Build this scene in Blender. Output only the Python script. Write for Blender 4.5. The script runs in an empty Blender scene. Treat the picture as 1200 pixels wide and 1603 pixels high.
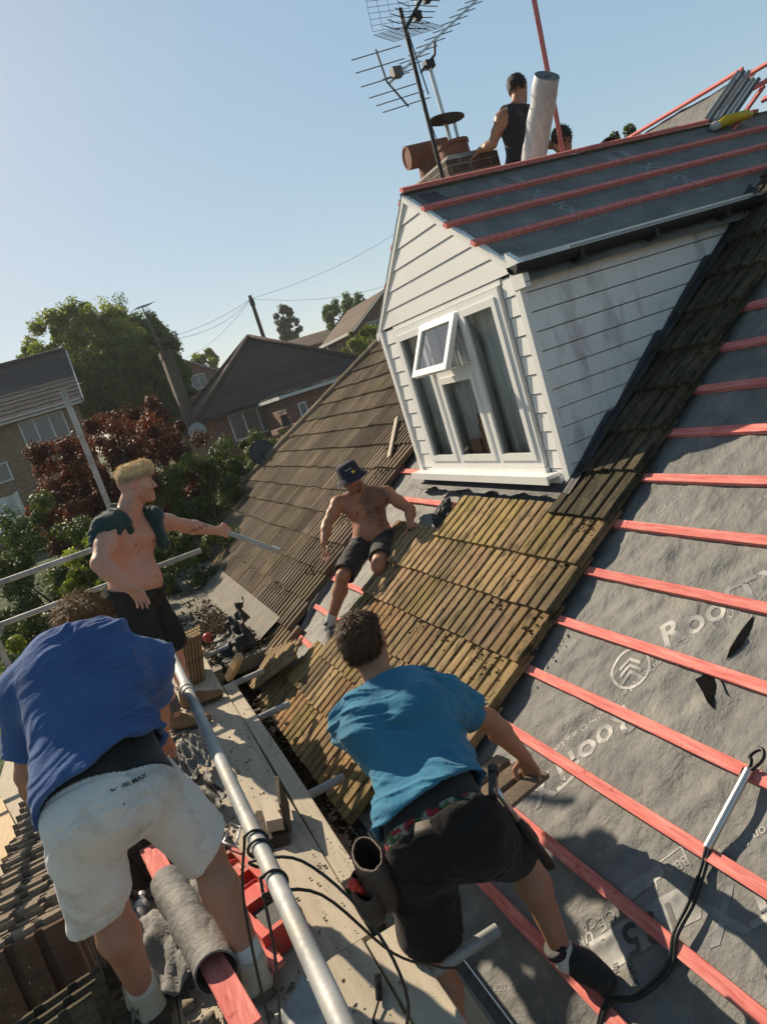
import bpy, bmesh, math, random
import numpy as np
from mathutils import Vector, Matrix
random.seed(7)
RNG = np.random.default_rng(11)
C = bpy.context.scene.collection
A = np.array
# ------------------------------------------------------------------ camera, sky, sun, exposure
# world: +X up the roof (into the house), +Y along the eaves (away from the camera), +Z up; camera at the origin
CAM_YAW, CAM_PITCH, CAM_ROLL, CAM_F = math.radians(20.08), math.radians(10.76), math.radians(-17.68), 1118.0
def camera_axes():
    cy, sy = math.cos(CAM_YAW), math.sin(CAM_YAW)
    F = A([sy * math.cos(CAM_PITCH), cy * math.cos(CAM_PITCH), -math.sin(CAM_PITCH)])
    R0 = A([cy, -sy, 0.0]); U0 = np.cross(R0, F)
    c, s = math.cos(CAM_ROLL), math.sin(CAM_ROLL)
    return c * R0 + s * U0, -s * R0 + c * U0, F
_R, _U, _F = camera_axes()
cam = bpy.data.objects.new("camera", bpy.data.cameras.new("camera"))
C.objects.link(cam)
M = Matrix.Identity(4)
for i in range(3):
    M[i][0], M[i][1], M[i][2] = _R[i], _U[i], -_F[i]
cam.matrix_world = M
cam.data.sensor_fit = 'HORIZONTAL'
cam.data.sensor_width = 36.0
cam.data.lens = 36.0 * CAM_F / 1200.0
cam.data.clip_start = 0.05
cam.data.clip_end = 3000.0
bpy.context.scene.camera = cam

SUN_AZ, SUN_EL = math.radians(20.0), math.radians(34.0)      # azimuth left of +Y
SUN_DIR = A([-math.sin(SUN_AZ) * math.cos(SUN_EL), math.cos(SUN_AZ) * math.cos(SUN_EL), math.sin(SUN_EL)])
HAZE = 0.0006
SKY_GAMMA, SKY_K = 0.28, 0.64
world = bpy.data.worlds.new("World")
bpy.context.scene.world = world
world.use_nodes = True
wn = world.node_tree
sky = wn.nodes.new('ShaderNodeTexSky')
sky.sky_type = 'NISHITA'
sky.sun_disc = False
sky.sun_elevation = SUN_EL
sky.sun_rotation = -SUN_AZ
sky.altitude = 50.0
sky.air_density = 1.0
sky.dust_density = 0.6
sky.ozone_density = 1.2
sc_ = wn.nodes.new('ShaderNodeVectorMath'); sc_.operation = 'SCALE'; sc_.inputs['Scale'].default_value = 0.085
wn.links.new(sky.outputs['Color'], sc_.inputs[0])
gm = wn.nodes.new('ShaderNodeGamma'); gm.inputs['Gamma'].default_value = SKY_GAMMA      # evens out the glare round the sun, as the hazy evening sky does
wn.links.new(sc_.outputs[0], gm.inputs['Color'])
hs_ = wn.nodes.new('ShaderNodeHueSaturation'); hs_.inputs['Saturation'].default_value = 2.3; hs_.inputs['Hue'].default_value = 0.490
wn.links.new(gm.outputs['Color'], hs_.inputs['Color'])
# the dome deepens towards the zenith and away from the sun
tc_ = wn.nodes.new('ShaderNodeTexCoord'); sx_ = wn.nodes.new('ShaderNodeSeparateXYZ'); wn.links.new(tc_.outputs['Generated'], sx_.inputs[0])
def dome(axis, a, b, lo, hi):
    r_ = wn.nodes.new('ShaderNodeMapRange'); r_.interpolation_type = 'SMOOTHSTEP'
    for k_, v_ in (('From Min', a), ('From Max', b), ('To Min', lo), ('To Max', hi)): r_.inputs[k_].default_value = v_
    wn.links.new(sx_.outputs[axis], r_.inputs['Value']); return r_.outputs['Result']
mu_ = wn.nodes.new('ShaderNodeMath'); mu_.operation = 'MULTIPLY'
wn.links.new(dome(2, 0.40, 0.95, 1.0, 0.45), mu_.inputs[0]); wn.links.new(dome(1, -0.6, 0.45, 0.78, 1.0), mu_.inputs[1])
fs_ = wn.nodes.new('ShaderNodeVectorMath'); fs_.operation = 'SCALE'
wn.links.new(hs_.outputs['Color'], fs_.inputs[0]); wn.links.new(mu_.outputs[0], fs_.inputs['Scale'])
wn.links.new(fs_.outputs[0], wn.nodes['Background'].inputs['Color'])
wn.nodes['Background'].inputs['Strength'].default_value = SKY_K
sun = bpy.data.objects.new("sun", bpy.data.lights.new("sun", 'SUN'))
C.objects.link(sun)
sun.data.energy = 5.0
sun.data.angle = math.radians(0.53)
sun.data.color = (1.0, 0.84, 0.63)
sun.rotation_euler = Vector(SUN_DIR).to_track_quat('Z', 'Y').to_euler()
vs = bpy.context.scene.view_settings
vs.view_transform = 'Standard'
vs.look = 'None'
vs.exposure = 0.40
vs.gamma = 1.0
bpy.context.scene.cycles.max_bounces = 6
bpy.context.scene.cycles.transparent_max_bounces = 12

# ------------------------------------------------------------------ frames
H = 2.9
PT = math.radians(34.5)
CP, SP = math.cos(PT), math.sin(PT)
def RP(Y, v, off=0.0):
    """roof coordinates: Y along the eaves, v up the slope, off above the batten tops"""
    return A([v * CP - off * SP, Y, -H + v * SP + off * CP])
DR_Y, DR_Z, DK = 4.84, 1.17, math.tan(math.radians(36.0))     # dormer ridge, its slope
DC, DS = math.cos(math.radians(36.0)), math.sin(math.radians(36.0))
def DP(x, s, off=0.0):
    """dormer near slope: x along the ridge, s down the slope from the ridge, off above it"""
    return A([x, DR_Y - s * DC - off * DS, DR_Z - s * DS + off * DC])
def unit(v):
    v = np.asarray(v, float)
    return v / (np.linalg.norm(v) + 1e-12)

# ------------------------------------------------------------------ noise
_T = np.random.default_rng(3).random((64, 64, 64)).astype(np.float32)
def vn(p):
    p = np.asarray(p, float)
    i = np.floor(p).astype(np.int64)
    f = p - i
    f = f * f * (3 - 2 * f)
    i0 = i & 63
    i1 = (i + 1) & 63
    x0, y0, z0 = i0[..., 0], i0[..., 1], i0[..., 2]
    x1, y1, z1 = i1[..., 0], i1[..., 1], i1[..., 2]
    fx, fy, fz = f[..., 0], f[..., 1], f[..., 2]
    a = _T[x0, y0, z0] * (1 - fx) + _T[x1, y0, z0] * fx
    b = _T[x0, y1, z0] * (1 - fx) + _T[x1, y1, z0] * fx
    c = _T[x0, y0, z1] * (1 - fx) + _T[x1, y0, z1] * fx
    d = _T[x0, y1, z1] * (1 - fx) + _T[x1, y1, z1] * fx
    return (a * (1 - fy) + b * fy) * (1 - fz) + (c * (1 - fy) + d * fy) * fz
def fbm(p, o=3):
    p = np.asarray(p, float)
    s, a, t = 0.0, 0.5, 0.0
    for k in range(o):
        s = s + a * vn(p * (2 ** k) + 7.3 * k); t += a; a *= 0.5
    return s / t

# ------------------------------------------------------------------ objects
def tag(o, label=None, cat=None, group=None, kind=None):
    if label: o['label'] = label
    if cat: o['category'] = cat
    if group: o['group'] = group
    if kind: o['kind'] = kind
    return o
def empty(name, loc, label=None, cat=None, group=None):
    o = bpy.data.objects.new(name, None)
    o.empty_display_size = 0.1
    C.objects.link(o)
    o.location = loc
    return tag(o, label, cat, group)
def worldloc(o):
    v = Vector((0, 0, 0))
    while o is not None:
        v = v + Vector(o.location); o = o.parent
    return A(v)
def link_mesh(name, verts, faces, mat, parent=None, loc=None, smooth=False, tint=None, mats=None, midx=None, smooth_angle=None):
    verts = np.asarray(verts, float).reshape(-1, 3)
    off = A([0., 0, 0])
    if parent is not None: off = worldloc(parent)
    if loc is not None: off = off + (A(loc) - off)
    me = bpy.data.meshes.new(name)
    if isinstance(faces, np.ndarray) and faces.ndim == 2:
        n, k = faces.shape
        me.vertices.add(len(verts)); me.vertices.foreach_set('co', (verts - off).astype(np.float32).ravel())
        me.loops.add(n * k); me.loops.foreach_set('vertex_index', faces.astype(np.int32).ravel())
        me.polygons.add(n); me.polygons.foreach_set('loop_start', np.arange(0, n * k, k, dtype=np.int32))
        me.polygons.foreach_set('loop_total', np.full(n, k, dtype=np.int32))
        me.update(calc_edges=True)
    else:
        me.from_pydata([tuple(v) for v in (verts - off)], [], [tuple(int(i) for i in f) for f in faces])
    for m in (mats or [mat]): me.materials.append(m)
    if midx is not None: me.polygons.foreach_set('material_index', np.asarray(midx, np.int32))
    if smooth: me.polygons.foreach_set('use_smooth', np.ones(len(me.polygons), bool))
    t = np.ones((len(verts), 4), np.float32)
    if tint is not None and len(verts):
        tint = np.asarray(tint, np.float32); t[:, :tint.shape[1]] = tint
    if True:
        at = me.attributes.new('tint', 'FLOAT_COLOR', 'POINT'); at.data.foreach_set('color', t.ravel())
    me.update()
    if smooth_angle is not None:
        try: me.set_sharp_from_angle(angle=math.radians(smooth_angle))
        except Exception: pass
    o = bpy.data.objects.new(name, me)
    C.objects.link(o)
    if parent is not None:
        o.parent = parent
        o.location = Vector(off - worldloc(parent)) if loc is not None else (0, 0, 0)
    elif loc is not None:
        o.location = loc
    return o
class MB:
    """collects shapes, then links them as one mesh object"""
    def __init__(s): s.v = []; s.f = []; s.t = []; s.m = []; s.cur = 0; s.tn = (1, 1, 1)
    def add(s, verts, faces, tint=None):
        b = len(s.v)
        for v in verts: s.v.append(tuple(v)); s.t.append(tint or s.tn)
        for f in faces: s.f.append(tuple(b + i for i in f)); s.m.append(s.cur)
        return b
    def box8(s, p, tint=None):
        """eight corners: bottom ring 0-3, top ring 4-7"""
        s.add(p, [(3, 2, 1, 0), (4, 5, 6, 7), (0, 1, 5, 4), (1, 2, 6, 5), (2, 3, 7, 6), (3, 0, 4, 7)], tint)
    def box(s, c, hx, hy, hz, X=(1, 0, 0), Y=(0, 1, 0), Z=(0, 0, 1), tint=None):
        c = A(c, float); X = A(X, float) * hx; Y = A(Y, float) * hy; Z = A(Z, float) * hz
        s.box8([c - X - Y - Z, c + X - Y - Z, c + X + Y - Z, c - X + Y - Z, c - X - Y + Z, c + X - Y + Z, c + X + Y + Z, c - X + Y + Z], tint)
    def aabb(s, a, b, tint=None):
        a = A(a, float); b = A(b, float)
        s.box((a + b) / 2, *(np.abs(b - a) / 2), tint=tint)
    def bar(s, a, b, w, h, up=(0, 0, 1), tint=None, bev=0.0):
        a = A(a, float); b = A(b, float); d = unit(b - a); sd = unit(np.cross(d, up)); u = np.cross(sd, d)
        if bev <= 0:
            s.box((a + b) / 2, w / 2, np.linalg.norm(b - a) / 2, h / 2, sd, d, u, tint); return
        o = []
        for (x, y) in ((-1, -1), (1, -1), (1, 1), (-1, 1)):
            o += [(x * w / 2 - (x * bev if y * x > 0 else 0) , y * h / 2 - (0 if y * x > 0 else y * bev)),
                  (x * w / 2 - (0 if y * x > 0 else x * bev), y * h / 2 - (y * bev if y * x > 0 else 0))]
        s.prism([a + sd * x + u * y for x, y in o], b - a, tint)
    def prism(s, ring, ext, tint=None):
        n = len(ring); ext = A(ext, float)
        vs_ = [A(r, float) for r in ring] + [A(r, float) + ext for r in ring]
        s.add(vs_, [tuple(range(n - 1, -1, -1)), tuple(range(n, 2 * n))] + [(i, (i + 1) % n, n + (i + 1) % n, n + i) for i in range(n)], tint)
    def tube(s, pts, r, n=10, cap=True, tint=None, hollow=0.0):
        pts = [A(p, float) for p in pts]
        rs = r if hasattr(r, '__len__') else [r] * len(pts)
        d0 = unit(pts[1] - pts[0])
        ref = A([0, 0, 1.0]) if abs(d0[2]) < 0.9 else A([1.0, 0, 0])
        x = unit(np.cross(d0, ref)); vs_ = []; fs = []
        for i, p in enumerate(pts):
            d = unit((pts[min(i + 1, len(pts) - 1)] - pts[max(i - 1, 0)]))
            x = unit(x - d * (x @ d)); y = np.cross(d, x)
            for k in range(n):
                a = 2 * math.pi * k / n
                vs_.append(p + rs[i] * (math.cos(a) * x + math.sin(a) * y))
        for i in range(len(pts) - 1):
            for k in range(n):
                k2 = (k + 1) % n
                fs.append((i * n + k, i * n + k2, (i + 1) * n + k2, (i + 1) * n + k))
        L = (len(pts) - 1) * n
        if hollow > 0:
            base = len(vs_)
            for e, i in ((0, 0), (1, len(pts) - 1)):
                ring = [pts[i] + (v - pts[i]) * hollow for v in vs_[i * n:(i + 1) * n]]
                d = unit(pts[1] - pts[0]) if e == 0 else unit(pts[-2] - pts[-1])
                b = len(vs_); vs_ += ring; vs_ += [q + d * rs[i] * 4 for q in ring]
                for k in range(n):
                    k2 = (k + 1) % n
                    f1 = (i * n + k2, i * n + k, b + k, b + k2); f2 = (b + k2, b + k, b + n + k, b + n + k2)
                    fs += [f1, f2] if e == 0 else [f1[::-1], f2[::-1]]
                fs.append(tuple(range(b + n, b + 2 * n)))
        elif cap:
            fs.append(tuple(range(n - 1, -1, -1))); fs.append(tuple(L + k for k in range(n)))
        s.add(vs_, fs, tint)
    def lathe(s, prof, c, ax=(0, 0, 1), n=20, tint=None, close=False):
        """prof: (radius, height) list along axis ax from c"""
        ax = unit(ax); ref = A([1.0, 0, 0]) if abs(ax[0]) < 0.9 else A([0, 1.0, 0])
        x = unit(np.cross(ax, ref)); y = np.cross(ax, x); c = A(c, float); vs_ = []; fs = []
        for r, h in prof:
            for k in range(n):
                a = 2 * math.pi * k / n
                vs_.append(c + ax * h + r * (math.cos(a) * x + math.sin(a) * y))
        for i in range(len(prof) - 1):
            for k in range(n):
                k2 = (k + 1) % n
                fs.append((i * n + k, i * n + k2, (i + 1) * n + k2, (i + 1) * n + k))
        if close:
            fs.append(tuple(range(n - 1, -1, -1))); fs.append(tuple((len(prof) - 1) * n + k for k in range(n)))
        s.add(vs_, fs, tint)
    def grid(s, P, tint=None, flip=False):
        """P: (n, m, 3) array of points"""
        n, m = P.shape[:2]
        fs = [(i * m + j, (i + 1) * m + j, (i + 1) * m + j + 1, i * m + j + 1) for i in range(n - 1) for j in range(m - 1)]
        if flip: fs = [f[::-1] for f in fs]
        s.add(P.reshape(-1, 3), fs, tint)
    def slab(s, P, N, th, tint=None):
        """thick sheet: grid P with thickness th along -N (N a vector or an array like P)"""
        n, m = P.shape[:2]; Q = P - np.broadcast_to(A(N, float), P.shape) * th
        b = n * m; fs = []
        for i in range(n - 1):
            for j in range(m - 1):
                q = (i * m + j, (i + 1) * m + j, (i + 1) * m + j + 1, i * m + j + 1)
                fs.append(q); fs.append(tuple(b + x for x in q[::-1]))
        ring = [(i, 0) for i in range(n)] + [(n - 1, j) for j in range(1, m)] + [(i, m - 1) for i in range(n - 2, -1, -1)] + [(0, j) for j in range(m - 2, 0, -1)]
        ids = [i * m + j for i, j in ring]
        for k in range(len(ids)):
            a, c = ids[k], ids[(k + 1) % len(ids)]
            fs.append((c, a, b + a, b + c))
        s.add(np.concatenate([P.reshape(-1, 3), Q.reshape(-1, 3)]), fs, tint)
    def build(s, name, mat, parent=None, loc=None, smooth=False, mats=None, angle=None):
        return link_mesh(name, s.v, s.f, mat, parent, loc, smooth or angle is not None, s.t, mats, s.m if mats else None, angle)
# ------------------------------------------------------------------ materials
def new_mat(name):
    m = bpy.data.materials.new(name); m.use_nodes = True
    nt = m.node_tree; b = nt.nodes['Principled BSDF']
    return m, nt, b
def rgb(c): return (c[0], c[1], c[2], 1.0)
def noise_node(nt, scale, detail=4.0, rough=0.55, stretch=None, coord='Object'):
    tc = nt.nodes.new('ShaderNodeTexCoord')
    mp = nt.nodes.new('ShaderNodeMapping')
    nt.links.new(tc.outputs[coord], mp.inputs['Vector'])
    if stretch: mp.inputs['Scale'].default_value = stretch
    n = nt.nodes.new('ShaderNodeTexNoise')
    n.inputs['Scale'].default_value = scale; n.inputs['Detail'].default_value = detail; n.inputs['Roughness'].default_value = rough
    nt.links.new(mp.outputs['Vector'], n.inputs['Vector'])
    return n
def ramp(nt, src, stops):
    r = nt.nodes.new('ShaderNodeValToRGB')
    e = r.color_ramp.elements
    while len(e) < len(stops): e.new(0.5)
    for el, (p, c) in zip(e, stops):
        el.position = p; el.color = rgb(c) if hasattr(c, '__len__') else (c, c, c, 1)
    nt.links.new(src, r.inputs['Fac'])
    return r
def mixc(nt, a, b, fac, mode='MIX'):
    x = nt.nodes.new('ShaderNodeMix'); x.data_type = 'RGBA'; x.blend_type = mode
    for k, s in ((6, a), (7, b)):
        if hasattr(s, 'links') or hasattr(s, 'is_linked'): nt.links.new(s, x.inputs[k])
        else: x.inputs[k].default_value = rgb(s)
    if hasattr(fac, 'is_linked'): nt.links.new(fac, x.inputs[0])
    else: x.inputs[0].default_value = fac
    return x.outputs[2]
def bump(nt, b, src, strength=0.3, dist=0.01, chain=None):
    n = nt.nodes.new('ShaderNodeBump'); n.inputs['Strength'].default_value = strength; n.inputs['Distance'].default_value = dist
    nt.links.new(src, n.inputs['Height'])
    if chain is not None: nt.links.new(chain, n.inputs['Normal'])
    nt.links.new(n.outputs['Normal'], b.inputs['Normal'])
    return n.outputs['Normal']
def mk(name, c1, c2=None, scale=6.0, rough=0.7, metal=0.0, bmp=0.2, bscale=60.0, bdist=0.004, stretch=None, tint=True, dirt=None, dscale=3.0, damt=(0.52, 0.68), spec=0.4, rvar=0.12, sheen=0.0, coat=0.0, sss=0.0, speck=None, speckscale=90.0):
    m, nt, b = new_mat(name)
    c2 = c2 or tuple(x * 0.75 for x in c1)
    n = noise_node(nt, scale, 5, 0.6, stretch)
    col = ramp(nt, n.outputs['Fac'], [(0.32, c2), (0.68, c1)]).outputs['Color']
    if dirt is not None:
        d = noise_node(nt, dscale, 7, 0.65, stretch)
        col = mixc(nt, col, dirt, ramp(nt, d.outputs['Fac'], [(damt[0], 0.0), (damt[1], 0.9)]).outputs['Color'])
    if speck is not None:
        d2 = noise_node(nt, speckscale, 3, 0.6)
        col = mixc(nt, col, speck, ramp(nt, d2.outputs['Fac'], [(0.66, 0.0), (0.75, 0.8)]).outputs['Color'])
    if tint:
        at = nt.nodes.new('ShaderNodeAttribute'); at.attribute_name = 'tint'
        col = mixc(nt, col, at.outputs['Color'], 1.0, 'MULTIPLY')
    nt.links.new(col, b.inputs['Base Color'])
    b.inputs['Metallic'].default_value = metal
    b.inputs['Specular IOR Level'].default_value = spec
    rr = nt.nodes.new('ShaderNodeMapRange')
    rr.inputs['To Min'].default_value = max(0.05, rough - rvar); rr.inputs['To Max'].default_value = min(1.0, rough + rvar)
    n2 = noise_node(nt, bscale, 6, 0.6, stretch)
    nt.links.new(n2.outputs['Fac'], rr.inputs['Value']); nt.links.new(rr.outputs['Result'], b.inputs['Roughness'])
    if bmp > 0: bump(nt, b, n2.outputs['Fac'], bmp, bdist)
    if sheen > 0: b.inputs['Sheen Weight'].default_value = sheen
    if coat > 0: b.inputs['Coat Weight'].default_value = coat
    if sss > 0:
        b.inputs['Subsurface Weight'].default_value = sss
        b.inputs['Subsurface Radius'].default_value = (0.012, 0.005, 0.003)
        b.inputs['Subsurface Scale'].default_value = 1.0
    return m
def brick_mat(name, c1, c2, mortar, bw=0.225, bh=0.075, rough=0.85):
    m, nt, b = new_mat(name)
    tc = nt.nodes.new('ShaderNodeTexCoord'); sep = nt.nodes.new('ShaderNodeSeparateXYZ')
    nt.links.new(tc.outputs['Object'], sep.inputs[0])
    ad = nt.nodes.new('ShaderNodeMath'); ad.operation = 'ADD'
    nt.links.new(sep.outputs[0], ad.inputs[0]); nt.links.new(sep.outputs[1], ad.inputs[1])
    cm = nt.nodes.new('ShaderNodeCombineXYZ'); nt.links.new(ad.outputs[0], cm.inputs[0]); nt.links.new(sep.outputs[2], cm.inputs[1])
    br = nt.nodes.new('ShaderNodeTexBrick')
    br.inputs['Scale'].default_value = 1.0; br.inputs['Brick Width'].default_value = bw; br.inputs['Row Height'].default_value = bh
    br.inputs['Mortar Size'].default_value = 0.006; br.inputs['Mortar Smooth'].default_value = 0.15; br.inputs['Bias'].default_value = 0.0
    br.inputs['Color1'].default_value = rgb(c1); br.inputs['Color2'].default_value = rgb(c2); br.inputs['Mortar'].default_value = rgb(mortar)
    nt.links.new(cm.outputs[0], br.inputs['Vector'])
    n = noise_node(nt, 9, 5, 0.6)
    col = mixc(nt, br.outputs['Color'], ramp(nt, n.outputs['Fac'], [(0.3, 0.55), (0.7, 1.15)]).outputs['Color'], 1.0, 'MULTIPLY')
    nt.links.new(col, b.inputs['Base Color']); b.inputs['Roughness'].default_value = rough
    bump(nt, b, br.outputs['Fac'], -0.5, 0.006)
    return m
def glass_mat(name, dark=(0.02, 0.025, 0.025), see=0.6, ior=1.32):
    m, nt, b = new_mat(name)
    nt.nodes.remove(b)
    out = nt.nodes['Material Output']
    g = nt.nodes.new('ShaderNodeBsdfGlossy'); g.inputs['Roughness'].default_value = 0.03; g.inputs['Color'].default_value = (0.9, 0.95, 1, 1)
    t = nt.nodes.new('ShaderNodeBsdfTransparent'); t.inputs['Color'].default_value = (see, see, see, 1)
    fr = nt.nodes.new('ShaderNodeFresnel'); fr.inputs['IOR'].default_value = ior
    mx = nt.nodes.new('ShaderNodeMixShader')
    nt.links.new(fr.outputs[0], mx.inputs[0]); nt.links.new(t.outputs[0], mx.inputs[1]); nt.links.new(g.outputs[0], mx.inputs[2])
    nt.links.new(mx.outputs[0], out.inputs['Surface'])
    return m
def leaf_mat(name, c1, c2, trans=0.35):
    m, nt, b = new_mat(name)
    at = nt.nodes.new('ShaderNodeAttribute'); at.attribute_name = 'tint'
    sep = nt.nodes.new('ShaderNodeSeparateColor'); nt.links.new(at.outputs['Color'], sep.inputs[0])
    col = mixc(nt, c1, c2, sep.outputs[0])
    nt.links.new(col, b.inputs['Base Color']); b.inputs['Roughness'].default_value = 0.55; b.inputs['Specular IOR Level'].default_value = 0.35
    tr = nt.nodes.new('ShaderNodeBsdfTranslucent')
    lt = mixc(nt, col, (1.25, 1.35, 0.6), 1.0, 'MULTIPLY'); nt.links.new(lt, tr.inputs['Color'])
    mx = nt.nodes.new('ShaderNodeMixShader'); mx.inputs[0].default_value = trans
    nt.links.new(b.outputs[0], mx.inputs[1]); nt.links.new(tr.outputs[0], mx.inputs[2])
    nt.links.new(mx.outputs[0], nt.nodes['Material Output'].inputs['Surface'])
    return m
def tile_mat(name, c1, c2, moss, mossamt=(0.55, 0.66), lichen=(0.42, 0.40, 0.33)):
    m, nt, b = new_mat(name)
    n = noise_node(nt, 3.2, 6, 0.65)
    col = ramp(nt, n.outputs['Fac'], [(0.3, c2), (0.7, c1)]).outputs['Color']
    at = nt.nodes.new('ShaderNodeAttribute'); at.attribute_name = 'tint'
    col = mixc(nt, col, at.outputs['Color'], 1.0, 'MULTIPLY')
    g = noise_node(nt, 210, 3, 0.7)
    col = mixc(nt, col, ramp(nt, g.outputs['Fac'], [(0.3, 0.45), (0.62, 1.25)]).outputs['Color'], 0.75, 'MULTIPLY')
    st = noise_node(nt, 5.5, 8, 0.7, (1.2, 4.0, 1.2))
    col = mixc(nt, col, moss, ramp(nt, st.outputs['Fac'], [(mossamt[0], 0.0), (mossamt[1], 0.92)]).outputs['Color'])
    li = noise_node(nt, 46, 4, 0.6)
    col = mixc(nt, col, lichen, ramp(nt, li.outputs['Fac'], [(0.66, 0.0), (0.72, 0.7)]).outputs['Color'])
    nt.links.new(col, b.inputs['Base Color']); b.inputs['Roughness'].default_value = 0.92; b.inputs['Specular IOR Level'].default_value = 0.2
    c1_ = bump(nt, b, g.outputs['Fac'], 0.5, 0.004)
    bump(nt, b, st.outputs['Fac'], 0.6, 0.012, c1_)
    return m

MT = {}
MT['tile'] = tile_mat('concrete roof tile ochre', (0.345, 0.238, 0.130), (0.220, 0.158, 0.092), (0.055, 0.046, 0.027), (0.515, 0.625))
MT['tile_grey'] = tile_mat('concrete roof tile weathered', (0.255, 0.203, 0.147), (0.150, 0.120, 0.088), (0.085, 0.066, 0.046), (0.56, 0.70))
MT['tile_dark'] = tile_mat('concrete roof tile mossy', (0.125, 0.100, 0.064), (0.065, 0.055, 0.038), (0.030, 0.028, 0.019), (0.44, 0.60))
MT['batten'] = mk('red dyed batten', (0.78, 0.265, 0.230), (0.54, 0.125, 0.112), 7, 0.82, bmp=0.6, bscale=24, stretch=(9, 0.8, 9), dirt=(0.80, 0.36, 0.31), dscale=6, damt=(0.50, 0.70), speck=(0.30, 0.06, 0.055), speckscale=13, spec=.2)
MT['felt'] = mk('grey breather membrane', (0.215, 0.215, 0.205), (0.128, 0.129, 0.127), 3.4, 0.66, bmp=0.75, bscale=19, bdist=0.016, dirt=(0.265, 0.255, 0.228), dscale=8.0, damt=(0.52, 0.72), spec=0.26, rvar=0.12)
nt_ = MT['felt'].node_tree; b_ = nt_.nodes['Principled BSDF']; old_ = b_.inputs['Normal'].links[0].from_socket
wr_ = noise_node(nt_, 6.5, 5, .55, (1.0, 1.9, 1.0)); wr_.inputs['Distortion'].default_value = 0.6
bump(nt_, b_, wr_.outputs['Fac'], .38, .028, old_)
MT['felt_dark'] = mk('black membrane underside', (0.022, 0.023, 0.027), (0.012, 0.012, 0.014), 5, 0.55, bmp=0.3, bscale=25)
MT['print'] = mk('membrane print', (0.285, 0.288, 0.282), (0.175, 0.177, 0.175), 14, 0.5, bmp=0.0, tint=False)
MT['print_dark'] = mk('membrane dark print', (0.05, 0.05, 0.055), (0.07, 0.07, 0.075), 14, 0.5, bmp=0.0, tint=False)
MT['white'] = mk('white plastic cladding', (0.80, 0.79, 0.76), (0.74, 0.735, 0.71), 1.6, 0.42, bmp=0.05, bscale=20, dirt=(0.62, 0.58, 0.53), dscale=2.6, damt=(0.60, 0.84), spec=0.45)
MT['upvc'] = mk('white plastic frame', (0.82, 0.82, 0.80), (0.78, 0.78, 0.76), 2, 0.3, bmp=0.03, bscale=14, dirt=(0.60, 0.58, 0.52), dscale=7, damt=(0.66, 0.84))
MT['lead'] = mk('grey lead flashing', (0.058, 0.061, 0.068), (0.030, 0.032, 0.037), 5, 0.65, metal=0.1, bmp=0.5, bscale=14, bdist=0.012)
MT['black_plastic'] = mk('black plastic', (0.016, 0.016, 0.017), (0.026, 0.026, 0.027), 8, 0.62, bmp=0.1, dirt=(0.09, 0.085, 0.075), dscale=4, damt=(0.6, 0.8))
MT['grey_edge'] = mk('grey plastic trim', (0.35, 0.36, 0.36), (0.27, 0.28, 0.28), 5, 0.5, bmp=0.1)
MT['sky_glass'] = glass_mat('opened window glass', see=0.55, ior=2.1)
MT['glass'] = glass_mat('window glass', see=0.85)
MT['glass_dark'] = glass_mat('far window glass', see=0.35, ior=1.8)
MT['curtain'] = mk('net curtain', (0.82, 0.83, 0.80), (0.50, 0.53, 0.51), 9, 0.9, bmp=0.1, stretch=(1, 8, 0.25))
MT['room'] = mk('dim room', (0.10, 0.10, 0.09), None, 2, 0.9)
MT['cardboard'] = mk('brown cardboard', (0.30, 0.19, 0.11), (0.24, 0.15, 0.09), 6, 0.85)
MT['steel'] = mk('galvanised tube', (0.50, 0.50, 0.485), (0.20, 0.21, 0.215), 4, 0.60, metal=0.22, bmp=0.16, bscale=70, bdist=0.002, stretch=(1, 1, 1), dirt=(0.34, 0.31, 0.265), dscale=7, damt=(0.52, 0.66), rvar=.18)
MT['coupler'] = mk('rusty steel fitting', (0.24, 0.20, 0.16), (0.14, 0.11, 0.09), 22, 0.55, metal=0.6, bmp=0.4, bscale=60)
MT['board'] = mk('dusty scaffold board', (0.52, 0.455, 0.36), (0.40, 0.35, 0.28), 2.2, 0.85, bmp=0.35, bscale=16, bdist=0.004, stretch=(9, 0.9, 9), dirt=(0.34, 0.295, 0.235), dscale=1.7, damt=(0.50, 0.72), speck=(0.12, 0.10, 0.085), speckscale=40)
MT['timber'] = mk('fresh timber', (0.52, 0.38, 0.21), (0.42, 0.29, 0.15), 5, 0.75, bmp=0.2, bscale=22, stretch=(8, 1, 8))
MT['brick'] = brick_mat('red brick', (0.26, 0.105, 0.065), (0.18, 0.075, 0.05), (0.30, 0.27, 0.23))
MT['brick_old'] = brick_mat('old chimney brick', (0.105, 0.072, 0.056), (0.060, 0.046, 0.040), (0.25, 0.225, 0.19), 0.228, 0.085)
MT['brick_tan'] = brick_mat('tan brick', (0.27, 0.18, 0.10), (0.20, 0.125, 0.075), (0.30, 0.26, 0.2))
MT['mortar'] = mk('mortar flaunching', (0.30, 0.28, 0.25), (0.2, 0.19, 0.17), 9, 0.9, bmp=0.5)
MT['terracotta'] = mk('terracotta pot', (0.24, 0.098, 0.062), (0.17, 0.072, 0.048), 6, 0.8, dirt=(0.12, 0.07, 0.05), dscale=6)
MT['mineral'] = mk('mineral roof felt', (0.245, 0.225, 0.185), (0.165, 0.150, 0.125), 4, 0.95, bmp=0.6, bscale=160, bdist=0.004, dirt=(0.16, 0.14, 0.11), dscale=3, damt=(0.52, 0.74), speck=(0.38, 0.36, 0.31), speckscale=170)
MT['soil'] = mk('crumbled moss and dirt', (0.085, 0.055, 0.032), (0.040, 0.027, 0.017), 30, 0.98, bmp=0.8, bscale=120, bdist=0.01, spec=0.1)
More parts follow.
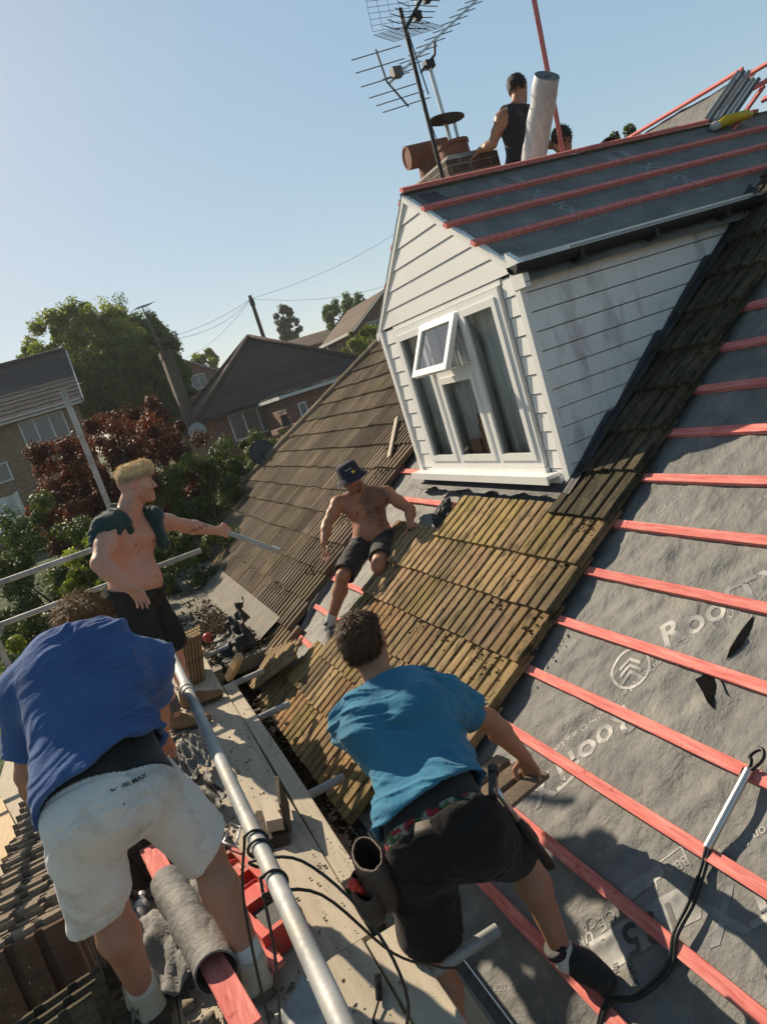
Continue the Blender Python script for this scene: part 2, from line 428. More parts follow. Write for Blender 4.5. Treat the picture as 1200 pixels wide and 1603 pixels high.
MT['moss'] = mk('dry moss', (0.075, 0.056, 0.026), (0.038, 0.030, 0.016), 40, 0.98, bmp=0.8, bscale=150, bdist=0.01, spec=0.1)
MT['rubble'] = mk('mortar rubble', (0.30, 0.25, 0.19), (0.20, 0.165, 0.125), 12, 0.95, bmp=0.6, bscale=60, bdist=0.01)
MT['red_plastic'] = mk('red plastic', (0.62, 0.055, 0.035), (0.5, 0.04, 0.03), 4, 0.38, bmp=0.05, dirt=(0.3, 0.14, 0.1), dscale=6)
MT['black_rubber'] = mk('black rubber', (0.012, 0.012, 0.012), (0.02, 0.02, 0.02), 9, 0.45, bmp=0.1)
MT['alu'] = mk('dull aluminium', (0.62, 0.62, 0.60), (0.50, 0.50, 0.49), 9, 0.35, metal=0.8, bmp=0.1)
MT['white_roll'] = mk('white wrapped roll', (0.60, 0.605, 0.62), (0.46, 0.465, 0.48), 5, 0.28, bmp=0.3, bscale=12, bdist=0.01, stretch=(5, 5, 0.6))
MT['yellow'] = mk('yellow plastic', (0.72, 0.50, 0.03), (0.6, 0.4, 0.02), 9, 0.4)
MT['clear'] = mk('pale plastic', (0.55, 0.55, 0.53), (0.45, 0.45, 0.44), 9, 0.25, bmp=0.1)
MT['leather'] = mk('worn brown leather', (0.075, 0.052, 0.038), (0.04, 0.03, 0.023), 14, 0.6, bmp=0.4, bscale=70)
MT['leather_edge'] = mk('pale leather edge', (0.25, 0.2, 0.14), None, 14, 0.6)
MT['blackcloth'] = mk('black cloth', (0.016, 0.016, 0.018), (0.010, 0.010, 0.011), 20, 0.85, bmp=0.2, bscale=200, sheen=0.2)
MT['darkcloth'] = mk('charcoal cloth', (0.019, 0.016, 0.015), (0.012, 0.011, 0.011), 12, 0.92, bmp=0.55, bscale=32, bdist=0.008, sheen=0.08, spec=.15)
MT['greycloth'] = mk('dark grey cloth', (0.030, 0.031, 0.033), (0.020, 0.021, 0.023), 12, 0.92, bmp=0.5, bscale=32, bdist=0.008, spec=.15, dirt=(0.07, 0.065, 0.055), dscale=6, damt=(0.55, 0.8))
MT['teal'] = mk('blue tee cloth', (0.050, 0.215, 0.345), (0.038, 0.165, 0.275), 5, 0.88, bmp=0.55, bscale=34, bdist=0.007, dirt=(0.030, 0.140, 0.235), dscale=3.5, damt=(0.54, 0.72), sheen=0.12, spec=.15)
MT['royal'] = mk('royal blue tee cloth', (0.060, 0.125, 0.310), (0.046, 0.098, 0.250), 5, 0.88, bmp=0.55, bscale=34, bdist=0.007, dirt=(0.036, 0.078, 0.205), dscale=3.5, damt=(0.54, 0.72), sheen=0.12, spec=.15)
MT['offwhite'] = mk('grubby white fleece', (0.74, 0.715, 0.69), (0.66, 0.635, 0.61), 4, 0.92, bmp=0.55, bscale=30, bdist=0.008, dirt=(0.42, 0.365, 0.30), dscale=6.5, damt=(0.52, 0.74), sheen=0.12, spec=.15)
MT['greentee'] = mk('dark green cloth', (0.020, 0.052, 0.050), (0.013, 0.036, 0.036), 6, 0.88, bmp=0.25, bscale=150, sheen=0.2)
MT['sock'] = mk('white sock', (0.62, 0.60, 0.57), (0.54, 0.52, 0.48), 8, 0.9, bmp=0.5, bscale=90)
MT['trainer'] = mk('cream trainer', (0.54, 0.49, 0.38), (0.42, 0.375, 0.28), 6, 0.7, bmp=0.25, bscale=40, dirt=(0.24, 0.20, 0.14), dscale=7, damt=(0.52, 0.76))
MT['grey_shoe'] = mk('grey trainer', (0.15, 0.145, 0.14), (0.09, 0.088, 0.085), 14, 0.75, bmp=0.3, bscale=50)
MT['black_shoe'] = mk('black trainer', (0.014, 0.014, 0.016), (0.022, 0.022, 0.024), 10, 0.6, bmp=0.25, bscale=60)
MT['tan_boot'] = mk('tan suede boot', (0.27, 0.155, 0.07), (0.185, 0.105, 0.05), 9, 0.9, bmp=0.35, bscale=60, dirt=(0.13, 0.095, 0.06), dscale=6)
MT['sole'] = mk('rubber sole', (0.05, 0.046, 0.04), (0.03, 0.028, 0.025), 12, 0.8)
MT['sole_white'] = mk('white sole', (0.55, 0.52, 0.45), (0.42, 0.39, 0.32), 9, 0.7)
MT['navy'] = mk('navy hat cloth', (0.017, 0.021, 0.045), (0.012, 0.015, 0.032), 8, 0.85, bmp=0.25, bscale=140)
MT['wire'] = mk('thin grey wire', (0.14, 0.14, 0.15), None, 9, 0.5)
MT['darkmetal'] = mk('dark metal', (0.045, 0.043, 0.042), (0.03, 0.029, 0.028), 12, 0.5, metal=0.5)
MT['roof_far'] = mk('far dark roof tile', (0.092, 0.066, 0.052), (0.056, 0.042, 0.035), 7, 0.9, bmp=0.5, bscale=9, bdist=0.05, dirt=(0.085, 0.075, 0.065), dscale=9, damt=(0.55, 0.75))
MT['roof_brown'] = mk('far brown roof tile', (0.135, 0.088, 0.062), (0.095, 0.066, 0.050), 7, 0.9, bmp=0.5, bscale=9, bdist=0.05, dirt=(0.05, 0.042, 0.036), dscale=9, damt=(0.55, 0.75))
MT['roof_slate'] = mk('far slate coloured roof tile', (0.056, 0.052, 0.055), (0.036, 0.034, 0.037), 7, 0.9, bmp=0.5, bscale=9, bdist=0.05)
MT['white_far'] = mk('white painted trim', (0.70, 0.70, 0.68), None, 3, 0.6)
MT['grass'] = mk('rough grass', (0.065, 0.095, 0.030), (0.035, 0.055, 0.018), 0.8, 0.95, bmp=0.8, bscale=4, bdist=0.2)
MT['bark'] = mk('bark', (0.085, 0.065, 0.048), (0.045, 0.036, 0.028), 9, 0.95, bmp=0.7, bscale=20, bdist=0.03)
MT['fence'] = mk('brown fence timber', (0.24, 0.155, 0.09), (0.17, 0.105, 0.06), 5, 0.85, bmp=0.3)
MT['render_wall'] = mk('pale wall', (0.42, 0.38, 0.32), (0.35, 0.31, 0.26), 2, 0.9)
MT['dish'] = mk('dark grey dish', (0.055, 0.058, 0.064), (0.042, 0.044, 0.05), 4, 0.5)
MT['blue_glass'] = mk('pale reflecting pane', (0.10, 0.13, 0.16), (0.06, 0.08, 0.10), 2, 0.12, spec=0.8, bmp=0.0)
MT['frosted'] = mk('hazy pane', (0.34, 0.40, 0.46), (0.28, 0.34, 0.40), 3, 0.45, spec=0.3, bmp=0.0)
MT['white_grimy'] = mk('grimy white cladding', (0.80, 0.79, 0.77), (0.75, 0.74, 0.72), 1.6, 0.45, bmp=0.05, bscale=20, dirt=(0.40, 0.34, 0.345), dscale=4.5, damt=(0.53, 0.74), stretch=(1.6, 1, .55), spec=0.4)
MT['tile_dusty'] = tile_mat('dusty old tile', (0.29, 0.24, 0.185), (0.19, 0.155, 0.12), (0.10, 0.08, 0.06), (0.55, 0.70))
MT['tile_red'] = tile_mat('dirty dark reddish tile', (0.13, 0.085, 0.062), (0.075, 0.052, 0.040), (0.04, 0.03, 0.024), (0.50, 0.68))
MT['pit'] = mk('black gap', (0.006, 0.006, 0.007), None, 5, 0.95, bmp=0, spec=0.05)
MT['far_pane'] = mk('curtained far pane', (0.20, 0.19, 0.165), (0.07, 0.066, 0.06), 1.6, 0.3, bmp=0, spec=.5, stretch=(1, 1, .2))
# ------------------------------------------------------------------ ground
def ground_h(x, y):
    t = np.clip((y - 9.0) / 18.0, 0, 1); t = t * t * (3 - 2 * t)
    t2 = np.clip((y - 34.0) / 60.0, 0, 1)
    return -4.9 + 2.7 * t + 3.0 * t2
def build_ground():
    ys = np.concatenate([np.linspace(-160, -40, 6), np.linspace(-20, 60, 50), np.linspace(75, 260, 10)])
    xs = np.concatenate([np.linspace(-160, -60, 6), np.linspace(-40, 60, 40), np.linspace(80, 220, 8)])
    Xg, Yg = np.meshgrid(xs, ys, indexing='ij')
    Z = ground_h(Xg, Yg) + 0.25 * (fbm(np.stack([Xg * .11, Yg * .11, Xg * 0], -1)) - .5)
    m = MB(); m.grid(np.stack([Xg, Yg, Z], -1), flip=False)
    o = m.build('ground', MT['grass'], smooth=True); tag(o, kind='structure', label='grassy garden ground around the houses')
build_ground()

# ------------------------------------------------------------------ the house we stand at
house = empty('house', (2.0, 5.0, -4.9), 'brown tiled house stripped to grey membrane and red battens, with white boarded dormer', 'house')
EX = 0.65                                    # eave line (x)
RX, RZ = 6.55, RP(0, 6.55 / CP)[2]           # main ridge
RV = RX / CP
HIPN, HIPF = 5.07, 9.05                      # ridge ends (Y)
def hip_near(x): return HIPN - (RX - x)
def hip_far(x): return HIPF + (RX - x)

def felt_h(Y, v):
    """height of the membrane above the batten-top surface"""
    Y = np.asarray(Y, float); v = np.asarray(v, float)
    ph = (v - 1.11) / 0.3205; fr = ph - np.floor(ph)
    sag = np.sin(np.pi * fr) ** 0.8
    z0 = np.zeros_like(Y)
    w = fbm(np.stack([Y * 5.0, v * 1.5 + Y * .9, z0], -1), 3) - .5
    w2 = fbm(np.stack([Y * 13.0 + 3.0, v * 8.0, z0 + 2], -1), 3) - .5
    c = vn(np.stack([Y * 8 + v * 5, v * 1.2 - Y * .7, z0 + 5], -1)); c = 1 - np.abs(2 * c - 1)
    d1 = np.exp(-(((Y - 2.06) * .9 + (v - 2.40) * .25) / .05) ** 2 - ((v - 2.40) / .22) ** 2)
    return -0.0262 - 0.013 * sag + sag * (0.026 * w + 0.026 * w2 + 0.012 * c ** 4)
def felt_patch(m, y0, y1, v0, v1, st):
    ny = int(round((y1 - y0) / st)) + 1; nv = int(round((v1 - v0) / st)) + 1
    Yg, Vg = np.meshgrid(np.linspace(y0, y1, ny), np.linspace(v0, v1, nv), indexing='ij')
    hh = felt_h(Yg, Vg)
    P = np.stack([Vg * CP - hh * SP, Yg, -H + Vg * SP + hh * CP], -1)
    ids = np.arange(ny * nv).reshape(ny, nv)
    q = np.stack([ids[:-1, :-1], ids[1:, :-1], ids[1:, 1:], ids[:-1, 1:]], -1).reshape(-1, 4)
    cen = P.reshape(-1, 3)[q].mean(1)
    indorm = (cen[:, 1] > 3.72) & (cen[:, 1] < 5.96) & (cen[:, 0] > 4.4) & (cen[:, 2] < DR_Z - DK * np.abs(cen[:, 1] - DR_Y) + .33)
    keep = ~indorm & (cen[:, 1] > hip_near(cen[:, 0])) & (cen[:, 1] < hip_far(cen[:, 0]))
    q = q[keep][:, ::-1]
    b = len(m.v)
    m.v += [tuple(p) for p in P.reshape(-1, 3)]; m.t += [(1, 1, 1)] * (ny * nv)
    m.f += [tuple(b + i for i in f) for f in q]; m.m += [0] * len(q)
m = MB(); felt_patch(m, -0.9, 7.4, 0.80, 4.6, 0.026); felt_patch(m, -0.9, 15.0, 4.6, RV, 0.12); felt_patch(m, 7.4, 15.0, 0.80, 4.6, 0.1)
membrane = m.build('membrane', MT['felt'], house, smooth=True)

# roof body below the membrane: back slope, hip ends, eaves, walls
m = MB()
e0 = A([EX, hip_near(EX), RP(0, EX / CP)[2]]); e1 = A([EX, hip_far(EX), e0[2]])
r0 = A([RX, HIPN, RZ]); r1 = A([RX, HIPF, RZ]); bx = 2 * RX - EX
b0 = A([bx, e0[1], e0[2]]); b1 = A([bx, e1[1], e1[2]])
dn = A([0, 0, -0.45])
m.add([e0 + dn, r0 + dn, b0 + dn, r1 + dn, b1 + dn, e1 + dn], [(0, 2, 1), (1, 2, 4, 3), (3, 4, 5)])
m.build('roof_slope', MT['felt_dark'], house)
m = MB()
wx0, wx1, wy0, wy1 = EX + .28, bx - .3, e0[1] + .3, e1[1] - .3
for a, b in (((wx0, wy0), (wx0, wy1)), ((wx0, wy1), (wx1, wy1)), ((wx1, wy1), (wx1, wy0)), ((wx1, wy0), (wx0, wy0))):
    d = unit(A([b[0] - a[0], b[1] - a[1], 0])); nrm = A([d[1], -d[0], 0]) * .1
    lo = A([a[0], a[1], -5.2]); hi = A([b[0], b[1], -5.2]); up = A([0, 0, 2.66])
    m.box8([lo, hi, hi + nrm, lo + nrm, lo + up, hi + up, hi + nrm + up, lo + nrm + up])
m.build('wall', MT['brick'], house)
# fascia board and grey eaves gutter under the membrane edge
m = MB(); m.box((EX + .10, (e0[1] + e1[1]) / 2, e0[2] - .10), .012, (e1[1] - e0[1]) / 2, .10); m.build('fascia', MT['white'], house)
def half_gutter(m, a, b, r, n=9, th=0.004, updir=(0, 0, 1)):
    a = A(a, float); b = A(b, float); d = unit(b - a); s = unit(np.cross(d, A(updir, float))); u = np.cross(s, d)
    ring = [s * (r * math.cos(t)) + u * (r * math.sin(t)) for t in np.linspace(math.pi, 2 * math.pi, n)]
    ring2 = [q * ((r - th) / r) for q in ring][::-1]
    m.prism([a + q for q in ring + ring2], b - a)
m = MB(); half_gutter(m, (EX + .02, 1.0, e0[2] - .01), (EX + .02, 6.8, e0[2] - .01), .062); m.build('gutter', MT['grey_edge'], house)
# membrane apron running over the eaves tray
m = MB()
Yg, Sg = np.meshgrid(np.linspace(1.0, 3.6, 90), np.linspace(0, 1, 14), indexing='ij')
base_v = 0.80 - Sg * .22; drop = -0.026 - .055 * Sg ** 2.2 + .012 * (fbm(np.stack([Yg * 6, Sg * 2, Yg * 0], -1)) - .5) * (Sg > .05)
m.grid(np.stack([base_v * CP - drop * SP, Yg, -H + base_v * SP + drop * CP], -1), flip=True)
m.build('eaves_membrane', MT['felt'], house, smooth=True)
m = MB(); m.bar((EX + .015, 1.0, e0[2] - .085), (EX + .015, 3.7, e0[2] - .085), .006, .16); m.bar((EX - .03, 1.0, e0[2] - .165), (EX - .03, 3.7, e0[2] - .165), .10, .006)
m.build('eaves_tray', MT['alu'], house)

# ---- battens, each its own part
def batten(a, b, n, w=.05, th=.025):
    m = MB(); a = A(a); b = A(b); t = .92 + .14 * random.random(); L = np.linalg.norm(b - a); k = max(2, int(L / .35))
    d = unit(b - a); s = unit(np.cross(d, n)); n = unit(n); P = []
    for i in range(k + 1):
        c = a + (b - a) * i / k + n * (.0012 * math.sin(i * 1.9 + a[0] * 9)) + s * (.0016 * math.sin(i * 1.3 + a[0] * 7))
        P.append([c + s * (x * w / 2) + n * z for x, z in ((-1, -th), (1, -th), (1, -.0025), (.95, 0), (-.95, 0), (-1, -.0025))])
    vs_ = [q for r in P for q in r]; fs = []
    for i in range(k):
        for j in range(6):
            fs.append((i * 6 + j, i * 6 + (j + 1) % 6, (i + 1) * 6 + (j + 1) % 6, (i + 1) * 6 + j))
    fs += [(5, 4, 3, 2, 1, 0), tuple(k * 6 + j for j in range(6))]
    m.add(vs_, fs, (t, t, t))
    return m.build('batten', MT['batten'], house)
NR = A([-SP, 0, CP])
k = 0; v = 1.11
while v < RV - .05:
    x = v * CP; y0 = hip_near(x) + .02; jit = .006 * (random.random() - .5)
    if v < 2.9:
        batten(RP(y0, v - .025 + jit, 0), RP(3.75, v - .025, 0), NR)
        batten(RP(5.0, v - .025, 0), RP(6.95 + .1 * random.random(), v - .025 + jit, 0), NR)
    elif v < 3.2:
        batten(RP(y0, v - .025 + jit, 0), RP(5.05, v - .025, 0), NR)
        batten(RP(5.15, v - .025, 0), RP(6.95, v - .025 + jit, 0), NR)
    else:
        batten(RP(y0, v - .025 + jit, 0), RP(3.74, v - .025, 0), NR)
        if v < 4.2: batten(RP(5.98, v - .025, 0), RP(6.95, v - .025 + jit, 0), NR)
    v += .3205; k += 1
batten(RP(HIPN, RV - .02, .03), RP(HIPF, RV - .02, .03), NR)          # batten along the main ridge
for a_, b_ in ((1.43, 1.26), ):
    batten(RP(6.5, 1.10, .0), RP(5.6, 1.10, .0), NR)

# ---- roof tiles
TW, TL = .300, .405
def tile_template(rows=4, gw=.0):
    py = [0.0]; pz = [-.014]
    per = TW / 3
    for i in range(3):
        o = i * per
        py += [o + .002, o + .020 + gw, o + .0262 + gw, o + per * .58 + gw * .5, o + per - .0050]; pz += [-.025 - gw * .35, -.024 - gw * .35, -.0005, .0018, -.0005]
        py += [o + per - .0005]; pz += [-.023]
    py[-1] = TW - .003; pz[-1] = -.006
    ls = np.linspace(0, TL, rows)
    return A(py), A(pz), ls
def tile_mesh(m, places, tintf, jit=1.0, rows=4, gw=.0):
    py, pz, ls = tile_template(rows, gw); n = len(py)
    for (Y0, v0) in places:
        dy = (random.random() - .5) * .006 * jit; dv = (random.random() - .5) * .016 * jit; dz = random.random() * .005 * jit; ro = (random.random() - .5) * .016 * jit; ti = (random.random() - .5) * .010 * jit
        P = np.zeros((rows, n, 3)); hum = (RNG.random((rows, n)) - .5) * .0028
        for i, l in enumerate(ls):
            yy = Y0 + py + dy - ro * l; vv = v0 + l + dv + ro * py
            zz = .067 + dz - .038 * l / TL + pz + hum[i] + ti * (py / TW - .5)
            if i == 0: vv = vv + (RNG.random(n) - .5) * .004
            P[i, :, 0] = vv * CP - zz * SP; P[i, :, 1] = yy; P[i, :, 2] = -H + vv * SP + zz * CP
        t = tintf(Y0, v0)
        m.grid(P, t)
        f = np.zeros((2, n, 3)); f[1] = P[0]; f[0] = P[0] - NR * .030
        m.grid(f, t)
        for j, fl in ((0, False), (n - 1, True)):
            s = np.zeros((2, rows, 3)); s[0] = P[:, j] - NR * .022; s[1] = P[:, j]
            m.grid(s, t, flip=fl)
def tint_ochre(Y, v):
    h = random.random(); g = .72 + .5 * random.random()
    if h < .14: return (g * .78, g * .82, g * .80)
    if h < .28: return (g * .95, g * 1.0, g * .74)
    if h < .42: return (g * 1.12, g * .98, g * .86)
    return (g, g * (.95 + .1 * random.random()), g * (.88 + .16 * random.random()))
def tint_grey(Y, v):
    g = .66 + .55 * random.random()
    if random.random() < .12: return (g * .72, g * .70, g * .66)
    return (g, g * (.94 + .08 * random.random()), g * (.86 + .16 * random.random()))
pl = []
for kk, (ya, nt_) in enumerate(((3.81, 8), (3.51, 8), (3.21, 8), (3.21, 8), (3.21, 8), (3.21, 9), (3.21, 6))):
    for j in range(nt_): pl.append((ya + j * TW, .76 + .32 * kk))
m = MB(); tile_mesh(m, pl, tint_ochre, 1.0, 4); m.build('roof_tiles', MT['tile'], house, angle=28)
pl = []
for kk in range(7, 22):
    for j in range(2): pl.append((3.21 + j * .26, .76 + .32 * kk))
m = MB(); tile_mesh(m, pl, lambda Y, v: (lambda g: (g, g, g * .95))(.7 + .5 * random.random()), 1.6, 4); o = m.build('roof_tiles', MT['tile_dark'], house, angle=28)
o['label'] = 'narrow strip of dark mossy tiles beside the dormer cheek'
pl = []
for kk in range(0, 24):
    v0 = .76 + .32 * kk; x = v0 * CP
    ys = {0: 6.62, 1: 6.45}.get(kk, 6.60 if v0 < 3.6 else 6.02) + (random.random() - .5) * .10
    ye = 7.05 if kk < 2 else hip_far(x) - .12
    if v0 > 6.6: continue
    if v0 > 4.0: ys = 6.02
    j = 0
    while ys + (j + 1) * TW < ye + .1 and v0 < RV - .1:
        pl.append((ys + j * TW, v0)); j += 1
m = MB(); tile_mesh(m, pl, tint_grey, 1.5, 3, .024); o = m.build('roof_tiles', MT['tile_grey'], house, angle=28)
o['label'] = 'weathered grey brown tiles on the far part of the roof'
# hip tiles along the far hip, mortar bedded
m = MB(); p0 = A([EX - .05, hip_far(EX - .05), RP(0, (EX - .05) / CP)[2]]); d = r1 - p0; L = np.linalg.norm(d); d = d / L
nh = int(L / .40); side = unit(np.cross(d, (0, 0, 1))); upv = np.cross(side, d)
for i in range(nh):
    a = p0 + d * (i * .40); b = a + d * .415; r_ = .105 + .006 * random.random(); g = .7 + .45 * random.random()
    ring = [side * (r_ * math.cos(t)) + upv * (r_ * math.sin(t) * .85 + .03) for t in np.linspace(-.35, math.pi + .35, 11)]
    sc = 1.06
    vs_ = [a + q * sc for q in ring] + [b + q for q in ring]
    m.add(vs_, [(j, j + 1, 11 + j + 1, 11 + j) for j in range(10)] + [tuple(range(10, -1, -1))], (g, g, g))
m.build('hip_tiles', MT['tile_grey'], house, angle=40)
# ------------------------------------------------------------------ dormer (fixed to the house)
DX = 2.68; DY0, DY1 = 3.77, 5.91; EZ = .31; SILLZ = -.98
def rake_z(Y): return DR_Z - .035 - abs(Y - DR_Y) * DK
def roofz(x): return -H + x * math.tan(PT)
def boards_gable(m):
    """shiplap boards on the gable above the window, then the short stubs each side of it"""
    bh = .128; z = EZ + .012; i = 0
    while z < DR_Z - .06:
        z1 = min(z + bh - .0045, DR_Z - .05)
        def hw(zz): return (DR_Z - .035 - zz) / DK
        a0, a1 = hw(z), hw(z1)
        a0 = min(a0, (DY1 - DY0) / 2 + .06); a1 = min(a1, (DY1 - DY0) / 2 + .06)
        x0, x1 = DX - .036, DX - .028
        ring = [(x0, DR_Y - a0, z), (x0, DR_Y + a0, z), (x1, DR_Y + a1, z1), (x1, DR_Y - a1, z1)]
        m.prism([A(r) for r in ring], (.026, 0, 0)); z += bh; i += 1
    for (ya, yb) in ((DY0 + .005, 3.945), (5.655, DY1 - .02)):
        z = -1.06
        while z < EZ - .02:
            z1 = min(z + .118, EZ - .005)
            m.prism([A((DX - .030, ya, z)), A((DX - .030, yb, z)), A((DX - .022, yb, z1)), A((DX - .022, ya, z1))], (.022, 0, 0)); z += .125
    m.aabb((DX - .03, 3.95, EZ - .030), (DX - .002, 5.65, EZ + .006))
m = MB(); boards_gable(m)
m.build('gable_cladding', MT['white'], house)
m = MB()
m.add([(DX, DY0 + .02, -1.25), (DX, DY0 + .02, EZ), (DX, DR_Y, DR_Z - .06), (DX, DY1 - .02, EZ), (DX, DY1 - .02, -1.25), (DX, 5.63, -1.25), (DX, 5.63, EZ - .02), (DX, 3.97, EZ - .02), (DX, 3.97, -1.25)],
      [(8, 7, 1, 0), (4, 3, 6, 5), (1, 7, 6, 3, 2)])
m.add([(DX, 3.97, -1.25), (DX, 3.97, -.95), (DX, 5.63, -.95), (DX, 5.63, -1.25)], [(3, 2, 1, 0)])
m.build('gable_wall', MT['lead'], house)
m = MB()                                                  # corner trims, barge boards, fascia
m.aabb((DX - .045, DY0 - .026, -1.13), (DX - .001, DY0 + .032, EZ + .02))
m.aabb((DX - .045, DY1 - .032, -1.10), (DX - .001, DY1 + .026, EZ + .02))
for sgn in (-1, 1):
    a = A([DX - .046, DR_Y, DR_Z - .03]); b = A([DX - .046, DR_Y + sgn * 1.16, DR_Z - .03 - 1.16 * DK])
    q = A([0, 0, -.055])
    m.prism([a, b, b + q, a + q], (.020, 0, 0))
m.prism([A((DX - .05, DY0 - .10, EZ + .04)), A((DX - .05, DY0 - .10, EZ - .10)), A((DX - .05, DY0 + .03, EZ - .10)), A((DX - .05, DY0 + .03, EZ + .13))], (.04, 0, 0))
m.build('corner_trim', MT['upvc'], house)
# near cheek: shiplap boards cut off along the roof slope
m = MB(); bh = .122; z = -1.16
while z < EZ - .03:
    z1 = min(z + bh - .006, EZ)
    xe0 = (z + H) / math.tan(PT) - .05; xe1 = (z1 + H) / math.tan(PT) - .05
    if xe1 > DX + .02:
        x0 = DX - .001
        y0_, y1_ = DY0 - .026, DY0 - .017
        ring = [A((x0, y0_, z)), A((max(xe0, x0 + .002), y0_, z)), A((xe1, y1_, z1)), A((x0, y1_, z1))]
        m.prism(ring, (0, .026, 0))
    z += bh
m.build('cheek_cladding', MT['white_grimy'], house)
xe = (EZ + H) / math.tan(PT)
for yy in (DY0 + .012, DY1 - .012):
    m = MB(); m.add([(DX, yy, -1.25), (DX, yy, EZ), (xe, yy, EZ)], [(0, 1, 2), (2, 1, 0)]); m.build('cheek_wall', MT['white'], house)
# dormer membrane: two slopes, near one hanging into the gutter
def dsl(x, s, rel=0.0):
    return DP(x, s, rel)
m = MB()
Xg, Sg = np.meshgrid(np.linspace(2.63, 6.55, 114), np.linspace(0, 1.50, 44), indexing='ij')
ph = Sg / .325; hh = -.026 - .007 * np.abs(np.sin(np.pi * ph)) + .018 * (fbm(np.stack([Xg * 3, Sg * 5, Xg * 0 + 9], -1)) - .5) * np.abs(np.sin(np.pi * ph)) - .05 * np.clip(Sg - 1.38, 0, 1) * 5 * (.8 + .5 * vn(np.stack([Xg * 7, Sg * 0, Sg * 0], -1)))
P = np.stack([Xg, DR_Y - Sg * DC - hh * DS, DR_Z - Sg * DS + hh * DC], -1)
m.grid(P)
P2 = P[:, ::4].copy(); P2[..., 1] = 2 * DR_Y - P2[..., 1]; m.grid(P2, flip=True)
dmembrane = m.build('dormer_membrane', MT['felt'], house, smooth=True)
NDN = A([0, -DS, DC])
for s in (.0, .325, .645, .975):
    xe_ = 6.28 if s == 0 else 5.93 - .25 * (s - .3) - .62 * max(0, s - .5)
    if s == 0: batten(A([2.64, DR_Y - .02, DR_Z + .012]), A([6.28, DR_Y - .02, DR_Z + .012]), A([0, -.35, .94]), .05, .03)
    else: batten(DP(2.60 + .03 * random.random(), s + .012), DP(6.28 - .62 * s, s + .012), NDN, .05, .03)
for s in (.1, .5, .9):
    a = DP(2.64, s); b = DP(6.0, s); a[1] = 2 * DR_Y - a[1]; b[1] = 2 * DR_Y - b[1]
    batten(a, b, A([0, DS, DC]))
# black gutter with its pale edge bar, fascia and soffit
m = MB(); half_gutter(m, (2.56, 3.66, EZ + .035), (4.86, 3.66, EZ + .035), .056)
for xx in (2.575, 4.85): m.add([(xx, 3.66 + .052 * math.cos(t), EZ + .035 + .052 * math.sin(t)) for t in np.linspace(math.pi, 2 * math.pi, 10)], [tuple(range(10))])
for xx in (3.02, 3.62, 4.25): m.aabb((xx, 3.60, EZ - .045), (xx + .03, 3.73, EZ + .02))
m.build('dormer_gutter', MT['black_plastic'], house, angle=50)
m = MB(); m.bar((2.95, 3.607, EZ + .046), (4.86, 3.607, EZ + .046), .014, .012); m.build('lit_gutter_edge', MT['grey_edge'], house)  # light on the black gutter's top edge, painted as a pale grey bar
m = MB(); m.aabb((DX - .02, 3.716, EZ - .055), (4.7, 3.728, EZ + .075)); m.aabb((DX - .02, 3.728, EZ - .055), (4.7, DY0 - .027, EZ - .043)); m.build('dormer_fascia', MT['white'], house)
# lead flashings: strip up the cheek and apron under the window
m = MB(); n = 60; P = np.zeros((n, 6, 3))
for i in range(n):
    v = 3.14 + (5.75 - 3.14) * i / (n - 1); wob = .05 * (fbm(A([i * .16, 3., 1.])) - .5)
    up = .095 + wob + .035 * (((i / 15.) % 1) - .5)
    for j, (yy, of) in enumerate(((DY0 - .030, up), (DY0 - .034, up * .6), (DY0 - .040, .075), (DY0 - .06, .062 + wob * .2), (DY0 - .085, .062 + wob * .15), (DY0 - .105 + wob * .4, .068))):
        P[i, j] = RP(yy, v, of)
m.grid(P); m.build('cheek_flashing', MT['lead'], house, smooth=True)
m = MB(); n = 70; P = np.zeros((n, 9, 3))
for i in range(n):
    yy = 3.66 + (6.0 - 3.66) * i / (n - 1); w = fbm(A([yy * 5, 1, 2.])) - .5; w2 = fbm(A([yy * 17, 4, 2.])) - .5
    sagv = .04 * math.sin((yy - 3.66) * 3.1)
    prof = [(DX - .012, -1.03), (DX - .02, -1.09), (DX - .028, -1.14), (DX - .05, -1.185 + w * .03), (DX - .085, -1.205 + w * .05), (DX - .105, -1.215 + w * .05 + sagv * .5), (DX - .120 + w * .03, -1.215 + w2 * .03 + sagv * .6), (DX - .132 + w * .04, -1.205 + w2 * .05 + sagv), (DX - .138 + w * .05 + w2 * .03, -1.19 + w2 * .06 + sagv)]
    for j, (xx, zz) in enumerate(prof): P[i, j] = (xx, yy, max(zz, roofz(xx) + .055))
m.slab(P, (0, 0, 1), .004); m.build('apron_flashing', MT['lead'], house, smooth=True)
# window: outer frame as the part, sashes, panes and handle under it
WY0, WY1, WZ0, WZ1 = 3.97, 5.63, -.925, .275
FXo, FXi = DX - .052, DX + .03
def frame_ring(m, ya, yb, za, zb, w, xo, xi, wb=None):
    wb = wb or w
    m.aabb((xo, ya, za), (xi, ya + w, zb)); m.aabb((xo, yb - w, za), (xi, yb, zb))
    m.aabb((xo, ya + w, za), (xi, yb - w, za + wb)); m.aabb((xo, ya + w, zb - w), (xi, yb - w, zb))
m = MB(); frame_ring(m, WY0, WY1, WZ0, WZ1, .055, FXo, FXi, .06)
M1, M2 = 4.505, 5.10                                      # mullions
for yy in (M1, M2): m.aabb((FXo + .002, yy - .032, WZ0 + .061), (FXi, yy + .032, WZ1 - .056))
m.aabb((FXo + .003, M1 + .033, -.205), (FXi, M2 - .033, -.145))
window = m.build('window', MT['upvc'], house)
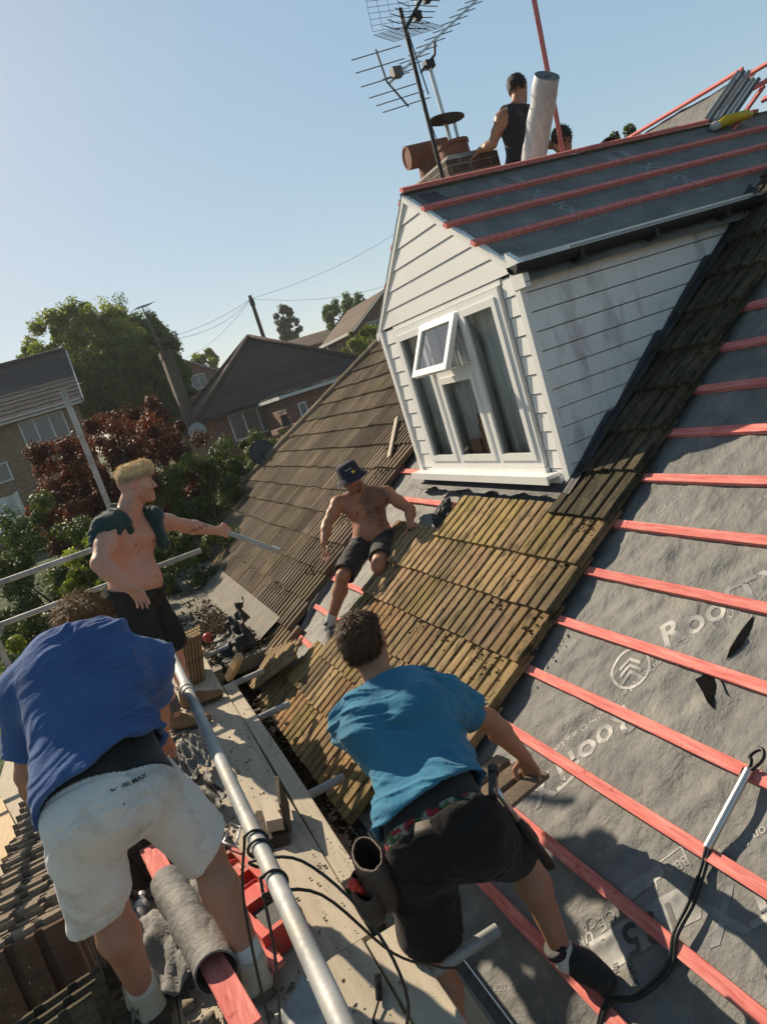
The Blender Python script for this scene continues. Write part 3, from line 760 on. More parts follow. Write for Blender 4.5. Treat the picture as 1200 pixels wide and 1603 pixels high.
def sash(ya, yb, za, zb, w=.048):
    m = MB(); frame_ring(m, ya, yb, za, zb, w, FXo - .012, FXo + .03); 
    m.build('sash', MT['upvc'], window)
    m = MB(); m.add([(FXo + .008, ya + w, za + w), (FXo + .008, yb - w, za + w), (FXo + .008, yb - w, zb - w), (FXo + .008, ya + w, zb - w)], [(3, 2, 1, 0)]); m.build('pane', MT['glass'], window)
sash(WY0 + .05, M1 - .026, WZ0 + .055, WZ1 - .05)
sash(M2 + .026, WY1 - .05, WZ0 + .055, WZ1 - .05)
sash(M1 + .026, M2 - .026, WZ0 + .055, -.20)
# top light hung open, bottom swung outwards
hz = WZ1 - .045; ang = math.radians(28); ca, sa = math.cos(ang), math.sin(ang)
def op(y, t, o): return A([FXo - .014 - t * sa - o * ca, y, hz - t * ca + o * sa])
def obox(m, ya, yb, ta, tb, oa=-.034, ob=.006):
    m.box8([op(ya, tb, oa), op(yb, tb, oa), op(yb, tb, ob), op(ya, tb, ob), op(ya, ta, oa), op(yb, ta, oa), op(yb, ta, ob), op(ya, ta, ob)])
m = MB(); ya, yb, tl = M1 + .018, M2 - .012, .405
obox(m, ya, ya + .05, 0, tl); obox(m, yb - .05, yb, 0, tl); obox(m, ya + .05, yb - .05, 0, .05); obox(m, ya + .05, yb - .05, tl - .05, tl)
m.build('open_sash', MT['upvc'], window)
m = MB(); m.add([op(ya + .05, tl - .05, -.012), op(yb - .05, tl - .05, -.012), op(yb - .05, .05, -.012), op(ya + .05, .05, -.012)], [(3, 2, 1, 0)]); m.build('pane', MT['sky_glass'], window)
m = MB(); m.bar(op(ya + .02, .12, -.03), A([FXo + .02, ya + .02, hz - .30]), .012, .004); m.build('stay', MT['alu'], window)
m = MB(); m.bar(op(yb - .02, .12, -.03), A([FXo + .02, yb - .02, hz - .30]), .012, .004)
m.build('stay', MT['alu'], window)
m = MB(); m.aabb((DX - .135, 3.86, -.985), (DX - .03, 5.95, -.962)); m.aabb((DX - .135, 3.86, -1.018), (DX - .121, 5.95, -.985)); m.aabb((DX - .045, 3.84, -1.075), (DX - .02, 5.92, -.985)); m.aabb((DX - .06, WY0 - .01, -.962), (DX - .02, WY1 + .01, WZ0 - .002))
m.build('window_sill', MT['upvc'], house)
# room behind
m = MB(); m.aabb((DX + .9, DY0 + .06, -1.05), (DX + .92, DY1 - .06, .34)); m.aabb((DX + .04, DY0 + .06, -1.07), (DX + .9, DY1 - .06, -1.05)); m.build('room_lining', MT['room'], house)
m = MB(); n = 240; P = np.zeros((n, 3, 3))
for i in range(n):
    yy = 3.99 + (5.61 - 3.99) * i / (n - 1)
    for j in range(3): P[i, j] = (DX + .065 + .018 * math.sin(yy * 70 + .5 * j) + .012 * math.sin(yy * 31 + 1), yy, -.99 + j * .62)
m.slab(P, (1, 0, 0), .003)
tag(m.build('net_curtain', MT['curtain'], smooth=True, loc=(DX + .13, 4.8, -1.0)), 'pale net curtain hanging in folds behind the dormer window', 'curtain')
m = MB(); m.aabb((DX + .022, 4.56, -1.05), (DX + .030, 4.80, -.60)); m.aabb((DX + .012, 4.66, -.60), (DX + .030, 4.76, -.52)); m.aabb((DX + .012, 4.82, -1.05), (DX + .030, 4.97, -.72))
tag(m.build('cardboard_box', MT['cardboard'], loc=(DX + .07, 4.7, -1.05)), 'brown cardboard box standing behind the middle window pane', 'box')

# ------------------------------------------------------------------ chimney with pots
chx, chy, chw, chd, cht = 4.0, 6.3, .56, 1.02, 1.70
m = MB(); m.aabb((chx, chy, -.4), (chx + chw, chy + chd, cht - .17)); m.aabb((chx - .02, chy - .02, cht - .168), (chx + chw + .02, chy + chd + .02, cht - .005))
chim = m.build('chimney', MT['brick_old'], house, loc=(chx, chy, -.4))
m = MB(); z = cht - .004
m.add([(chx - .01, chy - .01, z), (chx + chw + .01, chy - .01, z), (chx + chw + .01, chy + chd + .01, z), (chx - .01, chy + chd + .01, z), (chx + .1, chy + .1, z + .07), (chx + chw - .1, chy + .1, z + .07), (chx + chw - .1, chy + chd - .1, z + .07), (chx + .1, chy + chd - .1, z + .07)],
      [(0, 1, 5, 4), (1, 2, 6, 5), (2, 3, 7, 6), (3, 0, 4, 7), (4, 5, 6, 7)]); m.build('flaunching', MT['mortar'], chim)
m = MB(); pc = A([chx + chw / 2 + .02, chy + .28, cht + .02]); m.lathe([(.155, 0), (.15, .16), (.165, .165), (.165, .20), (.13, .20), (.12, .0)], pc, n=24); m.build('chimney_pot', MT['terracotta'], chim, angle=40)
m = MB(); q = A([chx + chw / 2, chy + .76, cht + .02]); m.lathe([(.15, 0), (.125, .17), (.125, .26), (.10, .26), (.10, 0)], q, n=22)
m.tube([q + A([-.24, .02, .29]), q + A([.24, -.02, .29])], .118, 20, hollow=.82); m.build('chimney_pot', MT['terracotta'], chim, angle=40)
m = MB(); c = pc + A([0, 0, .44]); m.lathe([(0, .012), (.19, .0), (.19, -.012), (0, -.004)], c, (.12, -.08, 1), 28)
for a in (.4, 2.5, 4.6): m.tube([pc + A([.13 * math.cos(a), .13 * math.sin(a), .19]), c + A([.15 * math.cos(a), .15 * math.sin(a), -.01])], .006, 6)
m.build('rain_cowl', MT['darkmetal'], chim, angle=40)

# ------------------------------------------------------------------ flat roof beside the far slope
m = MB()
fz = -2.20
Xg, Yg = np.meshgrid(np.linspace(.16, .90, 16), np.linspace(6.75, 13.4, 90), indexing='ij')
Z = fz + .012 * (fbm(np.stack([Xg * 3, Yg * 3, Xg * 0], -1)) - .5)
seam = np.abs(((Yg - 6.75) % .95) - .47) < .04
m.slab(np.stack([Xg, Yg, Z + .006 * seam], -1), (0, 0, 1), .12)
Yg, Sg = np.meshgrid(np.linspace(6.95, 13.2, 90), np.linspace(0, 1, 8), indexing='ij')
top = np.stack([RP(0, 1.44, .075)[0] + 0 * Yg, Yg, RP(0, 1.44, .075)[2] + 0 * Yg], -1); bot = np.stack([.80 + 0 * Yg, Yg, fz + .012 + 0 * Yg], -1)
m.grid(bot * (1 - Sg[..., None]) + top * Sg[..., None] + .01 * (fbm(np.stack([Yg * 4, Sg * 3, Sg * 0], -1)) - .5)[..., None] * A([-.5, 0, .8]), flip=True)
m.build('flat_roof', MT['mineral'], house, angle=40)
m = MB(); m.aabb((.12, 6.7, fz - .34), (.155, 13.45, fz + .03)); m.aabb((.155, 13.41, fz - .34), (.95, 13.45, fz + .02)); m.build('flat_roof_fascia', MT['white'], house)
m = MB(); m.aabb((.30, 7.0, -5.3), (.42, 13.2, fz - .13)); m.aabb((.42, 13.08, -5.3), (.95, 13.2, fz - .13)); m.build('bay_wall', MT['brick'], house)

# ------------------------------------------------------------------ printing on the membrane
def text_mesh(txt, size, bold=False, space=1.0):
    cu = bpy.data.curves.new('t', 'FONT'); cu.body = txt; cu.size = size; cu.resolution_u = 3; cu.space_character = space
    if bold: cu.offset = size * .02
    o = bpy.data.objects.new('t', cu); C.objects.link(o)
    dg = bpy.context.evaluated_depsgraph_get(); me = bpy.data.meshes.new_from_object(o.evaluated_get(dg))
    bpy.data.objects.remove(o); bpy.data.curves.remove(cu)
    bm = bmesh.new(); bm.from_mesh(me); bpy.data.meshes.remove(me)
    bmesh.ops.triangulate(bm, faces=bm.faces[:])
    for _ in range(4):
        es = [e for e in bm.edges if e.calc_length() > .022]
        if not es: break
        bmesh.ops.subdivide_edges(bm, edges=es, cuts=1); bmesh.ops.triangulate(bm, faces=[f for f in bm.faces if len(f.verts) > 3])
    bm.verts.ensure_lookup_table()
    V = A([v.co[:] for v in bm.verts]); Fc = [[v.index for v in f.verts] for f in bm.faces]; bm.free()
    return V[:, :2], Fc
def shape_mesh(polys):
    bm = bmesh.new()
    for p in polys: bm.faces.new([bm.verts.new((x, y, 0)) for x, y in p])
    bmesh.ops.triangulate(bm, faces=bm.faces[:])
    for _ in range(5):
        es = [e for e in bm.edges if e.calc_length() > .022]
        if not es: break
        bmesh.ops.subdivide_edges(bm, edges=es, cuts=1); bmesh.ops.triangulate(bm, faces=[f for f in bm.faces if len(f.verts) > 3])
    bm.verts.index_update()
    V = A([v.co[:] for v in bm.verts]); Fc = [[v.index for v in f.verts] for f in bm.faces]; bm.free()
    return V[:, :2], Fc
def felt_hg(Y, v):
    """the membrane height as its mesh has it (between grid points)"""
    sy, sv = 8.3 / 319, 3.8 / 146
    iy = np.floor((Y + .9) / sy); iv = np.floor((v - .80) / sv); fy = (Y + .9) / sy - iy; fv = (v - .80) / sv - iv
    y0 = -.9 + iy * sy; v0 = .80 + iv * sv
    return (felt_h(y0, v0) * (1 - fy) + felt_h(y0 + sy, v0) * fy) * (1 - fv) + (felt_h(y0, v0 + sv) * (1 - fy) + felt_h(y0 + sy, v0 + sv) * fy) * fv
def on_roof(V, Fc, Y, v, ang, name='lettering', mat='print', lift=.0018):
    """put flat artwork on the main membrane; ang is measured from +v turning towards -Y"""
    a = math.radians(ang); e1 = A([-math.sin(a), math.cos(a)]); e2 = A([-math.cos(a), -math.sin(a)])   # (Y, v): reading direction, then letter-up
    e2 = -A([e1[1], -e1[0]]) if False else A([e1[1], -e1[0]]) * 1.0
    q = V[:, :1] * e1 + V[:, 1:2] * e2 + A([Y, v])
    hh = felt_hg(q[:, 0], q[:, 1]) + lift
    P = np.stack([q[:, 1] * CP - hh * SP, q[:, 0], -H + q[:, 1] * SP + hh * CP], -1)
    nrm = np.cross(P[Fc[0][1]] - P[Fc[0][0]], P[Fc[0][2]] - P[Fc[0][0]])
    if nrm @ NR < 0: Fc = [f[::-1] for f in Fc]
    return link_mesh(name, P, Fc, MT[mat], membrane, None, True)
def ring_poly(r0, r1, n=28, cx=0, cy=0):
    return [[(cx + r0 * math.cos(a), cy + r0 * math.sin(a)), (cx + r1 * math.cos(a), cy + r1 * math.sin(a)), (cx + r1 * math.cos(b), cy + r1 * math.sin(b)), (cx + r0 * math.cos(b), cy + r0 * math.sin(b))]
            for a, b in [(2 * math.pi * i / n, 2 * math.pi * (i + 1) / n) for i in range(n)]]
def chevron(cx, cy, w, h, t):
    return [[(cx - w, cy), (cx, cy + h), (cx, cy + h - t * 1.3), (cx - w, cy - t * 1.3)], [(cx, cy + h), (cx + w, cy), (cx + w, cy - t * 1.3), (cx, cy + h - t * 1.3)]]
UPA = 42                                                   # the print runs slantwise over the sheet
def on_abs(polys, name, mat, lift=.0018):
    return on_roof(*shape_mesh([[(y, -v) for y, v in p] for p in polys]), 0, 0, -90, name, mat, lift)
on_roof(*text_mesh('RoofTX', .185, True, 1.05), 2.47, 2.40, UPA)
on_roof(*text_mesh('Manufactured in the UK by Don & Low', .046, False), 2.50, 2.33, UPA)
CHV = [((0, .015), .055, .042, .014), ((0, -.022), .055, .042, .014), ((0, -.059), .055, .042, .014)]
EMB = ring_poly(.094, .108) + [q for c_, w_, h_, t_ in CHV for q in chevron(c_[0], c_[1], w_, h_, t_)]
on_roof(*shape_mesh(EMB), 2.59, 2.26, UPA + 10, 'emblem')
on_roof(*shape_mesh(EMB), 1.93, 3.32, UPA, 'emblem')
on_roof(*text_mesh('RoofTX', .185, True, 1.05), 2.50, 2.10, 206)
on_roof(*text_mesh('Manufactured in the UK by Don & Low', .046, False), 2.44, 2.40, 206)
on_roof(*text_mesh('RoofTX', .21, True, 1.05), 1.37, 2.14, 215)
on_roof(*text_mesh('Manufactured in the UK by Don & Low', .052, False), 1.33, 2.42, 215)
on_abs([[(2.08, 1.21), (1.86, 1.57), (1.77, 1.58), (1.74, 1.53), (1.96, 1.16)]], 'print_band', 'print')
on_roof(*text_mesh('135', .145, True, 1.25), 1.845, 1.53, 215, 'lettering', 'print_dark', .0036)
for i, w_ in enumerate(('MADE', 'IN', 'THE UK')): on_roof(*text_mesh(w_, .036, False), 1.915 + .036 * i, 1.262 - .048 * i, 215 + 90 + 180, 'lettering', 'print_dark', .0036)
on_roof(*text_mesh('UK', .055, True), 2.10, 1.25, 207); on_roof(*text_mesh('CA', .055, True), 2.12, 1.30, 207)
on_roof(*text_mesh('CE', .075, False), 2.06, 1.37, 207)
on_abs([[(2.06, 1.44), (1.98, 1.60), (1.93, 1.58), (2.00, 1.42)]], 'print_band', 'print')
on_roof(*text_mesh('BBA', .050, True), 1.90, 1.68, 207, 'lettering', 'print')
on_abs([[(2.0, 1.58), (1.93, 1.70), (1.925, 1.697), (1.995, 1.577)], [(2.0, 1.58), (1.92, 1.52), (1.925, 1.517), (2.005, 1.577)], [(1.93, 1.70), (1.86, 1.66), (1.865, 1.655), (1.935, 1.693)]], 'print_band', 'print')
on_roof(*text_mesh('THIS SIDE UP', .034), 2.25, .92, UPA + 190)
on_roof(*text_mesh('CE 21', .07, False), 2.98, 3.10, UPA - 2); on_roof(*text_mesh('RoofTX 135', .05, False), 2.75, 3.95, UPA - 14)
on_roof(*text_mesh('UK', .07, True), 1.66, 2.30, UPA + 90); on_roof(*text_mesh('MADE', .05, False), 1.72, 2.24, UPA + 90)
on_abs([[(1.73, 2.20), (1.58, 2.42), (1.56, 2.40), (1.71, 2.18)]], 'print_band', 'print')
def on_dormer(V, Fc, x, s, mat='print', lift=.0018, name='lettering'):
    """artwork reading down the dormer slope, on its membrane"""
    X = x + V[:, 1]; S = s + V[:, 0]
    ph = S / .325
    hh = -.026 - .007 * np.abs(np.sin(np.pi * ph)) + .018 * (fbm(np.stack([X * 3, S * 5, X * 0 + 9], -1)) - .5) * np.abs(np.sin(np.pi * ph)) + lift
    P = np.stack([X, DR_Y - S * DC - hh * DS, DR_Z - S * DS + hh * DC], -1)
    nrm = np.cross(P[Fc[0][1]] - P[Fc[0][0]], P[Fc[0][2]] - P[Fc[0][0]])
    if nrm @ NDN < 0: Fc = [f[::-1] for f in Fc]
    return link_mesh(name, P, Fc, MT[mat], dmembrane)
def up_text(t, size, **k):
    V, Fc = text_mesh(t, size, **k); V = V.copy(); L = V[:, 0].max(); V[:, 0] = L - V[:, 0]; V[:, 1] = -V[:, 1]; return V, Fc
for xx in (3.55, 4.62):
    on_dormer(*up_text('RoofTX', .20, bold=True), xx, .42)
    on_dormer(*shape_mesh([[(0, 0), (.16, 0), (.16, .24), (0, .24)]]), xx - .22, .10, 'print', .0018, 'print_band')
    on_dormer(*up_text('135', .10, bold=True), xx - .05, .11, 'print_dark', .0036)
    on_dormer(*up_text('Don & Low', .05), xx + .10, .62)
on_dormer(*up_text('CE 21', .07), 2.98, .06); on_dormer(*shape_mesh([[(0, 0), (.20, 0), (.20, .16), (0, .16)]]), 2.74, .07, 'print_dark', .0018, 'print_band'); on_dormer(*up_text('CE', .09), 3.88, .08)
# two slits where the sheet is nipped up
def leaf_poly(a, b, w):
    a = A(a, float); b = A(b, float); d = b - a; n = unit(A([-d[1], d[0]])); t = np.linspace(0, 1, 9)
    return [tuple(a + d * x + n * w * math.sin(math.pi * x)) for x in t] + [tuple(a + d * x - n * w * .7 * math.sin(math.pi * x)) for x in t[1:-1][::-1]]
on_abs([leaf_poly((2.145, 2.43), (2.135, 2.66), .026)], 'fold', 'pit', .0045)
on_abs([[(2.235, 2.31), (2.185, 2.37), (2.15, 2.35), (2.085, 2.22), (2.12, 2.235), (2.17, 2.27)]], 'fold', 'pit', .0045)
on_abs([leaf_poly((2.16, 2.36), (2.06, 2.29), .012)], 'fold', 'felt', .010)
# ------------------------------------------------------------------ foliage
LEAFN, LEAFS = 1.25, 1.15
def leaf_cloud(clumps, n, size, seed, up=0.35, jitter=0.55, shade=(0.1, 0.9)):
    """many small folded leaves gathered round clump centres: (centre, radius, weight)"""
    n = int(n * LEAFN); size *= LEAFS
    r = np.random.default_rng(seed)
    cen = A([c[0] for c in clumps]); rad = A([c[1] for c in clumps], float); w = A([c[2] for c in clumps], float); w = w / w.sum()
    k = r.choice(len(clumps), n, p=w)
    d = r.normal(size=(n, 3)); d /= np.linalg.norm(d, axis=1)[:, None]
    q = r.random(n) ** .45
    P = cen[k] + d * (rad[k] * q)[:, None]
    nr = d + r.normal(size=(n, 3)) * jitter + A([0, 0, up]); nr /= np.linalg.norm(nr, axis=1)[:, None]
    t = np.cross(nr, r.normal(size=(n, 3))); t /= np.linalg.norm(t, axis=1)[:, None]
    b = np.cross(nr, t)
    L = size * (.6 + .8 * r.random(n))[:, None]; W = L * (.42 + .2 * r.random(n))[:, None]
    v0 = P - t * L; v1 = P - b * W + nr * L * .15; v2 = P + t * L; v3 = P + b * W + nr * L * .15
    V = np.stack([v0, v1, v2, v3], 1).reshape(-1, 3)
    F = np.arange(4 * n).reshape(n, 4)
    ct = r.random(len(clumps))
    tv = np.clip(shade[0] + (shade[1] - shade[0]) * (.55 * ct[k] + .45 * r.random(n)), 0, 1)
    T = np.repeat(np.stack([tv, tv, tv], -1), 4, axis=0)
    return V, F, T
def blob_clumps(c, rad, n, seed, cr=(.18, .34), bottom=-.75):
    r = np.random.default_rng(seed); out = []
    c = A(c, float); rad = A(rad, float)
    while len(out) < n:
        d = r.normal(size=3); d /= np.linalg.norm(d)
        if d[2] < bottom: continue
        q = .55 + .48 * r.random() ** .6
        out.append((c + d * rad * q, rad.min() * (cr[0] + (cr[1] - cr[0]) * r.random()), 1 + r.random()))
    return out
def tree(name, label, cat, base, clumps, n, size, leaf, trunk_r=.16, seed=1, group=None, shade=(.05, .95), up=.35):
    base = A(base, float)
    root = empty(name, base, label, cat, group)
    V, F, T = leaf_cloud(clumps, n, size, seed, up=up, shade=shade)
    link_mesh('crown', V, F, leaf, root, tint=T)
    cen = np.mean([c[0] for c in clumps], axis=0); m = MB(); r = np.random.default_rng(seed + 5)
    top = cen.copy(); mid = base * .5 + top * .5 + A([r.normal() * .1, r.normal() * .1, 0])
    m.tube([base, mid, top], [trunk_r, trunk_r * .8, trunk_r * .45], 10)
    for i in r.choice(len(clumps), min(len(clumps), 14), replace=False):
        e = clumps[i][0]; s = mid + (top - mid) * r.random(); k = (s + e) / 2 + A([0, 0, .12 * np.linalg.norm(e - s)])
        m.tube([s, k, e], [trunk_r * .4, trunk_r * .25, trunk_r * .08], 6)
    m.build('trunk', MT['bark'], root, smooth=True)
    return root
LF = dict(
    bright=leaf_mat('yellow green leaf', (0.100, 0.145, 0.022), (0.32, 0.35, 0.060), .5),
    mid=leaf_mat('green leaf', (0.046, 0.098, 0.022), (0.130, 0.200, 0.042), .45),
    dark=leaf_mat('dark green leaf', (0.012, 0.032, 0.012), (0.040, 0.075, 0.020), .25),
    copper=leaf_mat('copper red leaf', (0.038, 0.012, 0.010), (0.190, 0.046, 0.020), .38),
    hedge=leaf_mat('hedge leaf', (0.026, 0.055, 0.013), (0.120, 0.155, 0.036), .3),
    poplar=leaf_mat('grey green leaf', (0.022, 0.048, 0.018), (0.060, 0.095, 0.040), .25))
def G(x, y): return float(ground_h(x, y))

# ------------------------------------------------------------------ far houses
def courses(m, a, b, c, d, n, lift=.010):
    """stepped tile courses on the slope eave a-b up to ridge d-c"""
    a, b, c, d = (A(q, float) for q in (a, b, c, d)); nr = unit(np.cross(b - a, d - a))
    if nr[2] < 0: nr = -nr
    for i in range(n):
        t0, t1 = i / n, (i + 1) / n
        p0 = a + (d - a) * t0 + nr * lift; p1 = b + (c - b) * t0 + nr * lift; p2 = b + (c - b) * t1 + nr * .004; p3 = a + (d - a) * t1 + nr * .004
        g = .8 + .4 * random.random()
        m.add([p0, p1, p2, p3, a + (d - a) * t0, b + (c - b) * t0], [(0, 1, 2, 3), (4, 5, 1, 0)], (g, g, g))
def far_window(parent, x0, x1, z0, z1, y, panes, pane_mat='blue_glass', d=.05):
    m = MB(); w = .06
    m.aabb((x0, y - d, z0), (x0 + w, y + .04, z1)); m.aabb((x1 - w, y - d, z0), (x1, y + .04, z1)); m.aabb((x0 + w, y - d, z0), (x1 - w, y + .04, z0 + w)); m.aabb((x0 + w, y - d, z1 - w), (x1 - w, y + .04, z1))
    for i in range(1, panes):
        xx = x0 + (x1 - x0) * i / panes; m.aabb((xx - w / 2, y - d + .003, z0 + w), (xx + w / 2, y + .04, z1 - w))
    f = m.build('window', MT['white_far'], parent)
    for i in range(panes):
        xa = x0 + (x1 - x0) * i / panes; xb = x0 + (x1 - x0) * (i + 1) / panes
        m = MB(); m.aabb((xa + .03, y - .012, z0 + w), (xb - .03, y - .004, z1 - w)); m.build('pane', MT[pane_mat], f)
    return f
# left: tan brick house with a slate coloured gable roof
gz = -2.8
hs = empty('brick_house', (-4.0, 35.0, gz), 'tan brick house with slate dark gabled roof, partly behind the copper red tree', 'house')
m = MB(); m.aabb((-11, 33.35, gz), (.45, 40.6, 2.66)); m.add([(.45, 33.35, 2.66), (.45, 40.6, 2.66), (.45, 37, 5.0)], [(0, 1, 2)]); m.build('wall', MT['brick_tan'], hs)
m = MB(); courses(m, (-11.3, 32.95, 2.70), (.70, 32.95, 2.70), (.86, 37, 5.32), (-11.3, 37, 5.32), 13); courses(m, (.70, 41, 2.70), (-11.3, 41, 2.70), (-11.3, 37, 5.32), (.86, 37, 5.32), 13)
m.tube([(-11.3, 37, 5.36), (.86, 37, 5.36)], .11, 8); m.build('roof', MT['roof_slate'], hs)
m = MB(); m.aabb((-11.3, 32.86, 2.50), (.66, 32.93, 2.70)); m.bar((.74, 32.92, 2.60), (.90, 37, 5.22), .05, .2); m.bar((.74, 41, 2.60), (.90, 37, 5.22), .05, .2); m.aabb((-11.3, 32.93, 2.62), (.66, 33.36, 2.66)); m.build('bargeboard', MT['white_far'], hs)
m = MB(); half_gutter(m, (-11.2, 32.80, 2.66), (.66, 32.80, 2.66), .06); m.build('gutter', MT['grey_edge'], hs)
far_window(hs, -2.02, -.22, 1.35, 2.46, 33.35, 3); far_window(hs, -4.6, -2.95, .3, 1.1, 33.35, 2)
# middle: pyramid roofed bungalow with flat extension
hx0, hx1, hy0, hy1, ez, az_ = 4.46, 12.95, 30.0, 38.5, .32, 3.32
hb = empty('bungalow', (8.7, 34.0, -2.4), 'red brick bungalow with dark pyramid hipped roof and white framed windows', 'house')
ap = A([(hx0 + hx1) / 2, (hy0 + hy1) / 2, az_])
m = MB(); m.aabb((hx0 + .35, hy0 + .35, -2.6), (hx1 - .35, hy1 - .35, ez - .03)); m.build('wall', MT['brick'], hb)
m = MB()
for a, b in (((hx0, hy0), (hx1, hy0)), ((hx1, hy0), (hx1, hy1)), ((hx1, hy1), (hx0, hy1))): courses(m, (*a, ez), (*b, ez), ap, ap, 16)
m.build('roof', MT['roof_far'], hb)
m = MB(); courses(m, (hx0, hy1, ez), (hx0, hy0, ez), ap, ap, 16); o = m.build('roof', MT['roof_brown'], hb); o['label'] = 'sunlit side of the pyramid roof, its sun painted as a browner tile colour'  # sunlight put into the colour: this slope is browner than the other three
m = MB()
for cx_, cy_ in ((hx0, hy0), (hx1, hy0), (hx0, hy1), (hx1, hy1)): m.tube([(cx_, cy_, ez + .06), ap + A([0, 0, .08])], .11, 8)
m.build('hip_ridge', MT['roof_far'], hb, smooth=True)
m = MB(); m.aabb((hx0 - .02, hy0 - .03, ez - .17), (hx1, hy0 + .0, ez + .0)); m.aabb((hx0 - .05, hy0, ez - .17), (hx0 - .02, hy1, ez)); m.build('fascia', MT['darkmetal'], hb)
far_window(hb, 5.75, 8.30, -1.0, .14, hy0 + .35, 4, 'far_pane')
m = MB(); m.aabb((4.18, 31.1, -2.6), (4.64, 31.9, 3.15)); m.aabb((4.15, 31.07, 3.152), (4.67, 31.93, 3.42)); ch2 = m.build('chimney', MT['brick_old'], hb)
m = MB(); m.aabb((7.25, 26.6, -2.6), (11.6, 30.33, .10)); ext = m.build('extension', MT['brick'], hb)
m = MB(); m.aabb((7.05, 26.35, .105), (11.8, 29.95, .23)); m.build('extension_fascia', MT['white_far'], ext)
m = MB(); Xg, Yg = np.meshgrid(np.linspace(7.1, 11.75, 50), np.linspace(26.4, 29.9, 30), indexing='ij'); m.grid(np.stack([Xg, Yg, .25 + .06 * fbm(np.stack([Xg * 4, Yg * 4, Xg * 0], -1))], -1)); m.build('flat_roof', MT['mineral'], ext, smooth=True)
far_window(hb, 7.72, 8.06, -1.25, -.22, 26.6, 1); far_window(hb, 9.1, 9.85, -.75, -.12, 26.6, 2)
t = empty('satellite_dish', (4.25, 29.7, -.35), 'pale satellite dish under the corner of the bungalow roof', 'satellite dish')
def dish(root, c, ax, r, mat):
    ax = unit(ax); m = MB(); m.lathe([(0, -.12 * r * 2), (r * .35, -.105 * r * 2), (r * .7, -.06 * r * 2), (r, 0), (r, .006), (r * .7, -.05 * r * 2), (0, -.11 * r * 2)], c, ax, 28); m.build('reflector', mat, root, smooth=True)
    m = MB(); p = c + ax * r * .95 + A([0, 0, -.35 * r]); m.tube([c + A([0, 0, -r * .95]), p], .012, 6); m.lathe([(0, -.05), (.035, -.05), (.04, .03), (0, .04)], p, ax, 12, close=False); m.build('arm', MT['darkmetal'], root)
    m = MB(); m.tube([c - ax * .12 * r * 2, c - ax * (.12 * r * 2 + .10), c - ax * (.12 * r * 2 + .12) + A([0, 0, -.35])], .02, 8); m.build('bracket', MT['darkmetal'], root)
dish(t, A([4.25, 29.45, -.10]), A([-.3, -1, .25]), .36, MT['grey_edge'])
# low brick stack with a pot in front of the bungalow
bs = empty('brick_stack', (5.9, 21.5, -3.0), 'low brick chimney stack with a cowled pot in front of the bungalow', 'chimney')
m = MB(); m.aabb((5.35, 21.2, -3.6), (6.25, 21.9, -.90)); m.aabb((5.29, 21.14, -.898), (6.31, 21.96, -.74)); m.build('stack', MT['brick'], bs)
m = MB(); c = A([5.72, 21.5, -.74]); m.lathe([(.15, 0), (.12, .3), (.15, .31), (.15, .34), (.03, .36)], c, n=16); m.lathe([(.0, .50), (.17, .47), (.17, .45), (0, .46)], c, n=16)
for a in (0, 2.1, 4.2): m.tube([c + A([.12 * math.cos(a), .12 * math.sin(a), .33]), c + A([.13 * math.cos(a), .13 * math.sin(a), .46])], .012, 5)
m.build('pot', MT['darkmetal'], bs, angle=40)
# house behind and house on the right
hb2 = empty('brick_house', (9.4, 62.0, -1.0), 'red brick gabled house seen behind the bungalow chimney', 'house')
m = MB(); z0 = -1.5; ring = [A((6.95, 60, z0)), A((11.65, 60, z0)), A((11.65, 60, 4.18)), A((9.3, 60, 5.62)), A((6.95, 60, 4.18))]; m.prism(ring, (0, 8, 0)); m.build('wall', MT['brick'], hb2)
m = MB(); courses(m, (6.7, 59.7, 4.08), (6.7, 68.2, 4.08), (9.3, 68.2, 5.72), (9.3, 59.7, 5.72), 9); courses(m, (11.9, 68.2, 4.08), (11.9, 59.7, 4.08), (9.3, 59.7, 5.72), (9.3, 68.2, 5.72), 9); m.build('roof', MT['roof_brown'], hb2)
m = MB(); m.bar((6.7, 59.66, 4.0), (9.3, 59.66, 5.64), .05, .2, (0, -1, 0)); m.bar((11.9, 59.66, 4.0), (9.3, 59.66, 5.64), .05, .2, (0, -1, 0)); m.build('bargeboard', MT['white_far'], hb2)
far_window(hb2, 9.05, 10.75, 3.0, 4.15, 60, 3)
hb3 = empty('brick_house', (21.0, 48.0, 0.0), 'red brick house with brown gabled roof at the far right of the gardens', 'house')
m = MB(); ring = [A((18.5, 45, -1)), A((23.7, 45, -1)), A((23.7, 45, 3.15)), A((21.1, 45, 4.85)), A((18.5, 45, 3.15))]; m.prism(ring, (0, 6.5, 0)); m.build('wall', MT['brick'], hb3)
m = MB(); courses(m, (18.1, 44.7, 3.0), (18.1, 51.8, 3.0), (21.1, 51.8, 4.98), (21.1, 44.7, 4.98), 10); courses(m, (24.1, 51.8, 3.0), (24.1, 44.7, 3.0), (21.1, 44.7, 4.98), (21.1, 51.8, 4.98), 10); m.build('roof', MT['roof_brown'], hb3)
m = MB(); m.bar((18.1, 44.66, 2.92), (21.1, 44.66, 4.9), .05, .22, (0, -1, 0)); m.bar((24.1, 44.66, 2.92), (21.1, 44.66, 4.9), .05, .22, (0, -1, 0)); m.aabb((18.02, 44.7, 2.84), (18.08, 51.8, 3.02)); m.build('bargeboard', MT['white_far'], hb3)
far_window(hb3, 19.3, 21.2, 2.0, 3.25, 45, 3)
hb4 = empty('brick_house', (17.5, 58.0, 0.5), 'low brown roofed house between the poplar and the right hand house', 'house')
m = MB(); m.aabb((14.5, 57.4, .0), (22, 63.6, 3.7)); m.build('wall', MT['brick'], hb4)
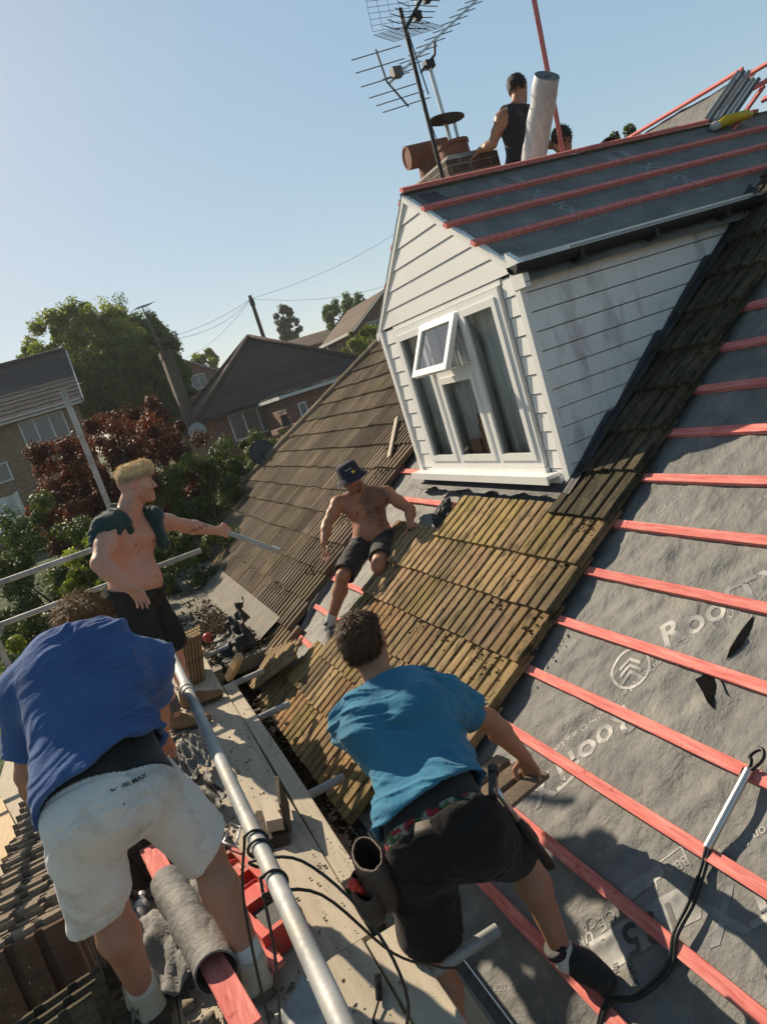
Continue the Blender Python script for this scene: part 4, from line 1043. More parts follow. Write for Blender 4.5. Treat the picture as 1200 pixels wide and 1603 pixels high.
m = MB(); courses(m, (14.2, 57, 3.62), (22.3, 57, 3.62), (22.3, 60.5, 4.75), (15.8, 60.5, 4.75), 8); courses(m, (14.2, 64, 3.62), (14.2, 57, 3.62), (15.8, 60.5, 4.75), (15.8, 60.5, 4.75), 8); m.build('roof', MT['roof_brown'], hb4)
# fences
def fence_run(label, a, b, zt, hgt, mat, n):
    f = empty('fence', (a[0], a[1], zt - hgt), label, 'fence'); m = MB(); a = A(a, float); b = A(b, float)
    for i in range(n):
        p = a + (b - a) * (i + .5) / n; d = unit(A([*(b - a)[:2], 0])); w = np.linalg.norm(b - a) / n * .46
        m.box((p[0], p[1], zt - hgt / 2), w, .012, hgt / 2, d, A([-d[1], d[0], 0]), (0, 0, 1), (lambda g: (g, g, g))(.8 + .4 * random.random()))
    m.build('boards', mat, f)
    for i in range(0, n + 1, max(1, n // 4)):
        p = a + (b - a) * i / n; m = MB(); m.aabb((p[0] - .05, p[1] + .014, zt - hgt - .1), (p[0] + .05, p[1] + .11, zt + .06)); m.build('post', mat, f)
fence_run('brown vertical board fence beside the bungalow hedge', (3.0, 25.5), (4.35, 24.5), -.45, 1.7, MT['fence'], 12)
fence_run('white picket fence below the tan brick house', (-5.0, 27.0), (-2.5, 27.0), -.22, 1.1, MT['white_far'], 20)

# ------------------------------------------------------------------ telegraph pole, wires, neighbour aerial
tp = empty('telegraph_pole', (12.35, 45.0, -1.5), 'dark wooden telegraph pole standing behind the bungalow roof', 'telegraph pole')
m = MB(); m.tube([(12.35, 45, -1.5), (12.37, 45, 6.8)], [.16, .11], 10); m.build('pole', MT['bark'], tp)
m = MB(); m.lathe([(0, .1), (.16, .05), (.16, -.35), (0, -.4)], (12.37, 44.98, 6.5), (0, 0, 1), 8); m.build('cap', MT['darkmetal'], tp)
def wire(a, b, sag, r, label):
    a = A(a, float); b = A(b, float); P = [a + (b - a) * t - A([0, 0, sag * 4 * t * (1 - t)]) for t in np.linspace(0, 1, 14)]
    m = MB(); m.tube(P, r, 5); tag(m.build('overhead_wire', MT['wire'], loc=a), label, 'wire', 'wires strung from the telegraph pole')
tpt = A([12.37, 45, 6.6])
wire(tpt, (4.4, 31.6, 3.9), .5, .010, 'thin overhead wire from the telegraph pole down to the bungalow chimney')
wire(tpt, (1.2, 36, 5.0), .7, .010, 'thin overhead wire from the telegraph pole to the slate roofed house')
wire(tpt, (26, 47, 9.2), .5, .010, 'thin overhead wire from the telegraph pole passing over the right hand roof')
wire(tpt, (21.2, 45, 5.2), .4, .010, 'thin overhead wire from the telegraph pole to the right hand gable')
wire(tpt, (9.4, 60, 5.6), .5, .010, 'thin overhead wire from the telegraph pole back to the house behind the bungalow chimney')
na = empty('aerial', (4.3, 31.5, 3.42), 'thin television aerial on a tall mast above the bungalow chimney', 'aerial')
m = MB(); m.tube([(4.35, 31.5, 2.4), (4.17, 31.6, 5.45)], .028, 8); m.build('mast', MT['wire'], na)
m = MB(); m.tube([(3.85, 31.3, 5.35), (4.6, 31.9, 5.5)], .018, 6)
for i in range(7):
    p = A([3.85, 31.3, 5.35]) + A([.75, .6, .15]) * i / 6; m.tube([p + A([.16, -.2, .02]), p - A([.16, -.2, .02])], .010, 5)
m.build('boom', MT['wire'], na)

# ------------------------------------------------------------------ trees and shrubs
cl = blob_clumps((1.9, 42, 4.5), (3.5, 2.6, 3.6), 240, 21, (.11, .24)) + [(A([2.3, 42, 4.0]), 2.1, 40)] + blob_clumps((.9, 42, 3.6), (1.9, 1.8, 2.4), 18, 23, (.2, .4)) + [(A([3.6, 42, 7.8]), .5, .4), (A([2.2, 42, 8.4]), .35, .3), (A([1.5, 42, 8.2]), .3, .2)]
tree('tree', 'tall yellow green tree standing behind the slate roofed house', 'tree', (2.3, 42, G(2.3, 42)), cl, 70000, .075, LF['bright'], .3, 31, shade=(0, .9))
cl = blob_clumps((5.0, 45, 3.6), (2.3, 2.0, 4.0), 170, 24, (.12, .26)) + [(A([5.0, 45, 3.0]), 1.7, 25)] + [(A([4.9, 45, 8.3]), .55, .5), (A([5.9, 45, 7.3]), .5, .5), (A([6.6, 45, 6.2]), .5, .5)]
tree('tree', 'dark green leafy tree behind the bungalow chimney', 'tree', (5.0, 45, G(5, 45)), cl, 46000, .075, LF['mid'], .3, 32, shade=(0, .75))
cl = blob_clumps((3.8, 39, 2.3), (2.3, 1.6, 3.3), 160, 25, (.12, .28)) + [(A([3.7, 39, 1.8]), 1.6, 25)]
tree('tree', 'drooping dark green tree between the two nearest houses', 'tree', (3.4, 39, G(3.4, 39)), cl, 46000, .07, LF['mid'], .2, 33, up=-.3)
cl = blob_clumps((.55, 15.2, -1.35), (1.65, 1.3, 2.1), 170, 26, (.09, .20), -1) + [(A([.5, 15.3, -1.5]), 1.15, 45)] + blob_clumps((-.50, 14.6, -.80), (.85, .9, 1.45), 90, 27, (.12, .26), -1) + [(A([-.45, 14.8, -1.1]), .75, 34)] + [(A([1.0, 15, .62]), .35, 1), (A([1.35, 15.2, .40]), .32, 1), (A([.1, 15, .50]), .3, .8)]
tree('copper_tree', 'dense copper red leaved tree in the garden left of the scaffold pole', 'tree', (.5, 15.2, G(.5, 15)), cl, 105000, .025, LF['copper'], .12, 34, shade=(0, 1))
cl = blob_clumps((25.1, 80, 7.6), (1.25, 1.2, 2.6), 90, 28, (.16, .34), -1) + [(A([25.1, 80, 6.5]), .9, 12)] + [(A([24.9, 80, 10.1]), .4, .5)]
tree('poplar_tree', 'slim grey green poplar on the skyline right of the telegraph pole', 'tree', (25.1, 80, 2.0), cl, 14000, .085, LF['poplar'], .25, 35)
cl = blob_clumps((24.2, 60, 4.9), (2.2, 2.0, 2.3), 75, 29, (.12, .24), -1)
tree('tree', 'airy dark green tree on the skyline beside the right hand gable', 'tree', (24.2, 60, 1.0), cl, 12000, .09, LF['mid'], .2, 36)
cl = blob_clumps((16.0, 38, 1.2), (1.7, 1.3, 1.35), 80, 30, (.12, .26)) + [(A([16, 38, 1.0]), 1.0, 15)]
tree('tree', 'low yellowish green tree just left of the dormer corner', 'tree', (16.0, 38, -2.0), cl, 12000, .06, LF['bright'], .12, 37, shade=(0, .6))
cl = blob_clumps((13.1, 70, 5.3), (1.5, 1.3, 1.6), 18, 31, (.25, .4))
tree('tree', 'small yellow green treetop above the bungalow roof hip', 'tree', (13.1, 70, 1.0), cl, 3000, .15, LF['bright'], .15, 38)
cl = blob_clumps((18.2, 18.5, 3.75), (1.0, 1.0, 1.0), 40, 32, (.14, .26))
tree('tree', 'green treetop peeping over the dormer ridge beside the ridge tiles', 'tree', (18.2, 18.5, -4.5), cl, 4500, .06, LF['hedge'], .15, 39)
def shrub(label, c, rad, n, size, leaf, seed, k=34, group=None, up=.4):
    gz_ = G(c[0], c[1]); cl = blob_clumps(c, rad, k * 2, seed, (.12, .28), -1)
    cl += [(A(c) * 1.0 + A([0, 0, -rad[2] * .3]), min(rad) * .75, 5)]
    return tree('shrub', label, 'shrub', (c[0], c[1], gz_), cl, n, size, leaf, .07, seed + 100, group, up=up)
shrub('rounded dark green hedge below the bungalow windows', (3.15, 15.2, -1.50), (1.3, .9, 1.25), 30000, .023, LF['hedge'], 41, 44)
shrub('broad leafy green hedge behind the blond man', (1.75, 13.3, -2.15), (1.35, .9, 1.75), 44000, .022, LF['hedge'], 42, 56)
shrub('dark green hedge below the far end of the hip', (.9, 11.2, -2.9), (1.3, .8, 1.5), 26000, .022, LF['hedge'], 43, 40)
shrub('dark green bush at the left below the copper tree', (-1.05, 11.2, -1.75), (.95, .9, 1.5), 34000, .022, LF['hedge'], 44, 44)
shrub('bright green feathery shrub beside the scaffold pole', (-.28, 9.6, -2.20), (.62, .5, 1.35), 15000, .022, LF['bright'], 45, 30)
shrub('yellowish low bush behind the left guard rails', (-1.25, 8.6, -2.5), (.7, .5, .9), 14000, .022, LF['bright'], 46, 24)
shrub('dark green undergrowth bush below the guard rail', (.05, 8.9, -3.1), (1.1, .5, 1.2), 18000, .022, LF['hedge'], 47, 30)
shrub('green bush seen between the two left guard rails', (-.75, 9.0, -2.9), (.8, .5, 1.2), 16000, .022, LF['hedge'], 48, 26)
shrub('green bush in the garden beyond the left rails', (-1.3, 13.2, -2.7), (1.2, .8, 1.1), 18000, .024, LF['hedge'], 49, 26)
shrub('dark copper shrub filling in behind the copper red tree', (.95, 17.6, -.75), (1.6, .9, 1.85), 30000, .03, LF['copper'], 50, 40)
# ------------------------------------------------------------------ roof aerials and dish
mx, my = 3.86, 6.2
ae = empty('aerial', (mx, my, 1.2), 'black television mast with mesh panel aerial and long yagi beside the chimney', 'aerial')
m = MB(); m.tube([(3.835, my, 1.0), (3.895, my, 3.02)], .020, 10); m.build('mast', MT['black_plastic'], ae)
tip = A([3.893, my, 2.95])
m = MB()                                                   # mesh panel reflectors
def wire_panel(m, c, ex, ey, nx, ny, r=.0022):
    c = A(c, float); ex = A(ex, float); ey = A(ey, float)
    for i in range(nx + 1): a = c + ex * (i / nx); m.tube([a, a + ey], r, 4, False)
    for j in range(ny + 1): a = c + ey * (j / ny); m.tube([a, a + ex], r, 4, False)
wire_panel(m, A([3.60, 6.2, 3.36]), A([.44, .03, .02]), A([-.03, .02, -.49]), 4, 10)
wire_panel(m, A([3.56, 6.2, 2.83]), A([.56, .03, .08]), A([.11, -.12, -.13]), 7, 8)
m.build('mesh_reflector', MT['wire'], ae)
m = MB()
b0_, b1_ = A([3.885, 6.17, 2.84]), A([4.36, 6.12, 3.30])
m.bar(b0_, b1_, .022, .03)
for t_ in (.22, .5, .66): m.box(b0_ + (b1_ - b0_) * t_ + A([.035, 0, -.02]), .032, .03, .035)
for i in range(12):
    p = b0_ + (b1_ - b0_) * (i / 11); w = .22 - .006 * i
    m.tube([p + A([-w, .0, .045]), p + A([-w * .5, 0, .0]), p, p + A([w * .5, 0, -.02]), p + A([w, 0, -.03])], .0042, 5)
m.build('boom', MT['black_plastic'], ae)
m = MB(); m.tube([tip + A([-.01, -.03, -.02]), tip + A([.0, -.05, -.4]), tip + A([.02, -.05, -.7])], .006, 6); m.tube([tip + A([.15, -.06, .1]), tip + A([.12, -.06, -.01]), tip + A([.03, -.03, -.03])], .006, 6); m.build('cable', MT['black_rubber'], ae)
m2x, m2y = 4.385, 6.72
ae2 = empty('aerial', (m2x, m2y, 1.75), 'grey mast with a long slanting silver yagi aerial above the chimney pot', 'aerial')
mt = A([4.370, m2y, 2.70])
m = MB(); m.tube([(m2x, m2y, 1.76), mt], .022, 10); m.build('mast', MT['alu'], ae2)
m = MB(); m.tube([mt + A([-.13, -.03, -.04]), mt + A([0, 0, .05]), mt + A([.11, .02, .12]), mt + A([.15, .02, .24])], .013, 8); m.box(mt + A([0, 0, .03]), .05, .04, .035); m.build('bracket', MT['darkmetal'], ae2)
ya0 = A([3.865, m2y - .02, 2.61]); ya1 = A([5.15, m2y + .02, 3.28])
m = MB(); m.bar(ya0, ya1, .022, .022); m.build('boom', MT['alu'], ae2)
for i in range(11):
    t_ = .10 + .90 * i / 10; p = ya0 + (ya1 - ya0) * t_; w = .17 - .003 * i
    m = MB(); m.tube([p + A([-w, .03, -.01]), p + A([w, -.03, .02])], .0048, 6); m.build('rod', MT['wire'], ae2)
m = MB(); q = ya0 + A([-.02, 0, .02])
m.tube([q + A([-.02, 0, .30]), q + A([0, 0, 0]), q + A([.16, 0, -.26])], .010, 6)
for (ox, oz) in ((-.02, .27), (-.015, .15), (-.005, .02), (.05, -.09), (.10, -.17), (.15, -.24)): m.tube([q + A([ox - .27, .03, oz - .02]), q + A([ox + .26, -.03, oz + .02])], .005, 6)
m.box(ya0 + A([.10, -.02, .08]), .05, .04, .045); m.build('reflector', MT['wire'], ae2)
sd = empty('satellite_dish', (2.55, 12.75, -1.2), 'dark grey satellite dish fixed at the hip of the far roof', 'satellite dish')
dish(sd, A([2.80, 12.75, -.74]), A([-.25, -1, .35]), .235, MT['dish'])

# ------------------------------------------------------------------ scaffold: one frame of tubes, couplers and stub transoms
PZ = -1.87
sc = empty('scaffold', (-.3, 4.0, -4.9), 'galvanised tube scaffold frame with guard rails along the eaves', 'scaffold')
def stube(a, b, name='scaffold_tube', r=.0228):
    m = MB(); m.tube([a, b], r, 18, hollow=.84); o = m.build(name, MT['steel'], sc, angle=40); return o
stube((.030, 3.62, -1.0), (.045, .55, -.945), 'guard_rail', .0202)
stube((-2.6, 6.25, -.66), (.44, 6.2, -.665), 'guard_rail'); stube((-2.6, 6.27, -.97), (.585, 6.22, -.985), 'guard_rail')
stube((-1.12, 6.31, -5.0), (-1.12, 6.31, -.35), 'standard'); stube((.035, 6.12, -5.0), (.02, 6.14, .60), 'standard')
stube((-1.07, 6.4, -1.02), (-.98, 1.9, -1.02), 'guard_rail'); stube((-1.12, 1.2, -5.0), (-1.12, 1.2, -.2), 'standard')
stube((-1.08, 6.6, -1.98), (-1.08, 0.5, -1.98), 'ledger'); stube((.10, 6.6, -1.99), (.10, .5, -1.99), 'ledger')
for yy, x1 in ((6.45, .63), (5.47, .64), (4.65, .63), (3.45, .60), (2.05, .68)):
    stube((-1.25, yy + .01, -1.938), (x1, yy - .005, -1.938), 'transom')
def coupler(p, axis, ax2):
    axis = unit(axis); ax2 = unit(ax2); m = MB()
    for o_, a_ in ((0, axis), (1, ax2)):
        c = A(p, float) + np.cross(axis, ax2) * (.0 if o_ == 0 else .052)
        m.lathe([(.026, -.024), (.033, -.022), (.033, .022), (.026, .024)], c, a_, 16)
        s = unit(np.cross(a_, np.cross(axis, ax2))); m.box(c + s * .038, .012, .018, .014, s, a_, np.cross(s, a_)); m.tube([c + s * .038 - np.cross(s, a_) * .03, c + s * .038 + np.cross(s, a_) * .035], .006, 6)
    m.build('coupler', MT['coupler'], sc, angle=40)
coupler((-1.10, 6.265, -.97), (1, 0, 0), (0, 0, 1)); coupler((-1.10, 6.25, -.66), (1, 0, 0), (0, 0, 1)); coupler((.03, 6.165, -.98), (1, 0, 0), (0, 0, 1))
m = MB(); m.lathe([(.0200, -.05), (.025, -.05), (.025, .05), (.0200, .05)], (.0305, 2.96, -.988), (0, 1, 0), 18); m.lathe([(.0200, -.012), (.029, -.012), (.029, .012), (.0200, .012)], (.0305, 2.96, -.988), (0, 1, 0), 18); m.build('sleeve', MT['steel'], sc, angle=40)

# boards: loose planks, each a thing
def plank(x0, x1, y0, y1, z, label, mat='board', dz=0.0, dx=0.0, th=.038):
    n = 40; m = MB(); ys = np.linspace(y0, y1, n); g = .85 + .3 * random.random(); P = np.zeros((2, n, 3)); w = np.zeros((4, n, 3))
    e = .004
    for i, yy in enumerate(ys):
        xo = dx * (yy - y0); wob = .003 * math.sin(yy * 3 + x0 * 9); zz = z + dz * (yy - y0) + .003 * math.sin(yy * 1.7 + x1)
        w[:, i] = [(x0 + xo + wob, yy, zz - e), (x0 + xo + wob + e, yy, zz), (x1 + xo + wob - e, yy, zz), (x1 + xo + wob, yy, zz - e)]
    m.slab(w.transpose(1, 0, 2), (0, 0, 1), th, (g, g, g * .98))
    return tag(m.build('scaffold_board', MT[mat], loc=((x0 + x1) / 2, (y0 + y1) / 2, z)), label, 'scaffold board', 'boards of the scaffold platform')
plank(.075, .298, 2.28, 6.75, PZ, 'long dusty scaffold board second from the roof, under the scattered wood scraps')
plank(.306, .392, 2.62, 5.35, PZ - .006, 'narrow grey scaffold board nearest the roof tiles, ending by the last stub tube')
plank(-.155, .066, 2.25, 6.75, PZ + .002, 'dusty scaffold board directly below the long guard rail')
plank(-.385, -.164, .4, 6.75, PZ - .002, 'scaffold board between the feet of the man in white shorts')
plank(-.615, -.394, .4, 6.75, PZ + .001, 'rubble covered scaffold board under the left foot of the man in white shorts')
plank(-.845, -.624, .4, 6.75, PZ - .003, 'scaffold board under the row of stacked tiles')
plank(-1.075, -.854, .4, 6.75, PZ, 'outermost scaffold board at the left edge of the platform')
plank(-1.30, -1.085, .4, 6.75, PZ + .001, 'extra scaffold board outside the guard rail uprights at the far left')
plank(.035, .262, .5, 2.272, PZ + .004, 'near scaffold board in shade at the bottom of the platform')
plank(.27, .40, .6, 2.255, PZ - .002, 'short shaded board at the bottom beside the bare shin')
plank(-.15, .028, .5, 2.245, PZ, 'near scaffold board under the loops of black cable')
plank(.475, .60, 1.2, 2.9, -2.43, 'lower plank beside the eaves gutter under the stub tube', dz=.0)
plank(.10, .32, 6.3, 6.95, PZ + .045, 'short pale board end lying under the mossy tile stack', 'timber')

# ------------------------------------------------------------------ loose roof tiles
def loose_tile_mesh():
    m = MB(); py, pz, ls = tile_template(5); n = len(py); P = np.zeros((5, n, 3))
    for i, l in enumerate(ls):
        P[i, :, 0] = py - TW / 2; P[i, :, 1] = l - TL / 2; P[i, :, 2] = pz + .008
    m.grid(P); Q = P.copy(); Q[..., 2] = -.012; m.grid(Q, flip=True)
    for e, fl in ((0, True), (4, False)):
        s = np.stack([Q[e], P[e]]); m.grid(s, flip=not fl)
    for j, fl in ((0, False), (n - 1, True)):
        s = np.stack([Q[:, j], P[:, j]]); m.grid(s, flip=fl)
    m.aabb((-.10, TL / 2 - .03, -.030), (-.06, TL / 2 - .004, -.0121)); m.aabb((.06, TL / 2 - .03, -.030), (.10, TL / 2 - .004, -.0121))
    return m
_lt = loose_tile_mesh()
tile0 = _lt.build('loose_tile', MT['tile'], angle=28); tile_me = tile0.data; bpy.data.objects.remove(tile0)
tile_me2 = tile_me.copy(); tile_me2.materials[0] = MT['tile_dark']
tile_me4 = tile_me.copy(); tile_me4.materials[0] = MT['tile_dusty']
tile_me5 = tile_me.copy(); tile_me5.materials[0] = MT['tile_red']
tile_me3 = tile_me.copy(); tile_me3.materials[0] = MT['tile_grey']
def loose_tile(c, X, Y, label, group=None, me=None):
    """X across the ribs, Y along the tile"""
    X = unit(X); Y = unit(A(Y, float) - X * (A(Y, float) @ X)); Z = np.cross(X, Y)
    o = bpy.data.objects.new('loose_tile', me or tile_me); C.objects.link(o)
    M = Matrix.Identity(4)
    for i in range(3): M[i][0], M[i][1], M[i][2], M[i][3] = X[i], Y[i], Z[i], c[i]
    o.matrix_world = M
    return tag(o, label, 'roof tile', group)
# row of old tiles standing on edge behind the stacked-tile face, left of the man in white shorts
n = 48
for i in range(n):
    yy = 2.62 + i * .0305; lean = .05 * math.sin(i * 1.7) + .10
    X = A([1, .02 * math.sin(i * 2.1), .03 * math.sin(i)]); Yv = A([0, lean, 1])
    first = i == 0
    loose_tile(A([-.775 + .012 * math.sin(i * 2.7) + (i * .0015), yy, PZ + .205 + .012 * math.sin(i * 1.3)]), X, Yv,
               'front tile of the row standing on edge, its dark ribbed face towards us' if first else 'old roof tile standing on edge in the long row behind its front tile', None if first else 'roof tiles stacked on edge on the platform', tile_me5 if first else tile_me4)
for i in range(3):
    loose_tile(A([-.66 - .012 * i, 2.20 - .05 * i + .03, PZ + .19]), A([1, .35, -.10]), A([-.05, .28, 1]), ('dark old tile leaning at the lower left corner of the platform', 'second dark tile behind the corner leaning tile', 'third dark tile behind the corner leaning tile')[2 - i], None, tile_me2)
loose_tile(A([-.60, 2.72, PZ + .03]), A([1, .1, 0]), A([-.1, 1, .05]), 'dark ribbed tile lying flat by the left heel of the man in white shorts', None, tile_me2)
loose_tile(A([-.56, 2.34, PZ + .035]), A([1, -.1, .05]), A([.15, 1, .0]), 'dark ribbed tile lying flat nearest the bottom edge, by the white sock', None, tile_me2)
loose_tile(A([-.44, 3.38, PZ + .13]), A([1, .25, .25]), A([-.2, .6, .75]), 'reddish brown upturned tile leaning between the legs of the man in white shorts', None, tile_me5)
# small mossy pack on the board
for i in range(6):
    loose_tile(A([.13 + .026 * i, 5.74 + .006 * i, PZ + .165]), A([.12, 1, .0]), A([.25, 0, 1]), 'mossy tile in the small pack standing on the dusty board', 'pack of mossy tiles by the brown boots', tile_me)
# loose tiles fanned out on the roof edge
for i in range(7):
    Y = 6.50 - .085 * i; vv = .98 + .035 * i; a = math.radians(8 * i - 4)
    Xr = A([0, 1, 0]) * math.cos(a) + A([CP, 0, SP]) * math.sin(a); Yr = A([CP, 0, SP]) * math.cos(a) - A([0, 1, 0]) * math.sin(a)
    loose_tile(RP(Y, vv, .085 + .012 * i), -Xr + NR * .12, Yr * -1 if False else Yr, 'loose tile fanned out over the others beside the bare membrane gap', 'loose tiles fanned out at the gap', tile_me)
loose_tile(A([.985, 2.465, -1.735]), A([.30, -.80, -.10]), A([.80, .28, -.12]), 'worn roof tile held in both hands by the man in the blue T-shirt', None, tile_me3)

# ------------------------------------------------------------------ debris: uncountable crumbs
def crumbs(name, label, pts, sizes, mat, seed, flat=.6):
    r = np.random.default_rng(seed); base = []
    for _ in range(6):
        q = A([(1, 0, 0), (-1, 0, 0), (0, 1, 0), (0, -1, 0), (0, 0, 1), (0, 0, -1)], float); q = q * (.6 + .7 * r.random((6, 1))) + r.normal(size=(6, 3)) * .18; base.append(q)
    fc = A([(0, 2, 4), (2, 1, 4), (1, 3, 4), (3, 0, 4), (2, 0, 5), (1, 2, 5), (3, 1, 5), (0, 3, 5)])
    V = []; F = []; T = []
    for i, (p, s) in enumerate(zip(pts, sizes)):
        a = r.random() * 6.28; R_ = A([[math.cos(a), -math.sin(a), 0], [math.sin(a), math.cos(a), 0], [0, 0, 1]])
        V.append((base[i % 6] * A([1, 1, flat])) @ R_.T * s + p); F.append(fc + 6 * i); g = .5 + .9 * r.random(); T.append(np.full((6, 3), g))
    V = np.concatenate(V); o = link_mesh(name, V, np.concatenate(F), mat, tint=np.concatenate(T), loc=tuple(V.mean(0)))
    return tag(o, label, kind='stuff')
r = np.random.default_rng(5); P = []; S = []
for _ in range(3600):
    y = 6.85 + abs(r.normal()) * 1.15; x = .62 + r.normal() * .15 + (.05 if y < 7.8 else 0)
    if not (.2 < x < 1.02) or y > 10.2: continue
    hh = .13 * math.exp(-((x - .66) / .2) ** 2 - ((y - 7.2) / .9) ** 2)
    P.append(A([x, y, -2.19 + hh * r.random() + max(0, (x - .82) * .25)])); S.append(.008 + .022 * r.random() ** 2)
crumbs('moss_debris', 'heap of dark moss and dirt crumbs on the flat roof', P, S, MT['soil'], 6)
P = []; S = []
for _ in range(1700):
    Y = 3.3 + 2.3 * r.random(); kk = r.integers(0, 7); v = .76 + .32 * kk + abs(r.normal()) * .05 - .01
    if fbm(A([Y * 3., v * 3., 0.])) < .5: continue
    P.append(RP(Y, v, .052)); S.append(.003 + .008 * r.random() ** 2)
for c_ in ((3.42, 1.95), (3.62, 2.0), (3.28, 2.2), (3.5, 1.72), (4.05, 1.95), (3.7, 2.42), (3.4, 2.82), (4.9, 1.72), (5.15, 1.2), (4.4, 2.05), (3.35, 2.9)):
    for _ in range(150):
        q = A(c_) + r.normal(size=2) * A([.055, .09]); P.append(RP(q[0], q[1], .044 + .010 * r.random())); S.append(.003 + .013 * r.random() ** 3)
for _ in range(1500):
    v = 3.0 + 3.6 * r.random(); Y = 3.25 + .45 * r.random()
    if fbm(A([Y * 5., v * 3., 3.])) < .52: continue
    P.append(RP(Y, v, .05)); S.append(.005 + .012 * r.random() ** 2)
crumbs('moss_crumbs', 'dark moss crumbs caught in the ribs of the ochre tiles', P, S, MT['moss'], 7, .5)
P = []; S = []
for _ in range(3400):
    v = 1.5 + 3.2 * r.random(); Y = 6.7 + abs(r.normal()) * (1.3 if v < 2.6 else .7) + (0 if v < 2.8 else .1)
    if fbm(A([Y * 2., v * 2., 8.])) < .44: continue
    P.append(RP(Y, v, .048)); S.append(.005 + .013 * r.random() ** 2)
crumbs('moss_crumbs', 'brown dirt and moss scattered over the far grey tiles', P, S, MT['soil'], 8, .6)
P = []; S = []
for _ in range(2600):
    x = -1.0 + 1.0 * r.random(); y = 1.6 + 4.6 * r.random(); P.append(A([x, y, PZ + .004])); S.append(.004 + .018 * r.random() ** 3)
for _ in range(700):
    x = .0 + .40 * r.random(); y = 1.4 + 5 * r.random(); P.append(A([x, y, PZ + .004])); S.append(.002 + .007 * r.random() ** 3)
for _ in range(260):
    x = -.75 + .70 * r.random(); y = 2.2 + 2.6 * r.random(); P.append(A([x, y, PZ + .012])); S.append(.014 + .034 * r.random() ** 2)
for c_, n_ in (((.42, 5.1, -2.2), 160), ((-.10, 4.55, PZ + .02), 90), ((-.25, 4.3, PZ + .02), 120), ((-.5, 2.9, PZ + .02), 150)):
    for _ in range(n_): P.append(A(c_) + r.normal(size=3) * A([.08, .16, .012])); S.append(.006 + .022 * r.random() ** 2)
crumbs('rubble', 'grit and mortar crumbs spread over the scaffold boards', P, S, MT['rubble'], 9)
P = []; S = []
for _ in range(900):
    Y = 3.3 + 3.5 * r.random(); P.append(A([.60 + .05 * r.normal(), Y, -2.50 + .03 * r.random()])); S.append(.01 + .02 * r.random() ** 2)
crumbs('gutter_dirt', 'dark dirt and moss filling the eaves gutter', P, S, MT['soil'], 10)

# ------------------------------------------------------------------ things lying about
def sheet(name, label, cat, c, ex, ey, mat, amp, seed, n=26, curl=0.0, th=.003, group=None, freq=3.0):
    ex = A(ex, float); ey = A(ey, float); nz = unit(np.cross(ex, ey)); Ug, Vg = np.meshgrid(np.linspace(-1, 1, n), np.linspace(-1, 1, n), indexing='ij')
    h = amp * (fbm(np.stack([Ug * freq + seed, Vg * freq, Ug * 0 + seed], -1), 3) - .4) * 2 + amp * .8 * (1 - np.abs(2 * vn(np.stack([Ug * freq * 1.3 + seed, Vg * freq * .6 + Ug, Ug * 0 + 3.3], -1)) - 1)) + curl * Ug ** 2
    e = .10 * (fbm(np.stack([np.sign(Ug) * 3 + Vg * 2, Vg * 2 + seed, Ug * 0], -1)) - .5)
    P = A(c, float) + (Ug * (1 + e))[..., None] * ex + (Vg * (1 - e))[..., None] * ey + h[..., None] * nz
    m = MB(); m.slab(P, nz, th)
    return tag(m.build(name, MT[mat], loc=tuple(A(c, float)), smooth=True), label, cat, group)
sheet('plastic_sheet', 'crumpled black plastic sheet heaped between the flat roof and the tiles', 'sheet', (.70, 6.42, -1.93), (.16, -.10, .16), (.06, .26, .10), 'black_plastic', .12, 3.1, 30, .06)
sheet('plastic_sheet', 'pale grey lit flap of sheeting beside the black plastic heap', 'sheet', (.62, 6.66, -1.99), (.10, .03, .12), (.05, .16, .04), 'felt', .05, 8.3, 18, .02)
sheet('plastic_sheet', 'loose grey membrane strip rolled back along the tile edge by the bucket hat man', 'sheet', RP(6.55, 1.55, .04), A([.0, .08, .0]), A([CP, 0, SP]) * .48 + A([0, .10, 0]), 'felt', .05, 5.2, 30, .03, freq=2.2)
sheet('plastic_sheet', 'black folded scrap of plastic on the membrane below the dormer sill corner', 'sheet', RP(5.22, 2.93, .06), (.03, .05, .06), (.09, -.03, .07), 'black_plastic', .04, 5.5, 16, .03)
sheet('membrane_offcut', 'dark offcut of membrane lying by the clear bottle between the legs', 'offcut', (-.34, 2.70, PZ + .05), (.16, .04, .02), (.02, .22, .03), 'felt', .05, 2.2, 22, .03)
sheet('membrane_offcut', 'dark grey offcut lying under the red tool case', 'offcut', (-.16, 3.3, PZ + .04), (.10, .03, .02), (-.02, .24, .02), 'felt_dark', .05, 6.2, 22, .02)
sheet('membrane_offcut', 'black folded offcut by the right knee of the man in white shorts', 'offcut', (-.04, 3.62, PZ + .05), (.07, .02, .07), (-.02, .15, .02), 'black_plastic', .04, 9.2, 18, .02)
sheet('dust_bag', 'pale dusty bag lying under the guard rail by the brown boots', 'bag', (-.05, 4.12, PZ + .07), (.10, .03, .02), (-.03, .17, .02), 'felt', .09, 4.4, 22, -.05)
sheet('grey_offcut', 'small pale plastic offcut at the bottom edge of the platform', 'offcut', (.0, 2.08, PZ + .03), (.06, .03, .01), (-.03, .07, .02), 'grey_edge', .02, 7.7, 12, .01)
ball = MB(); ball.lathe([(.0, -.05), (.03, -.04), (.048, -.01), (.045, .025), (.025, .046), (0, .05)], (.44, 7.3, -2.02), (.2, .1, 1), 16, close=False)
tag(ball.build('crumpled_can', MT['red_plastic'], smooth=True, loc=(.44, 7.3, -2.02)), 'small crumpled red object lying on the moss heap', 'litter')
